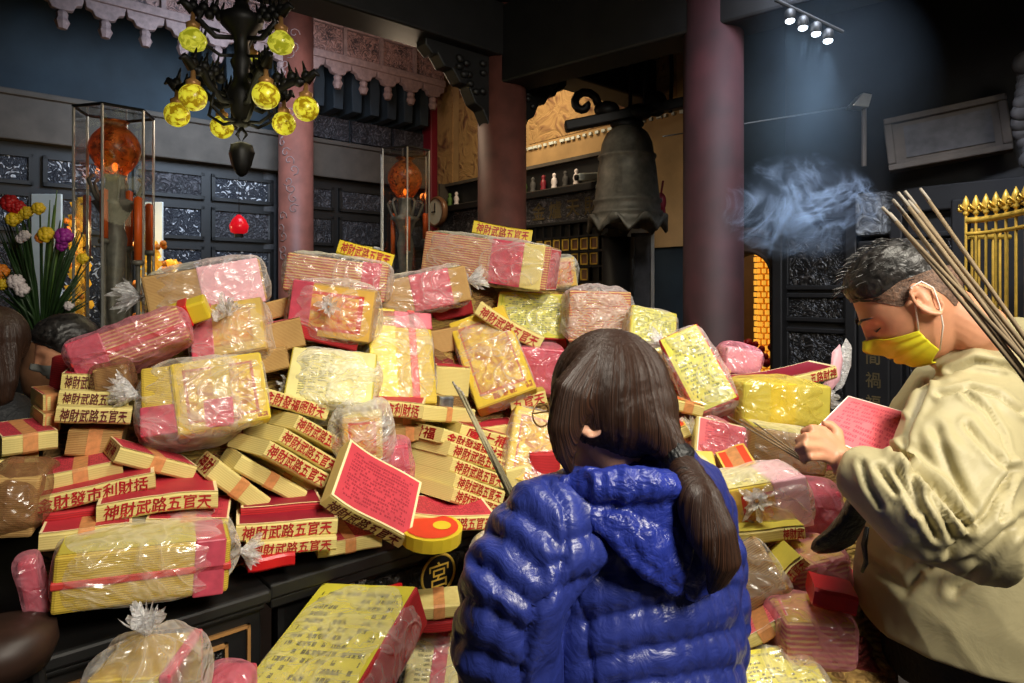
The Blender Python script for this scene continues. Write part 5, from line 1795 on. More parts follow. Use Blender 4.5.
bundle('small open red-topped box on the right slope', 730, 485, 760, 476, 11, W=0.1, dd=-0.06, yaw=-6, lean=-40, top='orange_sheet', name='red_box')
bundle('plain kraft block end behind the small red-topped box', 752, 470, 800, 482, 14, W=0.14, dd=0.06, yaw=0, top='red_plain')
pack('knotted yellow bag with a pink sheet on top, right of the ponytail', 736, 538, 816, 524, 48, dep=0.16, yaw=0, dd=-0.06, side='edge_yellow', front='orange_print', top='pale_yellow', bands=(('pink_pale', 0.55, 0.98, 'x'),), film='film', knot=(-0.35, -1, 0.35), kext=0.01, ksize=0.04, margin=0.012, crumple=0.014, power=4)
bundle('yellow block with lettered end under the knotted yellow bag', 738, 546, 806, 540, 14, W=0.14, dd=-0.08, yaw=0, front='神財武', top='yellow_plain', fspan=(0.68, 0.98))
pack('kraft-sided film pack with yellow top beside the lower blue jacket', 736, 620, 790, 588, 58, dep=0.14, yaw=-8, dd=-0.04, lean=8, side='edge_kraft', top='yellow_plain', front=None, bands=(('pink_wrap', 0.0, 0.25, 'x'),), film='film', margin=0.008, crumple=0.012)
bundle('curved lettered block standing on end right of the kraft-sided pack', 776, 606, 812, 566, 14, W=0.1, dd=-0.06, yaw=0, front='神財武路五官天', top='yellow_plain', bend=0.04, band=False)
pack('film bag with yellow top right of the curved lettered block', 796, 604, 856, 588, 34, dep=0.14, yaw=0, dd=-0.0, side='edge_pink', top='yellow_plain', film='film_pink', margin=0.01, crumple=0.016)
pack('crumpled pink bag below the black bag', 806, 540, 846, 536, 44, dep=0.12, yaw=0, dd=0.08, side='pink_wrap', film='film_pink', margin=0.014, crumple=0.022, power=3)
bundle('bright red lidded box resting on a yellow pack near the beige jacket', 812, 606, 856, 618, 19, W=0.09, dd=-0.13, yaw=-14, top=None, side='red_box', band=False, name='red_box')
bundle('yellow block with red top just left of the jacket hem', 832, 592, 868, 596, 13, W=0.12, dd=0.04, yaw=0, top='red_plain', name='paper_bundle')
pack('film pack of pink ended rolls with yellow top near the trousers', 786, 668, 858, 671, 44, dep=0.14, yaw=-4, dd=-0.02, side='edge_pink', top='yellow_plain', film='film_pink', margin=0.01, crumple=0.014)
bundle('pink-red block lying between the jacket and the lowest bag', 746, 652, 796, 628, 13, W=0.12, dd=-0.04, yaw=-10, top='pink_sheet')
pack('knotted bag with yellow printed sheet at the bottom right', 752, 722, 842, 708, 66, dep=0.16, yaw=0, dd=-0.03, lean=30, side='edge_yellow', front='yellow_form', film='film', knot=(-0.25, 0, 1), kext=0.04, ksize=0.045, margin=0.014, crumple=0.016, power=4)

# in front of the table
pack('clear bag of yellow paper with a tall twisted top at the bottom left', 84, 762, 170, 756, 80, dep=0.16, yaw=6, dd=-0.20, side='edge_yellow', front='yellow_plain', bands=(('pink_wrap', 0.86, 1.0, 'x'),), film='film', knot=(0.02, -0.1, 1), kext=0.03, ksize=0.042, margin=0.03, crumple=0.014, power=3.0)
pack('pinkish bag top just visible at the bottom beside the cabinet', 196, 728, 240, 728, 34, dep=0.12, yaw=6, dd=-0.12, side='pink_wrap', film='film_pink', margin=0.012, crumple=0.02, power=2.6)
pack('large clear bag with bright yellow printed sheet at the bottom centre', 224, 708, 338, 722, 146, dep=0.12, yaw=-22, dd=-0.14, lean=38, side='edge_red', front='yellow_form', film='film', margin=0.010, crumple=0.010)
pack('clear bag of pale bundles with a pink strip left of the blue sleeve', 395, 722, 472, 726, 110, dep=0.12, yaw=0, dd=-0.06, lean=34, side='edge', front='pale_yellow', bands=(('pink_wrap', 0.36, 0.58, 'x'), ('pink_pale', 0.86, 0.98, 'z')), film='film', margin=0.010, crumple=0.012)
bundle('yellow slab lying behind the bags in front of the table emblem', 406, 622, 472, 618, 14, W=0.12, dd=-0.06, yaw=8, top=None, band=True)
bundle('red slab under the yellow slab in front of the table', 420, 634, 472, 632, 12, W=0.12, dd=-0.04, yaw=8, top=None, side='edge_red', band=False)
bundle('tiny red box behind the large yellow printed sheet', 386, 606, 401, 604, 14, W=0.05, dd=-0.03, yaw=0, top=None, side='red_box', band=False, name='red_box')
pack('crumpled white film bag at the table edge beside the blue sleeve', 470, 590, 494, 592, 44, dep=0.1, yaw=0, dd=-0.1, side='edge', film='film_white', margin=0.012, crumple=0.022, power=3)

# blocks glimpsed in the gaps
bundle('kraft block glimpsed between the tall yellow bag and the dragon sheet pack', 430, 356, 462, 350, 24, W=0.12, dd=0.16, yaw=10, top=None, side='edge_kraft', band=False)
bundle('dark red block wedged above the dragon sheet pack', 434, 322, 474, 314, 20, W=0.12, dd=0.14, yaw=10, top=None, side='edge_red', band=False)
bundle('pale block behind the upper ends of the slanting incense sticks', 434, 396, 468, 398, 30, W=0.12, dd=0.15, yaw=10, top='red_plain', band=False)
bundle('kraft block in the dark gap under the big clear knotted bag', 262, 322, 294, 314, 18, W=0.16, dd=0.07, yaw=12, top=None, side='edge_kraft', band=False)
bundle('pale block in the gap between the orange film pack and the right stack', 478, 452, 516, 448, 24, W=0.14, dd=0.10, yaw=10, top='red_plain', band=False)

# ------------------------------------------------------------------ people
def fabric(name, c, rough=0.5, wr=0.5, scale=7, fine=60, spec=0.4, sheen=0.0, var=0.12):
    t = NT(name)
    v = t.coord('Object')
    n1 = t.noise(v, scale, 4, 0.55, 1.4)
    n2 = t.noise(v, fine, 3)
    d = tuple(x * (1 - var) for x in c[:3]) + (1,)
    l = tuple(min(1, x * (1 + var)) for x in c[:3]) + (1,)
    t.set(Base_Color=t.ramp(n2, [(0.3, d), (0.7, l)]), Roughness=rough)
    t.bsdf.inputs['Specular IOR Level'].default_value = spec
    t.bump(t.math('ADD', n1, t.math('MULTIPLY', n2, 0.12)), wr, 0.03)
    return t.m


def hair_mat(name, c, c2, stretch=(70, 70, 5), rough=0.36, strand=False):
    t = NT(name)
    if strand:
        at = t.n('ShaderNodeAttribute', attribute_name='strand')
        nz = t.n('ShaderNodeTexNoise', noise_dimensions='1D')
        nz.inputs['Scale'].default_value = 1.0
        nz.inputs['Detail'].default_value = 4
        t.L(at.outputs['Fac'], nz.inputs['W'])
        n = nz.outputs['Fac']
    else:
        n = t.noise(t.coord('Object', stretch), 1.0, 4, 0.6, 0.4)
    t.set(Base_Color=t.ramp(n, [(0.35, c), (0.7, c2)]), Roughness=rough)
    t.bsdf.inputs['Specular IOR Level'].default_value = 0.45
    t.bump(n, 0.45, 0.008)
    return t.m


M['skin'] = plain('skin', lin(206, 146, 112), 0.48, var=0.10, scale=30, bump=0.10)
M['skin_fair'] = plain('skin_fair', lin(218, 164, 134), 0.48, var=0.08, scale=30, bump=0.10)
M['puffer'] = fabric('puffer', lin(42, 54, 130), 0.36, 0.22, 22, 60, 0.55)
M['puffer_hood'] = fabric('puffer_hood', lin(38, 52, 142), 0.32, 0.35, 30, 60, 0.6)
M['beige_coat'] = fabric('beige_coat', lin(172, 162, 124), 0.52, 0.12, 9, 30, 0.4, var=0.04)
M['black_coat'] = fabric('black_coat', lin(26, 27, 31), 0.6, 0.6, 8, 80)
M['grey_coat'] = fabric('grey_coat', lin(46, 50, 56), 0.6, 0.6, 8, 80)
M['trousers'] = fabric('trousers', lin(24, 24, 28), 0.7, 0.5, 10, 120)
M['black_cloth'] = fabric('black_cloth', lin(18, 18, 20), 0.45, 0.6, 14, 120)
M['hair_brown'] = hair_mat('hair_brown', lin(24, 14, 10), lin(70, 44, 30), rough=0.4, strand=True)
M['hair_black'] = hair_mat('hair_black', lin(16, 15, 15), lin(52, 48, 46), (60, 60, 60))
M['hair_grey_side'] = hair_mat('hair_grey_side', lin(78, 60, 50), lin(140, 108, 88), (160, 160, 160), 0.6)
M['mask_yellow'] = plain('mask_yellow', lin(222, 216, 36), 0.6, var=0.08, scale=40, bump=0.2)
M['mask_edge'] = plain('mask_edge', lin(242, 236, 180), 0.6, var=0.05, bump=0)
M['mask_grey'] = plain('mask_grey', lin(120, 122, 118), 0.7, var=0.08)
M['elastic'] = plain('elastic', lin(238, 234, 226), 0.6, var=0.05, bump=0)


def skull(th, sp):
    """a point of the face and skull; th: 0 = right, pi/2 = front; sp: sine of latitude. x right, y forward, z up"""
    cph = math.sqrt(max(0.0, 1 - sp * sp)) ** 0.82
    z = 0.118 * sp
    a, bf, bb = 0.074, 0.096, 0.098
    if z < -0.01:
        t_ = (-0.01 - z) / 0.108
        a *= 1 - 0.26 * t_
        bb *= 1 - 0.55 * t_
        bf *= 1 + 0.02 * t_
    c, s = math.cos(th), math.sin(th)
    x = a * cph * c
    y = (bf if s > 0 else bb) * cph * s
    if s > 0.0:
        f = s ** 2
        g = lambda u, m_, w: math.exp(-((u - m_) / w) ** 2)
        dy = 0.024 * g(x, 0, 0.011) * g(z, -0.030, 0.017) + 0.012 * g(x, 0, 0.011) * g(z, -0.004, 0.024)
        dy += 0.006 * g(abs(x), 0.026, 0.020) * g(z, 0.023, 0.009)
        dy -= 0.011 * g(abs(x), 0.031, 0.014) * g(z, 0.003, 0.011)
        dy += 0.006 * g(x, 0, 0.020) * (g(z, -0.061, 0.006) + g(z, -0.075, 0.007)) - 0.003 * g(x, 0, 0.02) * g(z, -0.068, 0.003)
        dy += 0.009 * g(x, 0, 0.02) * g(z, -0.100, 0.013)
        dy += 0.004 * g(abs(x), 0.040, 0.018) * g(z, -0.03, 0.018)
        y += dy * f
    return Vector((x, y, z))


def skull_patch(cond, off, n=96, m=72, bumpf=None):
    vs, fs, keep = [], [], {}

    def vid(i, j):
        i %= n
        if (i, j) not in keep:
            th = 2 * math.pi * i / n
            sp = math.sin(-math.pi / 2 + math.pi * j / m)
            p = skull(th, sp)
            nrm = Vector((p.x / 0.074 ** 2, p.y / 0.096 ** 2, p.z / 0.118 ** 2)).normalized()
            o = off(p) if callable(off) else off
            keep[(i, j)] = len(vs)
            vs.append(p + nrm * (o + (bumpf(p) if bumpf else 0)))
        return keep[(i, j)]
    for i in range(n):
        for j in range(1, m - 1):
            th = 2 * math.pi * (i + 0.5) / n
            sp = math.sin(-math.pi / 2 + math.pi * (j + 0.5) / m)
            if cond(skull(th, sp)):
                fs.append((vid(i, j), vid(i + 1, j), vid(i + 1, j + 1), vid(i, j + 1)))
    return vs, fs


def add_head(mb, hm):
    n, m = 72, 56
    vs, fs = [], []
    for j in range(m + 1):
        sp = math.sin(-math.pi / 2 + math.pi * j / m)
        for i in range(n):
            vs.append(skull(2 * math.pi * i / n, sp if 0 < j < m else sp * 0.9999))
    for j in range(m):
        for i in range(n):
            i2 = (i + 1) % n
            fs.append((j * n + i, j * n + i2, (j + 1) * n + i2, (j + 1) * n + i))
    fs.append(tuple(range(n))); fs.append(tuple(m * n + i for i in range(n))[::-1])
    mb.add(vs, fs, 0, None, hm)
    for s in (-1, 1):
        ring = [Vector((s * (0.076 + 0.010 * (math.cos(a) < 0)), -0.012 - 0.019 * math.cos(a) * 1.0, 0.000 + 0.033 * math.sin(a) - 0.006 * math.cos(a))) for a in [k * math.pi / 8 for k in range(16)]]
        mb.tube([hm @ p for p in ring] + [hm @ ring[0]], 0.0048, 8)
        mb.tube([hm @ Vector((s * 0.070, -0.012, 0.024)), hm @ Vector((s * 0.074, -0.010, 0)), hm @ Vector((s * 0.072, -0.004, -0.024))], 0.012, 8)


def head_frame(c, fwd, pitch, roll=0.0):
    f = Vector((fwd[0], fwd[1], 0)).normalized()
    r = f.cross(Vector((0, 0, 1)))
    p = math.radians(pitch)
    y = f * math.cos(p) - Vector((0, 0, 1)) * math.sin(p)
    z = Vector((0, 0, 1)) * math.cos(p) + f * math.sin(p)
    m = Matrix.Identity(4)
    m.col[0][:3], m.col[1][:3], m.col[2][:3], m.col[3][:3] = r, y, z, Vector(c)
    return m @ Matrix.Rotation(math.radians(roll), 4, 'Y')


def poly_param(co, pts):
    """nearest distance and arc position along a polyline, for every row of co"""
    best = np.full(len(co), 1e9); arc = np.zeros(len(co)); acc = 0.0
    for a, b in zip(pts, pts[1:]):
        a, b = np.array(a), np.array(b)
        d = b - a; L = np.linalg.norm(d)
        t_ = np.clip(((co - a) @ d) / (L * L), 0, 1)
        q = a + t_[:, None] * d
        dist = np.linalg.norm(co - q, axis=1)
        w = dist < best
        best[w] = dist[w]; arc[w] = acc + t_[w] * L
        acc += L
    return best, arc


# ---- woman in the blue puffer jacket, seen from behind
WF = Vector((-0.60, 0.80, 0))
WR_ = Vector((0.80, 0.60, 0))
who = thing('person', 'person in a shiny blue quilted jacket with a dark ponytail, seen from behind', 'person', T(0.22, 1.12, 0))
base = who.matrix_world.inverted()


def wl_(p):
    return p - Vector((0.22, 1.12, 0))


hmw = head_frame(P(606, 408, 1.075), (-0.80, 0.60), 12)
hmw.translation = wl_(hmw.translation)
sl_l = [wl_(p) for p in (P(585, 520, 1.02), P(548, 535, 0.97), P(516, 580, 0.95), P(505, 640, 0.97), P(517, 720, 1.03), P(545, 735, 1.16), P(562, 650, 1.32), P(548, 590, 1.40))]
sl_r = [wl_(p) for p in (P(672, 520, 1.13), P(700, 550, 1.16), P(706, 620, 1.17), P(700, 720, 1.22), P(670, 720, 1.36), P(610, 640, 1.45))]
b = MB()
add_head(b, hmw)
b.tube([wl_(P(612, 440, 1.07)), wl_(P(625, 480, 1.09)), wl_(P(632, 520, 1.10))], [0.052, 0.054, 0.07], 20)
b.tube([Vector((0, 0, z)) for z in (0.72, 0.85, 0.98, 1.12, 1.22, 1.27)], [(0.16, 0.11), (0.15, 0.105), (0.14, 0.10), (0.155, 0.11), (0.15, 0.09), (0.08, 0.06)], 24, up=WF)
b.tube(sl_l, [0.05, 0.048, 0.045, 0.042, 0.04, 0.036, 0.030, 0.026], 14)
b.tube(sl_r, [0.05, 0.048, 0.045, 0.042, 0.036, 0.026], 14)
for s in (-1, 1):
    hip = WR_ * (0.085 * s)
    b.tube([hip + Vector((0, 0, 0.80)), hip + WF * 0.02 + Vector((0, 0, 0.45)), hip + Vector((0, 0, 0.08))], [0.085, 0.058, 0.042], 16)
    b.tube([hip + Vector((0, 0, 0.05)) - WF * 0.05, hip + Vector((0, 0, 0.04)) + WF * 0.14], [(0.04, 0.035), (0.035, 0.022)], 12, up=(0, 0, 1))
# hands holding the sticks before her chest
for tip in (sl_l[-1], sl_r[-1]):
    d = Vector((-0.03, 0.03, 0.05))
    b.tube([tip, tip + d * 0.6, tip + d * 1.2], [(0.026, 0.02), (0.036, 0.018), (0.034, 0.016)], 12)
    for k in range(4):
        o = tip + d * 1.2 + Vector((0.011 * (k - 1.5), 0.011 * (k - 1.5), 0))
        b.tube([o, o + d * 0.5, o + d * 0.7 + Vector((0.012, -0.012, 0.012)), o + d * 0.5 + Vector((0.022, -0.022, 0.012))], [0.0085, 0.008, 0.0075, 0.0065], 8)
    o = tip + d * 0.5
    b.tube([o, o + Vector((0.03, 0.01, 0.02)), o + Vector((0.035, 0.005, 0.045))], [0.011, 0.009, 0.007], 8)
melt(b, 'body', M['skin_fair'], who, voxel=0.0045, smooth=3)

# jacket
j = MB()
zs = [0.60, 0.72, 0.86, 1.00, 1.12, 1.20, 1.25, 1.275, 1.295]
ra = [0.212, 0.208, 0.20, 0.195, 0.195, 0.185, 0.150, 0.105, 0.090]
rb = [0.165, 0.160, 0.155, 0.150, 0.148, 0.135, 0.115, 0.095, 0.088]
j.tube([Vector((0, 0, z)) + WF * (0.0 if z < 1.2 else -0.0) for z in zs], list(zip(ra, rb)), 40, up=WF)
j.tube(sl_l[:-1], [0.080, 0.084, 0.082, 0.078, 0.076, 0.068, 0.055], 28)
j.tube(sl_r[:-1], [0.078, 0.078, 0.074, 0.070, 0.062], 28)
j.tube([Vector((0, 0, 1.26)), Vector((-0.006, 0.008, 1.285)), Vector((-0.010, 0.012, 1.305))], [0.098, 0.088, 0.078], 28)


def to_px(co, org):
    w = co + np.array(org)
    return np.stack([512 + w[:, 0] / w[:, 1] * F, HOR + (CZ - w[:, 2]) / w[:, 1] * F], 1)


def seam_dist(px, lines):
    best = np.full(len(px), 1e9)
    for ln in lines:
        d, _ = poly_param(np.column_stack([px, np.zeros(len(px))]), [(x, y, 0) for x, y in ln])
        best = np.minimum(best, d)
    return best


SEAMS_ARM = [[(505, 505), (518, 512), (545, 530), (566, 552)], [(490, 530), (507, 538), (538, 570), (559, 562)], [(476, 562), (489, 568), (512, 590), (536, 608)],
             [(455, 594), (469, 600), (497, 618), (524, 636)], [(448, 636), (462, 643), (492, 660), (522, 671)], [(445, 680), (500, 700)]]
ARMHOLE = [[(548, 486), (562, 505), (567, 530), (566, 551), (559, 585), (537, 610), (528, 643), (522, 690)]]
SEAMS_BACK = [[(567, 541), (597, 533), (640, 530), (745, 530)], [(566, 588), (600, 577), (636, 571), (680, 578), (745, 570)], [(584, 623), (630, 613), (669, 604), (710, 594), (748, 583)],
              [(590, 660), (630, 653), (669, 646), (710, 637), (750, 627)], [(600, 692), (640, 684), (690, 677), (750, 667)]]
BACKSEAM = [[(564, 560), (584, 613), (596, 690)]]


def quilt(co, no):
    px = to_px(co, MW_)
    view = co + np.array(MW_) - np.array((0, 0, CZ))
    view /= np.linalg.norm(view, axis=1)[:, None]
    facing = np.clip(-(no * view).sum(1) * 4, 0, 1)
    dl, al = poly_param(co, [tuple(p) for p in sl_l])
    dr, ar = poly_param(co, [tuple(p) for p in sl_r])
    x = co @ np.array(WR_)
    z = co[:, 2]
    arm_l = (dl < 0.098) & (x < -0.125)
    arm_r = (dr < 0.092) & (x > 0.15)
    s = np.where(arm_l, al / 0.072, np.where(arm_r, ar / 0.080, (z + 0.06 * x) / 0.095))
    d_gen = np.abs(s - np.round(s)) * 50
    dh = seam_dist(px, ARMHOLE)
    left = px[:, 0] < np.interp(px[:, 1], [480, 505, 530, 551, 585, 610, 643, 690], [548, 562, 567, 566, 559, 537, 528, 522])
    d_px = np.where(left, seam_dist(px, SEAMS_ARM), seam_dist(px, SEAMS_BACK))
    d = d_gen * (1 - facing) + d_px * facing
    puff = 0.0150 * (1 - np.exp(-d / 11.0)) - 0.008
    puff -= 0.010 * np.exp(-(dh / 2.6) ** 2) * facing + 0.004 * np.exp(-(seam_dist(px, BACKSEAM) / 2.0) ** 2) * facing
    near = np.exp(-d / 14.0)
    # gathers running away from every seam, and a few soft dents
    g = np.array([mnoise.noise(Vector((p[0] * 55 + p[1] * 30, p[1] * 30, p[2] * 9))) for p in co])
    big = np.array([mnoise.noise(Vector((p[0] * 17, p[1] * 17, p[2] * 21))) for p in co])
    puff += g * 0.0075 * near + big * 0.0045 + g * 0.0016
    return co + no * np.where(z > 1.295, puff * 0.3, puff)[:, None]


MW_ = (0.22, 1.12, 0.0)
melt(j, 'quilted_jacket', M['puffer'], who, voxel=0.0055, smooth=5, disp=quilt)
# hood lying on the back
hd = MB()
ho = [(560, 482, 0.985), (588, 474, 0.975), (625, 472, 0.965), (662, 474, 0.97), (693, 482, 0.99), (708, 508, 1.0), (716, 550, 1.0), (716, 584, 0.995), (696, 594, 0.975), (668, 586, 0.95), (640, 567, 0.935), (614, 540, 0.935), (586, 510, 0.95)]
op = []
for k in range(len(ho)):
    a, c = ho[k], ho[(k + 1) % len(ho)]
    for u in (0, 0.5):
        op.append(wl_(P(a[0] + (c[0] - a[0]) * u, a[1] + (c[1] - a[1]) * u, a[2] + (c[2] - a[2]) * u)))
hd.pillow(op, (0.1, -1, 0.25), 0.045, 10, back=1.1)
hd.tube([wl_(P(a[0], a[1], a[2] - 0.012)) for a in ho] + [wl_(P(ho[0][0], ho[0][1], ho[0][2] - 0.012))], 0.011, 10)
hd.tube([wl_(P(563, 488, 0.985)), wl_(P(600, 486, 0.94)), wl_(P(650, 484, 0.935)), wl_(P(692, 490, 0.955))], [0.018, 0.024, 0.024, 0.018], 14)


def crinkle(co, no):
    wr = np.array([mnoise.noise(Vector((p[0] * 60, p[1] * 30, p[2] * 26))) + 0.5 * mnoise.noise(Vector((p[0] * 120, p[1] * 60, p[2] * 60))) for p in co])
    x = co[:, 0]
    seam = np.exp(-((x - 0.05 - 0.25 * (co[:, 2] - 1.2)) / 0.004) ** 2) * 0.006
    return co + no * (wr * 0.0045 - seam)[:, None]


melt(hd, 'hood', M['puffer_hood'], who, voxel=0.004, smooth=3, disp=crinkle)
# trousers
tr_ = MB()
for s in (-1, 1):
    hip = WR_ * (0.09 * s)
    tr_.tube([hip + Vector((0, 0, 0.84)), hip + WF * 0.02 + Vector((0, 0, 0.45)), hip + Vector((0, 0, 0.10))], [0.105, 0.078, 0.068], 18)
tr_.tube([Vector((0, 0, 0.70)), Vector((0, 0, 0.9))], [(0.17, 0.12), (0.165, 0.12)], 24, up=WF)
melt(tr_, 'trousers', M['trousers'], who, voxel=0.012, smooth=4)
# hair, ponytail, tie
h = MB()
hc_ = hmw.translation
h.ball((0, -0.014, 0.024), (0.090, 0.102, 0.106), 0, 32, 24, hmw)
h.ball((0.0, -0.042, -0.005), (0.082, 0.078, 0.078), 0, 28, 20, hmw)
h.tube([wl_(p) for p in (P(600, 358, 1.03), P(573, 395, 0.995), P(564, 430, 0.985), P(565, 455, 0.985), P(571, 476, 0.985))], [(0.03, 0.02), (0.036, 0.026), (0.028, 0.022), (0.018, 0.014), 0.004], 14, up=(0, 1, 0))
h.tube([wl_(p) for p in (P(618, 380, 1.06), P(632, 400, 1.03), P(652, 430, 1.0), P(678, 458, 0.985))], [0.06, 0.058, 0.036, 0.020], 24)
h.tube([wl_(p) for p in (P(642, 380, 1.07), P(656, 412, 1.03), P(675, 450, 0.99))], [0.035, 0.032, 0.018], 18)


def strand_id(centre, k=70.0):
    """a number constant along each lock: the direction in which it leaves the crown"""
    def f(co):
        d = co - np.array(centre)
        h_ = np.arctan2(d[:, 0], d[:, 1])
        wob = np.array([mnoise.noise(Vector(p) * 9) for p in co])
        return k * h_ + 2.5 * wob
    return f


def strands(centre, k=22.0, amp=0.0022):
    sid = strand_id(centre, k)

    def f(co, no):
        s_ = sid(co)
        wr = np.array([mnoise.noise(Vector((v, 0, p[2] * 4))) + 0.6 * mnoise.noise(Vector((v * 2.7, 3, p[2] * 5))) for v, p in zip(s_, co)])
        return co + no * (wr * amp)[:, None]
    return f


crown = tuple(hmw @ Vector((0.0, -0.045, 0.10)))
melt(h, 'hair', M['hair_brown'], who, voxel=0.0036, smooth=22, disp=strands(crown), attr=strand_id(crown))
h = MB()
h.tube([wl_(p) for p in (P(676, 456, 0.985), P(684, 470, 0.965), P(698, 500, 0.935), P(713, 535, 0.915), P(722, 562, 0.91), P(716, 580, 0.915), P(708, 594, 0.92))], [0.016, 0.026, 0.034, (0.036, 0.03), (0.028, 0.026), 0.016, 0.003], 24)
h.tube([wl_(p) for p in (P(688, 480, 0.955), P(712, 530, 0.912), P(730, 560, 0.92), P(733, 580, 0.93))], [0.014, 0.018, 0.012, 0.002], 12)
pc_ = tuple(wl_(P(705, 525, 0.93)))
melt(h, 'ponytail', M['hair_brown'], who, voxel=0.0035, smooth=6, disp=strands(pc_, 6.0), attr=strand_id(pc_, 24.0))
tc_ = wl_(P(678, 458, 0.982))
q = MB().tube([tc_ + Vector((-0.012, -0.01, -0.022)), tc_, tc_ + Vector((0.010, -0.004, 0.02))], [0.016, 0.026, 0.016], 14)
q.build('hair_tie', M['black_cloth'], who, smooth=True)
# spectacles
gl_ = MB()
for s in (-1, 1):
    ring = [hmw @ Vector((s * 0.034 + 0.025 * math.cos(a), 0.108, 0.004 + 0.020 * math.sin(a))) for a in [k * math.pi / 8 for k in range(17)]]
    gl_.tube(ring, 0.0014, 6)
    gl_.tube([hmw @ Vector((s * 0.060, 0.106, 0.01)), hmw @ Vector((s * 0.078, 0.06, 0.012)), hmw @ Vector((s * 0.080, -0.01, 0.008))], 0.0016, 6)
gl_.tube([hmw @ Vector((-0.009, 0.108, 0.008)), hmw @ Vector((0.009, 0.108, 0.008))], 0.0014, 6)
gl_.build('spectacles', M['brass_line'], who, smooth=True)

# ---- man in the beige jacket reading a red sheet
KM = 1.2


def PM(px, py, Y):
    return P(px, py, Y * KM)


MO = Vector((0.985, 1.40, 0))
MF = Vector((-0.94, 0.34, 0)).normalized()
MLf = Vector((-MF.y, MF.x, 0))            # his left, towards the camera
man = thing('person', 'person in a beige hooded jacket and yellow face mask reading a red sheet', 'person', T(MO))


def ml_(p):
    return p - MO


hmm = head_frame(ml_(P(911, 303, 1.32)), MF, 38)
sh = ml_(PM(985, 425, 1.05))
arm_l = [ml_(p) for p in (PM(990, 415, 1.07), PM(966, 432, 1.0), PM(955, 480, 0.94), PM(963, 540, 0.885), PM(920, 516, 0.90), PM(872, 478, 0.945), PM(850, 466, 0.975), PM(843, 461, 0.985))]
arm_r = [ml_(p) for p in (PM(975, 400, 1.30), PM(935, 430, 1.32), PM(905, 470, 1.30), PM(880, 460, 1.20), PM(868, 452, 1.12))]
b = MB()
add_head(b, hmm)
b.tube([hmm @ Vector((0, -0.03, -0.03)), hmm @ Vector((0, -0.055, -0.10)), ml_(PM(982, 395, 1.17)), ml_(PM(1000, 430, 1.2))], [0.054, 0.058, 0.066, 0.10], 24)
tp = [(0.0, 0.80), (0.0, 0.92), (0.0, 1.04), (0.01, 1.18), (0.03, 1.29), (0.05, 1.39)]
b.tube([MF * a + Vector((0.03, 0, z)) for a, z in tp], [(0.16, 0.12), (0.16, 0.12), (0.165, 0.12), (0.17, 0.12), (0.14, 0.10), (0.07, 0.06)], 24, up=MF)
b.tube(arm_l, [0.06, 0.06, 0.055, 0.048, 0.046, 0.038, 0.031, 0.029], 16)
b.tube(arm_r, [0.055, 0.05, 0.042, 0.036, 0.028], 14)
for s in (-1, 1):
    hip = MLf * (0.09 * s) + Vector((0.03, 0, 0))
    b.tube([hip + Vector((0, 0, 0.88)), hip + MF * 0.02 + Vector((0, 0, 0.48)), hip + Vector((0, 0, 0.08))], [0.09, 0.06, 0.045], 16)
    b.tube([hip + Vector((0, 0, 0.05)) - MF * 0.06, hip + Vector((0, 0, 0.04)) + MF * 0.16], [(0.04, 0.036), (0.036, 0.024)], 12, up=(0, 0, 1))
# left hand: palm, knuckles, four fingers curled over the sheet's edge, thumb on its face
wr_ = ml_(PM(846, 463, 0.982))
kn = [ml_(PM(*k)) for k in ((824, 431, 1.000), (820.5, 438.5, 0.988), (820, 447, 0.980), (823, 456, 0.978))]
mid = [ml_(PM(*k)) for k in ((811, 428.5, 0.992), (805, 436.5, 0.978), (804, 446, 0.970), (809, 456.5, 0.970))]
dis = [ml_(PM(*k)) for k in ((804, 431.5, 1.003), (798.5, 440, 0.990), (798, 449, 0.984), (803, 459, 0.982))]
tip = [ml_(PM(*k)) for k in ((805, 436, 1.018), (800, 444.5, 1.006), (800, 453, 0.999), (804.5, 462, 0.996))]
for k in range(4):
    b.tube([wr_ + (kn[k] - wr_) * 0.05, wr_ + (kn[k] - wr_) * 0.5, kn[k]], [0.021, 0.0135, 0.0105], 12)
    b.tube([kn[k], mid[k], dis[k], tip[k]], [0.0100, 0.0088, 0.0078, 0.0060], 12)
th0 = wr_ + (kn[0] - wr_) * 0.35
b.tube([th0, ml_(PM(837, 432, 1.012)), ml_(PM(830, 425, 1.022)), ml_(PM(822, 423, 1.022))], [0.014, 0.0115, 0.0098, 0.0070], 12)
# right hand under the sheet
rw = arm_r[-1]
dR = Vector((-0.05, -0.01, 0.01))
b.tube([rw, rw + dR * 0.5, rw + dR], [(0.026, 0.02), (0.036, 0.016), (0.036, 0.014)], 12)
for k in range(4):
    o = rw + dR + Vector((0.0, 0.02 * (k - 1.5), 0))
    b.tube([o, o + dR * 0.6, o + dR * 0.95 + Vector((0, 0, 0.006))], [0.0088, 0.008, 0.006], 10)
b.tube([rw + dR * 0.4, rw + dR * 0.6 + Vector((0, -0.035, 0.01)), rw + dR * 1.0 + Vector((0, -0.045, 0.012))], [0.012, 0.01, 0.007], 10)
melt(b, 'body', M['skin'], man, voxel=0.0038, smooth=3)

# hair: cropped black top, greying shaved sides
n_ = lambda p, s: mnoise.noise(p * s)


def hairline(p):
    # lower limit of hair at this side of the head
    if p.y > 0.035:
        return 0.055 + 0.25 * (p.y - 0.035) + 0.008 * n_(p, 60)
    if p.y > -0.03:
        return 0.018 + (p.y + 0.03) * 0.55
    return -0.050 - 0.1 * (p.y + 0.03)


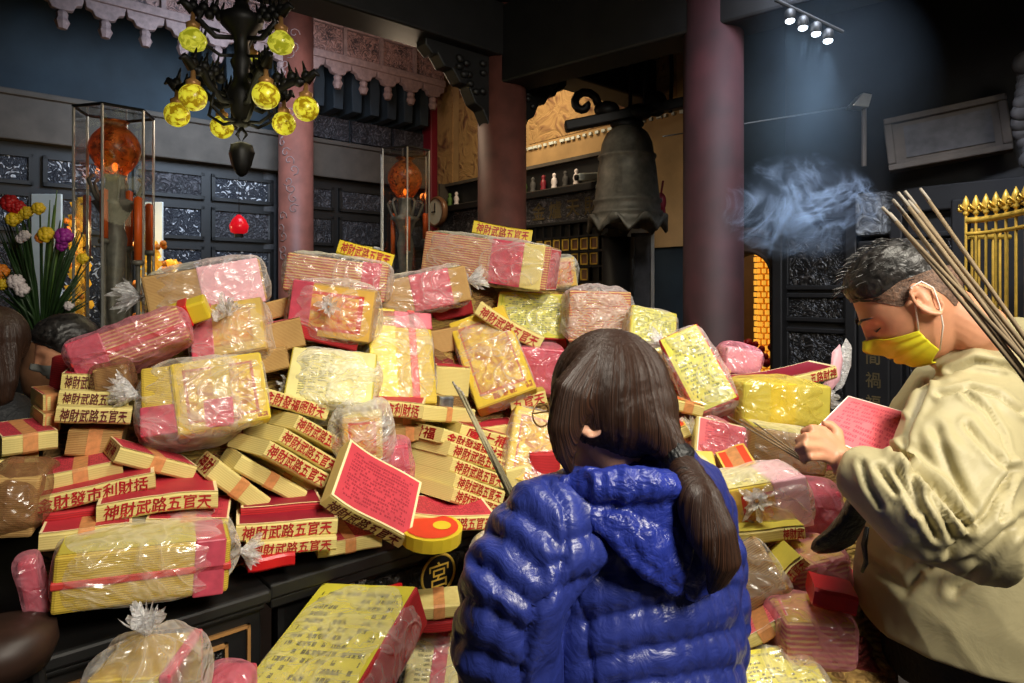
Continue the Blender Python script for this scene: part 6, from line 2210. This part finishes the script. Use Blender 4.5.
def band_patch(th0, th1, lo, hi, off, n=72, m=30, closed=False):
    """strip of the skull between two heights given per direction, lifted by off(p, v)"""
    vs, fs = [], []
    for i in range(n + 1):
        th = th0 + (th1 - th0) * i / n
        z0, z1 = lo(th), hi(th)
        for k in range(m + 1):
            v_ = k / m
            z = z0 + (z1 - z0) * v_
            p = skull(th, max(-0.999, min(0.9995, z / 0.118)))
            nrm = Vector((p.x / 0.074 ** 2, p.y / 0.096 ** 2, p.z / 0.118 ** 2 * 0.6)).normalized()
            vs.append(p + nrm * off(p, v_, th))
    for i in range(n):
        for k in range(m):
            a = i * (m + 1) + k
            fs.append((a, a + m + 1, a + m + 2, a + 1))
    return vs, fs


def line_at(th):
    """hairline height by direction: front, temple, above the ear, nape"""
    d = math.degrees(th) % 360
    d = abs((d - 90 + 180) % 360 - 180)          # 0 front .. 180 back
    return float(np.interp(d, [0, 30, 48, 62, 74, 84, 95, 108, 125, 150, 180], [0.066, 0.062, 0.050, 0.034, 0.012, 0.020, 0.034, 0.016, -0.040, -0.062, -0.066]))


def fade_at(th):
    d = math.degrees(th) % 360
    d = abs((d - 90 + 180) % 360 - 180)
    return float(np.interp(d, [0, 40, 60, 90, 130, 180], [0.064, 0.056, 0.046, 0.048, 0.030, 0.0]))


vs, fs = band_patch(0, 2 * math.pi, lambda th: max(line_at(th), fade_at(th)), lambda th: 0.1179, lambda p, v_, th: 0.004 + 0.013 * sstep(0.0, 0.5, v_) + 0.0022 * n_(Vector((p.x * 3, p.y, p.z)), 90), 120, 40)
o = MB().add(vs, fs, 0, None, hmm).build('hair', M['hair_black'], man, smooth=True)
sd = o.modifiers.new('thick', 'SOLIDIFY'); sd.thickness = 0.006; sd.offset = -1
q = MB()
rr_ = random.Random(4)
for k in range(90):        # loose strands standing off the crown
    th = rr_.uniform(0, 6.28); sp = math.sin(rr_.uniform(0.75, 1.5))
    p = skull(th, sp)
    if p.z < 0.07:
        continue
    nrm = Vector((p.x / 0.074 ** 2, p.y / 0.096 ** 2, p.z / 0.118 ** 2)).normalized()
    p0 = p + nrm * 0.018
    d = (nrm * 0.5 + Vector((rr_.uniform(-.6, .6), 0.8, rr_.uniform(-.2, .3)))).normalized()
    q.tube([hmm @ p0, hmm @ (p0 + d * 0.014), hmm @ (p0 + d * 0.03 - nrm * 0.006)], [0.0011, 0.0009, 0.0003], 4)
o2 = q.build('hair_strands', M['hair_black'], man); o2['kind'] = 'stuff'
vs, fs = band_patch(0, 2 * math.pi, line_at, lambda th: max(line_at(th), fade_at(th)) + 0.006, lambda p, v_, th: 0.0012 + 0.006 * v_ ** 2 + 0.0006 * n_(p, 200), 120, 16)
MB().add(vs, fs, 0, None, hmm).build('shaved_sides', M['hair_grey_side'], man, smooth=True)

# pleated mask
def mask_in(p):
    top = -0.006 - 0.42 * max(0.0, 0.085 - p.y)
    bot = -0.116 + 0.10 * max(0.0, 0.06 - p.y)
    return p.y > 0.018 and bot < p.z < top


MA = math.radians(70)
m_top = lambda th: -0.010 - 0.030 * abs(th - math.pi / 2) / MA
m_bot = lambda th: -0.116 + 0.024 * (abs(th - math.pi / 2) / MA) ** 1.5
vs, fs = band_patch(math.pi / 2 - MA, math.pi / 2 + MA, m_bot, m_top, lambda p, v_, th: 0.0045 + 0.007 * math.exp(-((th - math.pi / 2) / 0.5) ** 2) * math.sin(math.pi * min(1, v_ * 0.9 + 0.1)) + 0.0016 * math.sin(v_ * 22) * (0.3 < v_ < 0.9), 64, 40)
o = MB().add(vs, fs, 0, None, hmm).build('face_mask', M['mask_yellow'], man, smooth=True)
sd = o.modifiers.new('thick', 'SOLIDIFY'); sd.thickness = 0.0015; sd.offset = 1
for s in (-1, 1):
    th = math.pi / 2 - s * MA
    pt = skull(th, m_top(th) / 0.118) * 1.04; pb = skull(th, m_bot(th) / 0.118) * 1.05
    q = MB().tube([hmm @ pt, hmm @ Vector((s * 0.082, 0.012, pt.z * 0.3 + 0.012)), hmm @ Vector((s * 0.087, -0.006, 0.036)), hmm @ Vector((s * 0.086, -0.026, 0.034)), hmm @ Vector((s * 0.084, -0.034, 0.012)), hmm @ Vector((s * 0.083, -0.022, -0.02)), hmm @ Vector((s * 0.078, -0.004, -0.055)), hmm @ pb], 0.0016, 6)
    q.build('ear_loop', M['elastic'], o, smooth=True)
for s in (-1, 1):
    q = MB().tube([hmm @ Vector((s * 0.041, 0.079, -0.001)), hmm @ Vector((s * 0.032, 0.0885, -0.004)), hmm @ Vector((s * 0.018, 0.0895, -0.002))], [0.0008, 0.0022, 0.0008], 6)
    q.build('eyelash', M['hair_black'], man, smooth=True)
    q = MB().tube([hmm @ Vector((s * 0.050, 0.079, 0.024)), hmm @ Vector((s * 0.034, 0.096, 0.030)), hmm @ Vector((s * 0.014, 0.103, 0.025))], [0.0015, 0.003, 0.0025], 6)
    q.build('eyebrow', M['hair_black'], man, smooth=True)

# beige jacket
j = MB()
jt = [(0.02, 0.845, 0.24, 0.245), (0.02, 0.92, 0.245, 0.25), (0.01, 1.03, 0.24, 0.235), (0.0, 1.15, 0.235, 0.21), (0.02, 1.255, 0.225, 0.19), (0.04, 1.325, 0.185, 0.155), (0.035, 1.38, 0.135, 0.12), (0.045, 1.42, 0.105, 0.10)]
j.tube([MF * a + Vector((0.05, 0, z)) for a, z, _, _ in jt], [(w, d) for _, _, w, d in jt], 44, up=MF)
j.tube(arm_l[:-1], [0.100, 0.106, 0.104, 0.090, 0.078, 0.058, 0.046], 30)
j.tube(arm_r, [0.095, 0.09, 0.078, 0.06, 0.046], 24)
# hood folded at the nape
hp = [ml_(p) for p in (PM(940, 372, 1.10), PM(955, 352, 1.09), PM(980, 340, 1.12), PM(1015, 345, 1.20), PM(1040, 372, 1.26))]
j.tube(hp, [0.034, 0.046, 0.056, 0.064, 0.058], 20)
hp2 = [ml_(p) for p in (PM(948, 392, 1.06), PM(975, 372, 1.05), PM(1010, 368, 1.10), PM(1045, 385, 1.18))]
j.tube(hp2, [0.038, 0.052, 0.062, 0.058], 20)


FOLDS = [([(926, 385), (906, 436), (906, 460)], 3.2, 0.012), ([(964, 394), (988, 409), (1004, 433), (1010, 470), (1000, 520)], 2.2, 0.007),
         ([(896, 452), (916, 470), (938, 491), (968, 526)], 3.6, 0.020), ([(911, 477), (920, 506), (936, 535)], 3.2, 0.011), ([(896, 470), (907, 492), (918, 513)], 2.8, 0.009),
         ([(878, 468), (888, 482), (897, 493)], 2.8, 0.007), ([(930, 495), (944, 515), (952, 534)], 3.0, 0.010), ([(968, 424), (985, 444), (1005, 468)], 3.2, 0.008),
         ([(936, 430), (950, 470), (975, 520)], 5.0, 0.007), ([(862, 464), (868, 486), (880, 506)], 3.0, 0.006), ([(949, 552), (985, 515), (1013, 470)], 4.0, 0.012),
         ([(930, 566), (975, 560), (1010, 530)], 4.5, 0.008), ([(868, 560), (895, 580), (905, 590), (925, 565)], 4.5, 0.008), ([(955, 590), (990, 560), (1022, 520)], 5.0, 0.008),
         ([(905, 420), (898, 440), (900, 455)], 2.5, 0.006), ([(950, 372), (975, 362), (1010, 366), (1024, 376)], 2.6, 0.010), ([(940, 395), (970, 388), (1000, 395), (1024, 412)], 2.4, 0.009)]


def folds(co, no):
    px = to_px(co, MO)
    view = co + np.array(MO) - np.array((0, 0, CZ))
    view /= np.linalg.norm(view, axis=1)[:, None]
    facing = np.clip(-(no * view).sum(1) * 4, 0, 1)
    w = np.array([(0.5 - abs(mnoise.noise(Vector((p[0] * 8 + p[2] * 5, p[1] * 8, p[2] * 6 - p[0] * 4))))) * 0.010 - 0.004 for p in co])
    for ln, wd, dp in FOLDS:
        d = seam_dist(px, [ln])
        w += facing * dp * (-np.exp(-(d / wd) ** 2) + 0.55 * np.exp(-((d - 2.2 * wd) / (1.3 * wd)) ** 2))
    return co + no * w[:, None]


melt(j, 'hooded_jacket', M['beige_coat'], man, voxel=0.0055, smooth=14, disp=folds)
# pocket zip, cuff elastic
q = MB().tube([ml_(PM(867, 527, 1.005)), ml_(PM(864, 545, 0.998)), ml_(PM(866, 562, 0.995)), ml_(PM(862, 572, 1.0))], [(0.006, 0.003), (0.009, 0.004), (0.007, 0.003), 0.003], 8)
q.build('pocket_zip', M['black_cloth'], man, smooth=True)
tr_ = MB()
for s in (-1, 1):
    hip = MLf * (0.095 * s) + Vector((0.04, 0, 0))
    tr_.tube([hip + Vector((0, 0, 0.87)), hip + MF * 0.02 + Vector((0, 0, 0.48)), hip + Vector((0, 0, 0.08))], [0.125, 0.095, 0.08], 18)
tr_.tube([MF * 0.01 + Vector((0.05, 0, 0.74)), MF * 0.01 + Vector((0.05, 0, 0.90))], [(0.20, 0.20), (0.205, 0.205)], 28, up=MF)
melt(tr_, 'trousers', M['trousers'], man, voxel=0.012, smooth=4)

# the red sheets in his hand
c4 = [PM(848, 396, 1.13), PM(915, 415, 1.12), PM(886, 464, 1.03), PM(812, 432, 1.015)]
sm_ = Matrix.Translation(sum(c4, Vector()) / 4)
rs = thing('red_paper_bundle', 'pinkish red printed sheet bundle held by the masked person in beige', 'paper bundle', sm_)
lc = [p - sm_.translation for p in c4]
nr = (lc[1] - lc[0]).cross(lc[3] - lc[0]).normalized()
if nr.z < 0:
    nr = -nr
q = MB()
low = [p - nr * 0.018 for p in lc]
q.add(lc + low, [(0, 3, 2, 1)[::-1], (4, 5, 6, 7)[::-1], (0, 1, 5, 4), (1, 2, 6, 5), (2, 3, 7, 6), (3, 0, 4, 7)])
q.build('paper_stack', M['edge'], rs)
q = MB().add([p + nr * 0.001 for p in (lc[3], lc[2], lc[1], lc[0])], [(0, 1, 2, 3)], 0, [[(0, 0), (1, 0), (1, 1), (0, 1)]])
q.build('cover_sheet', M['pink_sheet'], rs)

# black cloth bag under his forearm
bo = [(866, 474), (850, 492), (841, 512), (826, 530), (812, 541), (809, 550), (818, 555), (838, 553), (854, 545), (864, 528), (872, 505), (874, 486)]
q = MB(); q.pillow([PM(x, y, 1.03 + 0.0006 * (y - 470)) for x, y in bo], (-0.3, -1, 0.3), 0.035, 8, back=0.8)
q.tube([PM(868, 478, 1.0), PM(880, 465, 0.99), PM(905, 470, 1.0)], [0.012, 0.010, 0.01], 8)
bag = melt(q, 'black_bag', M['black_cloth'], None, voxel=0.005, smooth=4)
tag(bag, 'black cloth bag hanging below the beige sleeve over the heap', 'bag')

# ---- two visitors in black behind the left end
def visitor(c, fwd, pitch, label, coat, hair_fn, mask):
    r = thing('person', label, 'person', T(c.x, c.y, 0))
    cl = Vector((0, 0, c.z))
    hm = head_frame(cl, fwd, pitch)
    f = Vector((fwd[0], fwd[1], 0)).normalized()
    rt = f.cross(Vector((0, 0, 1)))
    zsh = c.z - 0.24
    cc = -f * 0.12 if pitch > 20 else -f * 0.03
    b = MB(); add_head(b, hm)
    b.tube([hm @ Vector((0, -0.03, -0.03)), hm @ Vector((0, -0.05, -0.10)), cc + Vector((0, 0, zsh))], [0.055, 0.055, 0.08], 18)
    b.tube([cc * 0.8 + Vector((0, 0, 0.8)), cc * 0.9 + Vector((0, 0, 1.05)), cc + Vector((0, 0, zsh))], [(0.16, 0.11), (0.16, 0.11), (0.14, 0.09)], 20, up=f)
    for s in (-1, 1):
        b.tube([cc + rt * 0.17 * s + Vector((0, 0, zsh)), cc + rt * 0.23 * s + Vector((0, 0, zsh - 0.28)), cc + rt * 0.15 * s + f * 0.2 + Vector((0, 0, zsh - 0.36)), cc + rt * 0.1 * s + f * 0.28 + Vector((0, 0, zsh - 0.34))], [0.05, 0.04, 0.032, 0.034], 12)
        hand = cc + rt * 0.1 * s + f * 0.28 + Vector((0, 0, zsh - 0.34))
        for k in range(4):
            o_ = hand + rt * (0.018 * (k - 1.5))
            b.tube([o_, o_ + f * 0.05 + Vector((0, 0, 0.005)), o_ + f * 0.08 - Vector((0, 0, 0.012))], [0.011, 0.0095, 0.007], 8)
        b.tube([hand - rt * 0.02 * s, hand - rt * 0.05 * s + f * 0.03, hand - rt * 0.05 * s + f * 0.055], [0.012, 0.01, 0.007], 8)
        b.tube([rt * 0.09 * s + cc * 0.8 + Vector((0, 0, 0.86)), rt * 0.09 * s + Vector((0, 0, 0.45)) + cc * 0.8, rt * 0.09 * s + cc * 0.8 + Vector((0, 0, 0.06))], [0.09, 0.06, 0.045], 12)
        b.tube([rt * 0.09 * s + cc * 0.8 + Vector((0, 0, 0.045)) - f * 0.05, rt * 0.09 * s + cc * 0.8 + Vector((0, 0, 0.04)) + f * 0.15], [0.04, 0.03], 10)
    melt(b, 'body', M['skin'], r, voxel=0.007, smooth=3)
    j = MB()
    j.tube([cc * 0.8 + Vector((0, 0, 0.5)), cc * 0.8 + Vector((0, 0, 0.8)), cc * 0.9 + Vector((0, 0, 1.05)), cc + Vector((0, 0, zsh - 0.06)), cc + Vector((0, 0, zsh + 0.03)), cc + f * 0.02 + Vector((0, 0, zsh + 0.08))], [(0.22, 0.17), (0.21, 0.16), (0.21, 0.16), (0.21, 0.14), (0.14, 0.11), (0.08, 0.08)], 28, up=f)
    for s in (-1, 1):
        j.tube([cc + rt * 0.15 * s + Vector((0, 0, zsh - 0.02)), cc + rt * 0.24 * s + Vector((0, 0, zsh - 0.26)), cc + rt * 0.16 * s + f * 0.17 + Vector((0, 0, zsh - 0.36)), cc + rt * 0.115 * s + f * 0.24 + Vector((0, 0, zsh - 0.345))], [0.085, 0.07, 0.058, 0.048], 18)
    melt(j, 'coat', M[coat], r, voxel=0.011, smooth=5)
    tr_ = MB()
    for s in (-1, 1):
        tr_.tube([rt * 0.09 * s + cc * 0.8 + Vector((0, 0, 0.86)), rt * 0.09 * s + cc * 0.8 + Vector((0, 0, 0.45)), rt * 0.09 * s + cc * 0.8 + Vector((0, 0, 0.08))], [0.11, 0.08, 0.07], 14)
    tr_.build('trousers', M['trousers'], r, smooth=True)
    hair_fn(r, hm)
    if mask:
        vs, fs = band_patch(math.pi / 2 - MA, math.pi / 2 + MA, m_bot, m_top, lambda p, v_, th: 0.007, 40, 20)
        o = MB().add(vs, fs, 0, None, hm).build('face_mask', M[mask], r, smooth=True)
        for s in (-1, 1):
            q = MB().tube([hm @ Vector((s * 0.074, 0.026, -0.035)), hm @ Vector((s * 0.086, -0.008, 0.03))], 0.003, 6)
            q.build('ear_loop', M['black_cloth'], o)
    return r


def short_hair(r, hm):
    vs, fs = band_patch(0, 2 * math.pi, lambda th: line_at(th) - 0.008, lambda th: 0.1179, lambda p, v_, th: 0.006 + 0.016 * sstep(0.0, 0.5, v_) + 0.004 * n_(p, 60), 90, 30)
    o = MB().add(vs, fs, 0, None, hm).build('hair', M['hair_black'], r, smooth=True)
    sd = o.modifiers.new('thick', 'SOLIDIFY'); sd.thickness = 0.008; sd.offset = -1


def long_hair(r, hm):
    h = MB()
    h.ball((0, -0.02, 0.025), (0.10, 0.112, 0.112), 0, 24, 16, hm)
    h.tube([hm @ Vector((0, -0.05, 0.0)), hm @ Vector((0, -0.075, -0.12)), hm @ Vector((0, -0.08, -0.18)), hm @ Vector((0, -0.08, -0.22))], [(0.095, 0.07), (0.10, 0.06), (0.09, 0.045), (0.05, 0.02)], 20, up=hm.to_3x3() @ Vector((0, 1, 0)))
    cr_ = tuple(hm @ Vector((0, -0.02, 0.1)))
    melt(h, 'hair', M['hair_brown'], r, voxel=0.006, smooth=3, disp=strands(cr_), attr=strand_id(cr_))


visitor(P(68, 350, 2.42), (-0.62, -0.5), 16, 'person in black with a grey face mask bending over the left end of the heap', 'grey_coat', short_hair, 'mask_grey')
visitor(P(-3, 346, 2.2), (-0.2, 0.9), 5, 'long-haired person in black cut off by the left edge of the photo', 'black_coat', long_hair, None)

# ------------------------------------------------------------------ incense
M['incense'] = plain('incense', lin(128, 110, 84), 0.8, var=0.15, scale=60)
M['incense_grey'] = plain('incense_grey', lin(160, 150, 118), 0.8, var=0.2, scale=60)
M['ash'] = plain('ash', lin(150, 142, 130), 0.9, var=0.1)


def stick(a, b_, r, label, group=None, mat='incense', ash=0.03):
    d = b_ - a
    root = thing('incense_stick', label, 'incense', T(a), group)
    MB().tube([Vector(), d], r, 8).build('stick', M[mat], root, smooth=True)
    MB().tube([d, d + d.normalized() * ash], [r * 1.1, r * 0.8], 8).build('ash_tip', M['ash'], root, smooth=True)


big = [((1062, 424, 0.66), (902, 228, 0.86)), ((1058, 416, 0.67), (904, 214, 0.88)), ((1062, 410, 0.66), (909, 207, 0.87)), ((1058, 402, 0.68), (915, 205, 0.90)), ((1064, 396, 0.66), (919, 214, 0.88)), ((1060, 388, 0.68), (929, 201, 0.92)), ((1066, 404, 0.65), (896, 222, 0.84)), ((1054, 420, 0.69), (912, 224, 0.91)), ((1066, 412, 0.66), (922, 224, 0.86))]
for a, c in big:
    stick(P(*a), P(*c), 0.0026, 'thick tan incense stick in the bundle raised over the beige shoulder', 'incense sticks over the beige shoulder')
for k, (a, c) in enumerate((((520, 508, 1.20), (455, 386, 1.60)), ((516, 510, 1.20), (458, 390, 1.58)), ((524, 512, 1.19), (461, 392, 1.58)), ((519, 514, 1.18), (464, 396, 1.56)))):
    stick(P(*a), P(*c), 0.0030, 'grey-brown incense stick slanting before the right stack, held by the person in blue', 'incense sticks of the person in blue', 'incense_grey', 0.02)
for a, c in (((803, 459, 1.2), (742, 421, 1.5)), ((803, 461, 1.2), (730, 418, 1.52)), ((805, 463, 1.2), (748, 428, 1.48)), ((806, 460, 1.2), (756, 424, 1.46))):
    stick(P(*a), P(*c), 0.0016, 'thin incense stick pointing up left from the hand of the person in beige', 'thin incense sticks in the hand', 'incense', 0.015)
p0 = P(124, 338, 2.05)
yk = thing('incense_packet', 'yellow paper-wrapped incense end poking out above the long pink bag', 'incense packet', T(p0))
d = P(80, 346, 2.12) - p0
MB().tube([Vector(), d * 0.6], 0.006, 8).build('stick', M['ceramic'], yk)
MB().tube([d * 0.5, d], 0.016, 10).build('wrapper', M['yellow_card'], yk, smooth=True)
MB().tube([d * 0.62, d * 0.74], 0.017, 10).build('red_band', M['red_box'], yk, smooth=True)

# ------------------------------------------------------------------ bouquet on the left altar
bq = thing('flower_bouquet', 'tall bouquet of red, yellow and purple flowers with spiky leaves at the left', 'flowers', T(P(42, 300, 3.4).x, 3.4, 1.0))
rb_ = random.Random(3)


def bl(px, py, Y=3.4):
    return P(px, py, Y) - Vector((bq.location.x, 3.4, 1.0))


MB().lathe([(0.05, 0.0), (0.085, 0.05), (0.10, 0.16), (0.07, 0.26), (0.085, 0.30)], 20).build('vase', M['ceramic'], bq, smooth=True)
MB().lathe([(0.2, -1.0), (0.2, -0.95), (0.17, -0.9), (0.17, -0.05), (0.22, 0.0)], 8).build('flower_stand', M['black_wood'], bq)
foot = Vector((0, 0, 0.25))
q = MB()
for k in range(110):       # feathery palm fronds
    side = -1 if k % 3 else 1
    tipp = bl(rb_.uniform(-2, 30) if side < 0 else rb_.uniform(60, 90), rb_.uniform(215, 310), 3.4 + rb_.uniform(-0.1, 0.1))
    midp = (foot + tipp) * 0.5 + Vector((0, 0, 0.06))
    q.tube([foot, midp, tipp], [0.005, 0.009, 0.0015], 5)
o = q.build('dark_fronds', M['leaf'], bq, smooth=True); o['kind'] = 'stuff'
q = MB()
for px, py in ((57, 190), (54, 205), (64, 215), (22, 235), (50, 200)):
    t1 = bl(px, py)
    q.tube([foot, (foot + t1) * 0.5, t1], [(0.008, 0.004), (0.02, 0.005), (0.002, 0.002)], 6)
q.build('blade_leaves', M['leaf_light'], bq, smooth=True)
flowers = [('petal_red', 12, 204, 0.055), ('petal_red', 20, 208, 0.045), ('petal_yellow', 28, 213, 0.04), ('petal_yellow', 40, 209, 0.04), ('petal_yellow', 15, 220, 0.045), ('petal_yellow', 22, 216, 0.035), ('petal_white', 26, 236, 0.035), ('petal_white', 22, 239, 0.03), ('petal_yellow', 48, 235, 0.05), ('petal_orange', 42, 238, 0.035), ('petal_purple', 66, 237, 0.055), ('petal_purple', 63, 246, 0.035), ('petal_yellow', 84, 259, 0.035), ('petal_orange', 3, 272, 0.05), ('petal_yellow', 4, 284, 0.04), ('petal_white', 18, 282, 0.05), ('petal_white', 24, 290, 0.045), ('petal_white', 70, 306, 0.03)]
for mat, px, py, r in flowers:
    c = bl(px, py, 3.4 - 0.06)
    q = MB()
    for k in range(14):
        a = k * 2.4
        el = 0.1 + 1.2 * k / 14
        d = Vector((math.cos(a) * math.cos(el), -0.4 - math.sin(el) * 0.5, math.sin(a) * math.cos(el) + 0.2)).normalized()
        q.ball(tuple(c + d * r * 0.62), (r * 0.36, r * 0.36, r * 0.34), 0, 8, 5)
    q.ball(tuple(c), r * 0.6, 0, 10, 7)
    fl_ = q.build('flower', M[mat], bq, smooth=True)
    MB().tube([foot, (foot + c) * 0.5, c], [0.006, 0.005, 0.004], 5).build('stem', M['leaf'], fl_)
# red blooms seen low through the doorway
q = MB()
for k in range(30):
    q.ball((rb_.uniform(-0.12, 0.12), rb_.uniform(-0.05, 0.05), rb_.uniform(0, 0.18)), rb_.uniform(0.02, 0.035), 0, 8, 6)
rf = q.build('red_flowers', M['petal_red'], None, smooth=True, matrix=T(P(757, 365, 5.0)))
tag(rf, 'bright red flowers at the foot of the amber light tower in the doorway', 'flowers')

# ------------------------------------------------------------------ incense smoke
sv = NT('smoke')
sv.t.nodes.remove(sv.bsdf)
pv = sv.n('ShaderNodeVolumePrincipled')
pv.inputs['Color'].default_value = (0.58, 0.74, 1.0, 1)
v = sv.coord('Object', (1, 1, 1))
n1 = sv.noise(v, 3.4, 5, 0.55, 2.0)
n2 = sv.noise(v, 5.0, 2, 0.5, 0.5)
rid = sv.math('SUBTRACT', 1.0, sv.math('MULTIPLY', sv.math('ABSOLUTE', sv.math('SUBTRACT', n1, 0.5)), 20.0))
rid = sv.math('MAXIMUM', rid, 0.0)
ln_ = sv.n('ShaderNodeVectorMath', operation='LENGTH')
mp = sv.n('ShaderNodeMapping'); mp.inputs['Scale'].default_value = (2.8, 5.5, 4.0)
tcs = sv.n('ShaderNodeTexCoord'); sv.L(tcs.outputs['Object'], mp.inputs['Vector']); sv.L(mp.outputs[0], ln_.inputs[0])
fall = sv.math('MAXIMUM', sv.math('SUBTRACT', 1.0, ln_.outputs['Value']), 0.0)
sv.L(sv.math('MULTIPLY', sv.math('MULTIPLY', sv.math('ADD', sv.math('MULTIPLY', sv.math('POWER', rid, 2.0), sv.math('MULTIPLY', sv.math('MAXIMUM', sv.math('SUBTRACT', n2, 0.42), 0.0), 9.0)), 0.03), fall), 34.0), pv.inputs['Density'])
pv.inputs['Anisotropy'].default_value = 0.2
sv.L(pv.outputs[0], sv.out.inputs['Volume'])
sc_ = P(800, 208, 2.9)
q = MB().ball((0, 0, 0), (0.36, 0.18, 0.25), 0, 24, 16)
sm = q.build('incense_smoke', sv.m, None, matrix=T(sc_))
tag(sm, 'wisps of blue-white incense smoke drifting beside the dark column', 'smoke', None, 'stuff')
lamp('smoke_fill', 'SPOT', (0.95, 2.2, 3.3), sc_, 170, (0.7, 0.82, 1.0), 0.05, 26, 0.6)  # added only to light up the smoke

# thin haze lit by the four spot lamps
hv = NT('lamp_haze')
hv.t.nodes.remove(hv.bsdf)
pv = hv.n('ShaderNodeVolumePrincipled')
pv.inputs['Color'].default_value = (0.6, 0.8, 1.0, 1)
v = hv.coord('Object', (1, 1, 1))
mp = hv.n('ShaderNodeMapping'); mp.inputs['Scale'].default_value = (1 / 0.5, 1 / 0.4, 1 / 0.5)
tcs = hv.n('ShaderNodeTexCoord'); hv.L(tcs.outputs['Object'], mp.inputs['Vector'])
ln_ = hv.n('ShaderNodeVectorMath', operation='LENGTH'); hv.L(mp.outputs[0], ln_.inputs[0])
fall = hv.math('MAXIMUM', hv.math('SUBTRACT', 1.0, ln_.outputs['Value']), 0.0)
nz = hv.noise(v, 2.5, 3)
hv.L(hv.math('MULTIPLY', hv.math('MULTIPLY', fall, nz), 0.34), pv.inputs['Density'])
hv.L(pv.outputs[0], hv.out.inputs['Volume'])
hz = MB().ball((0, 0, 0), (0.5, 0.4, 0.5), 0, 24, 16).build('lamp_haze', hv.m, None, matrix=T(P(812, 95, 2.65)))
tag(hz, 'faint bluish haze glowing below the row of four spot lamps', 'haze', None, 'stuff')
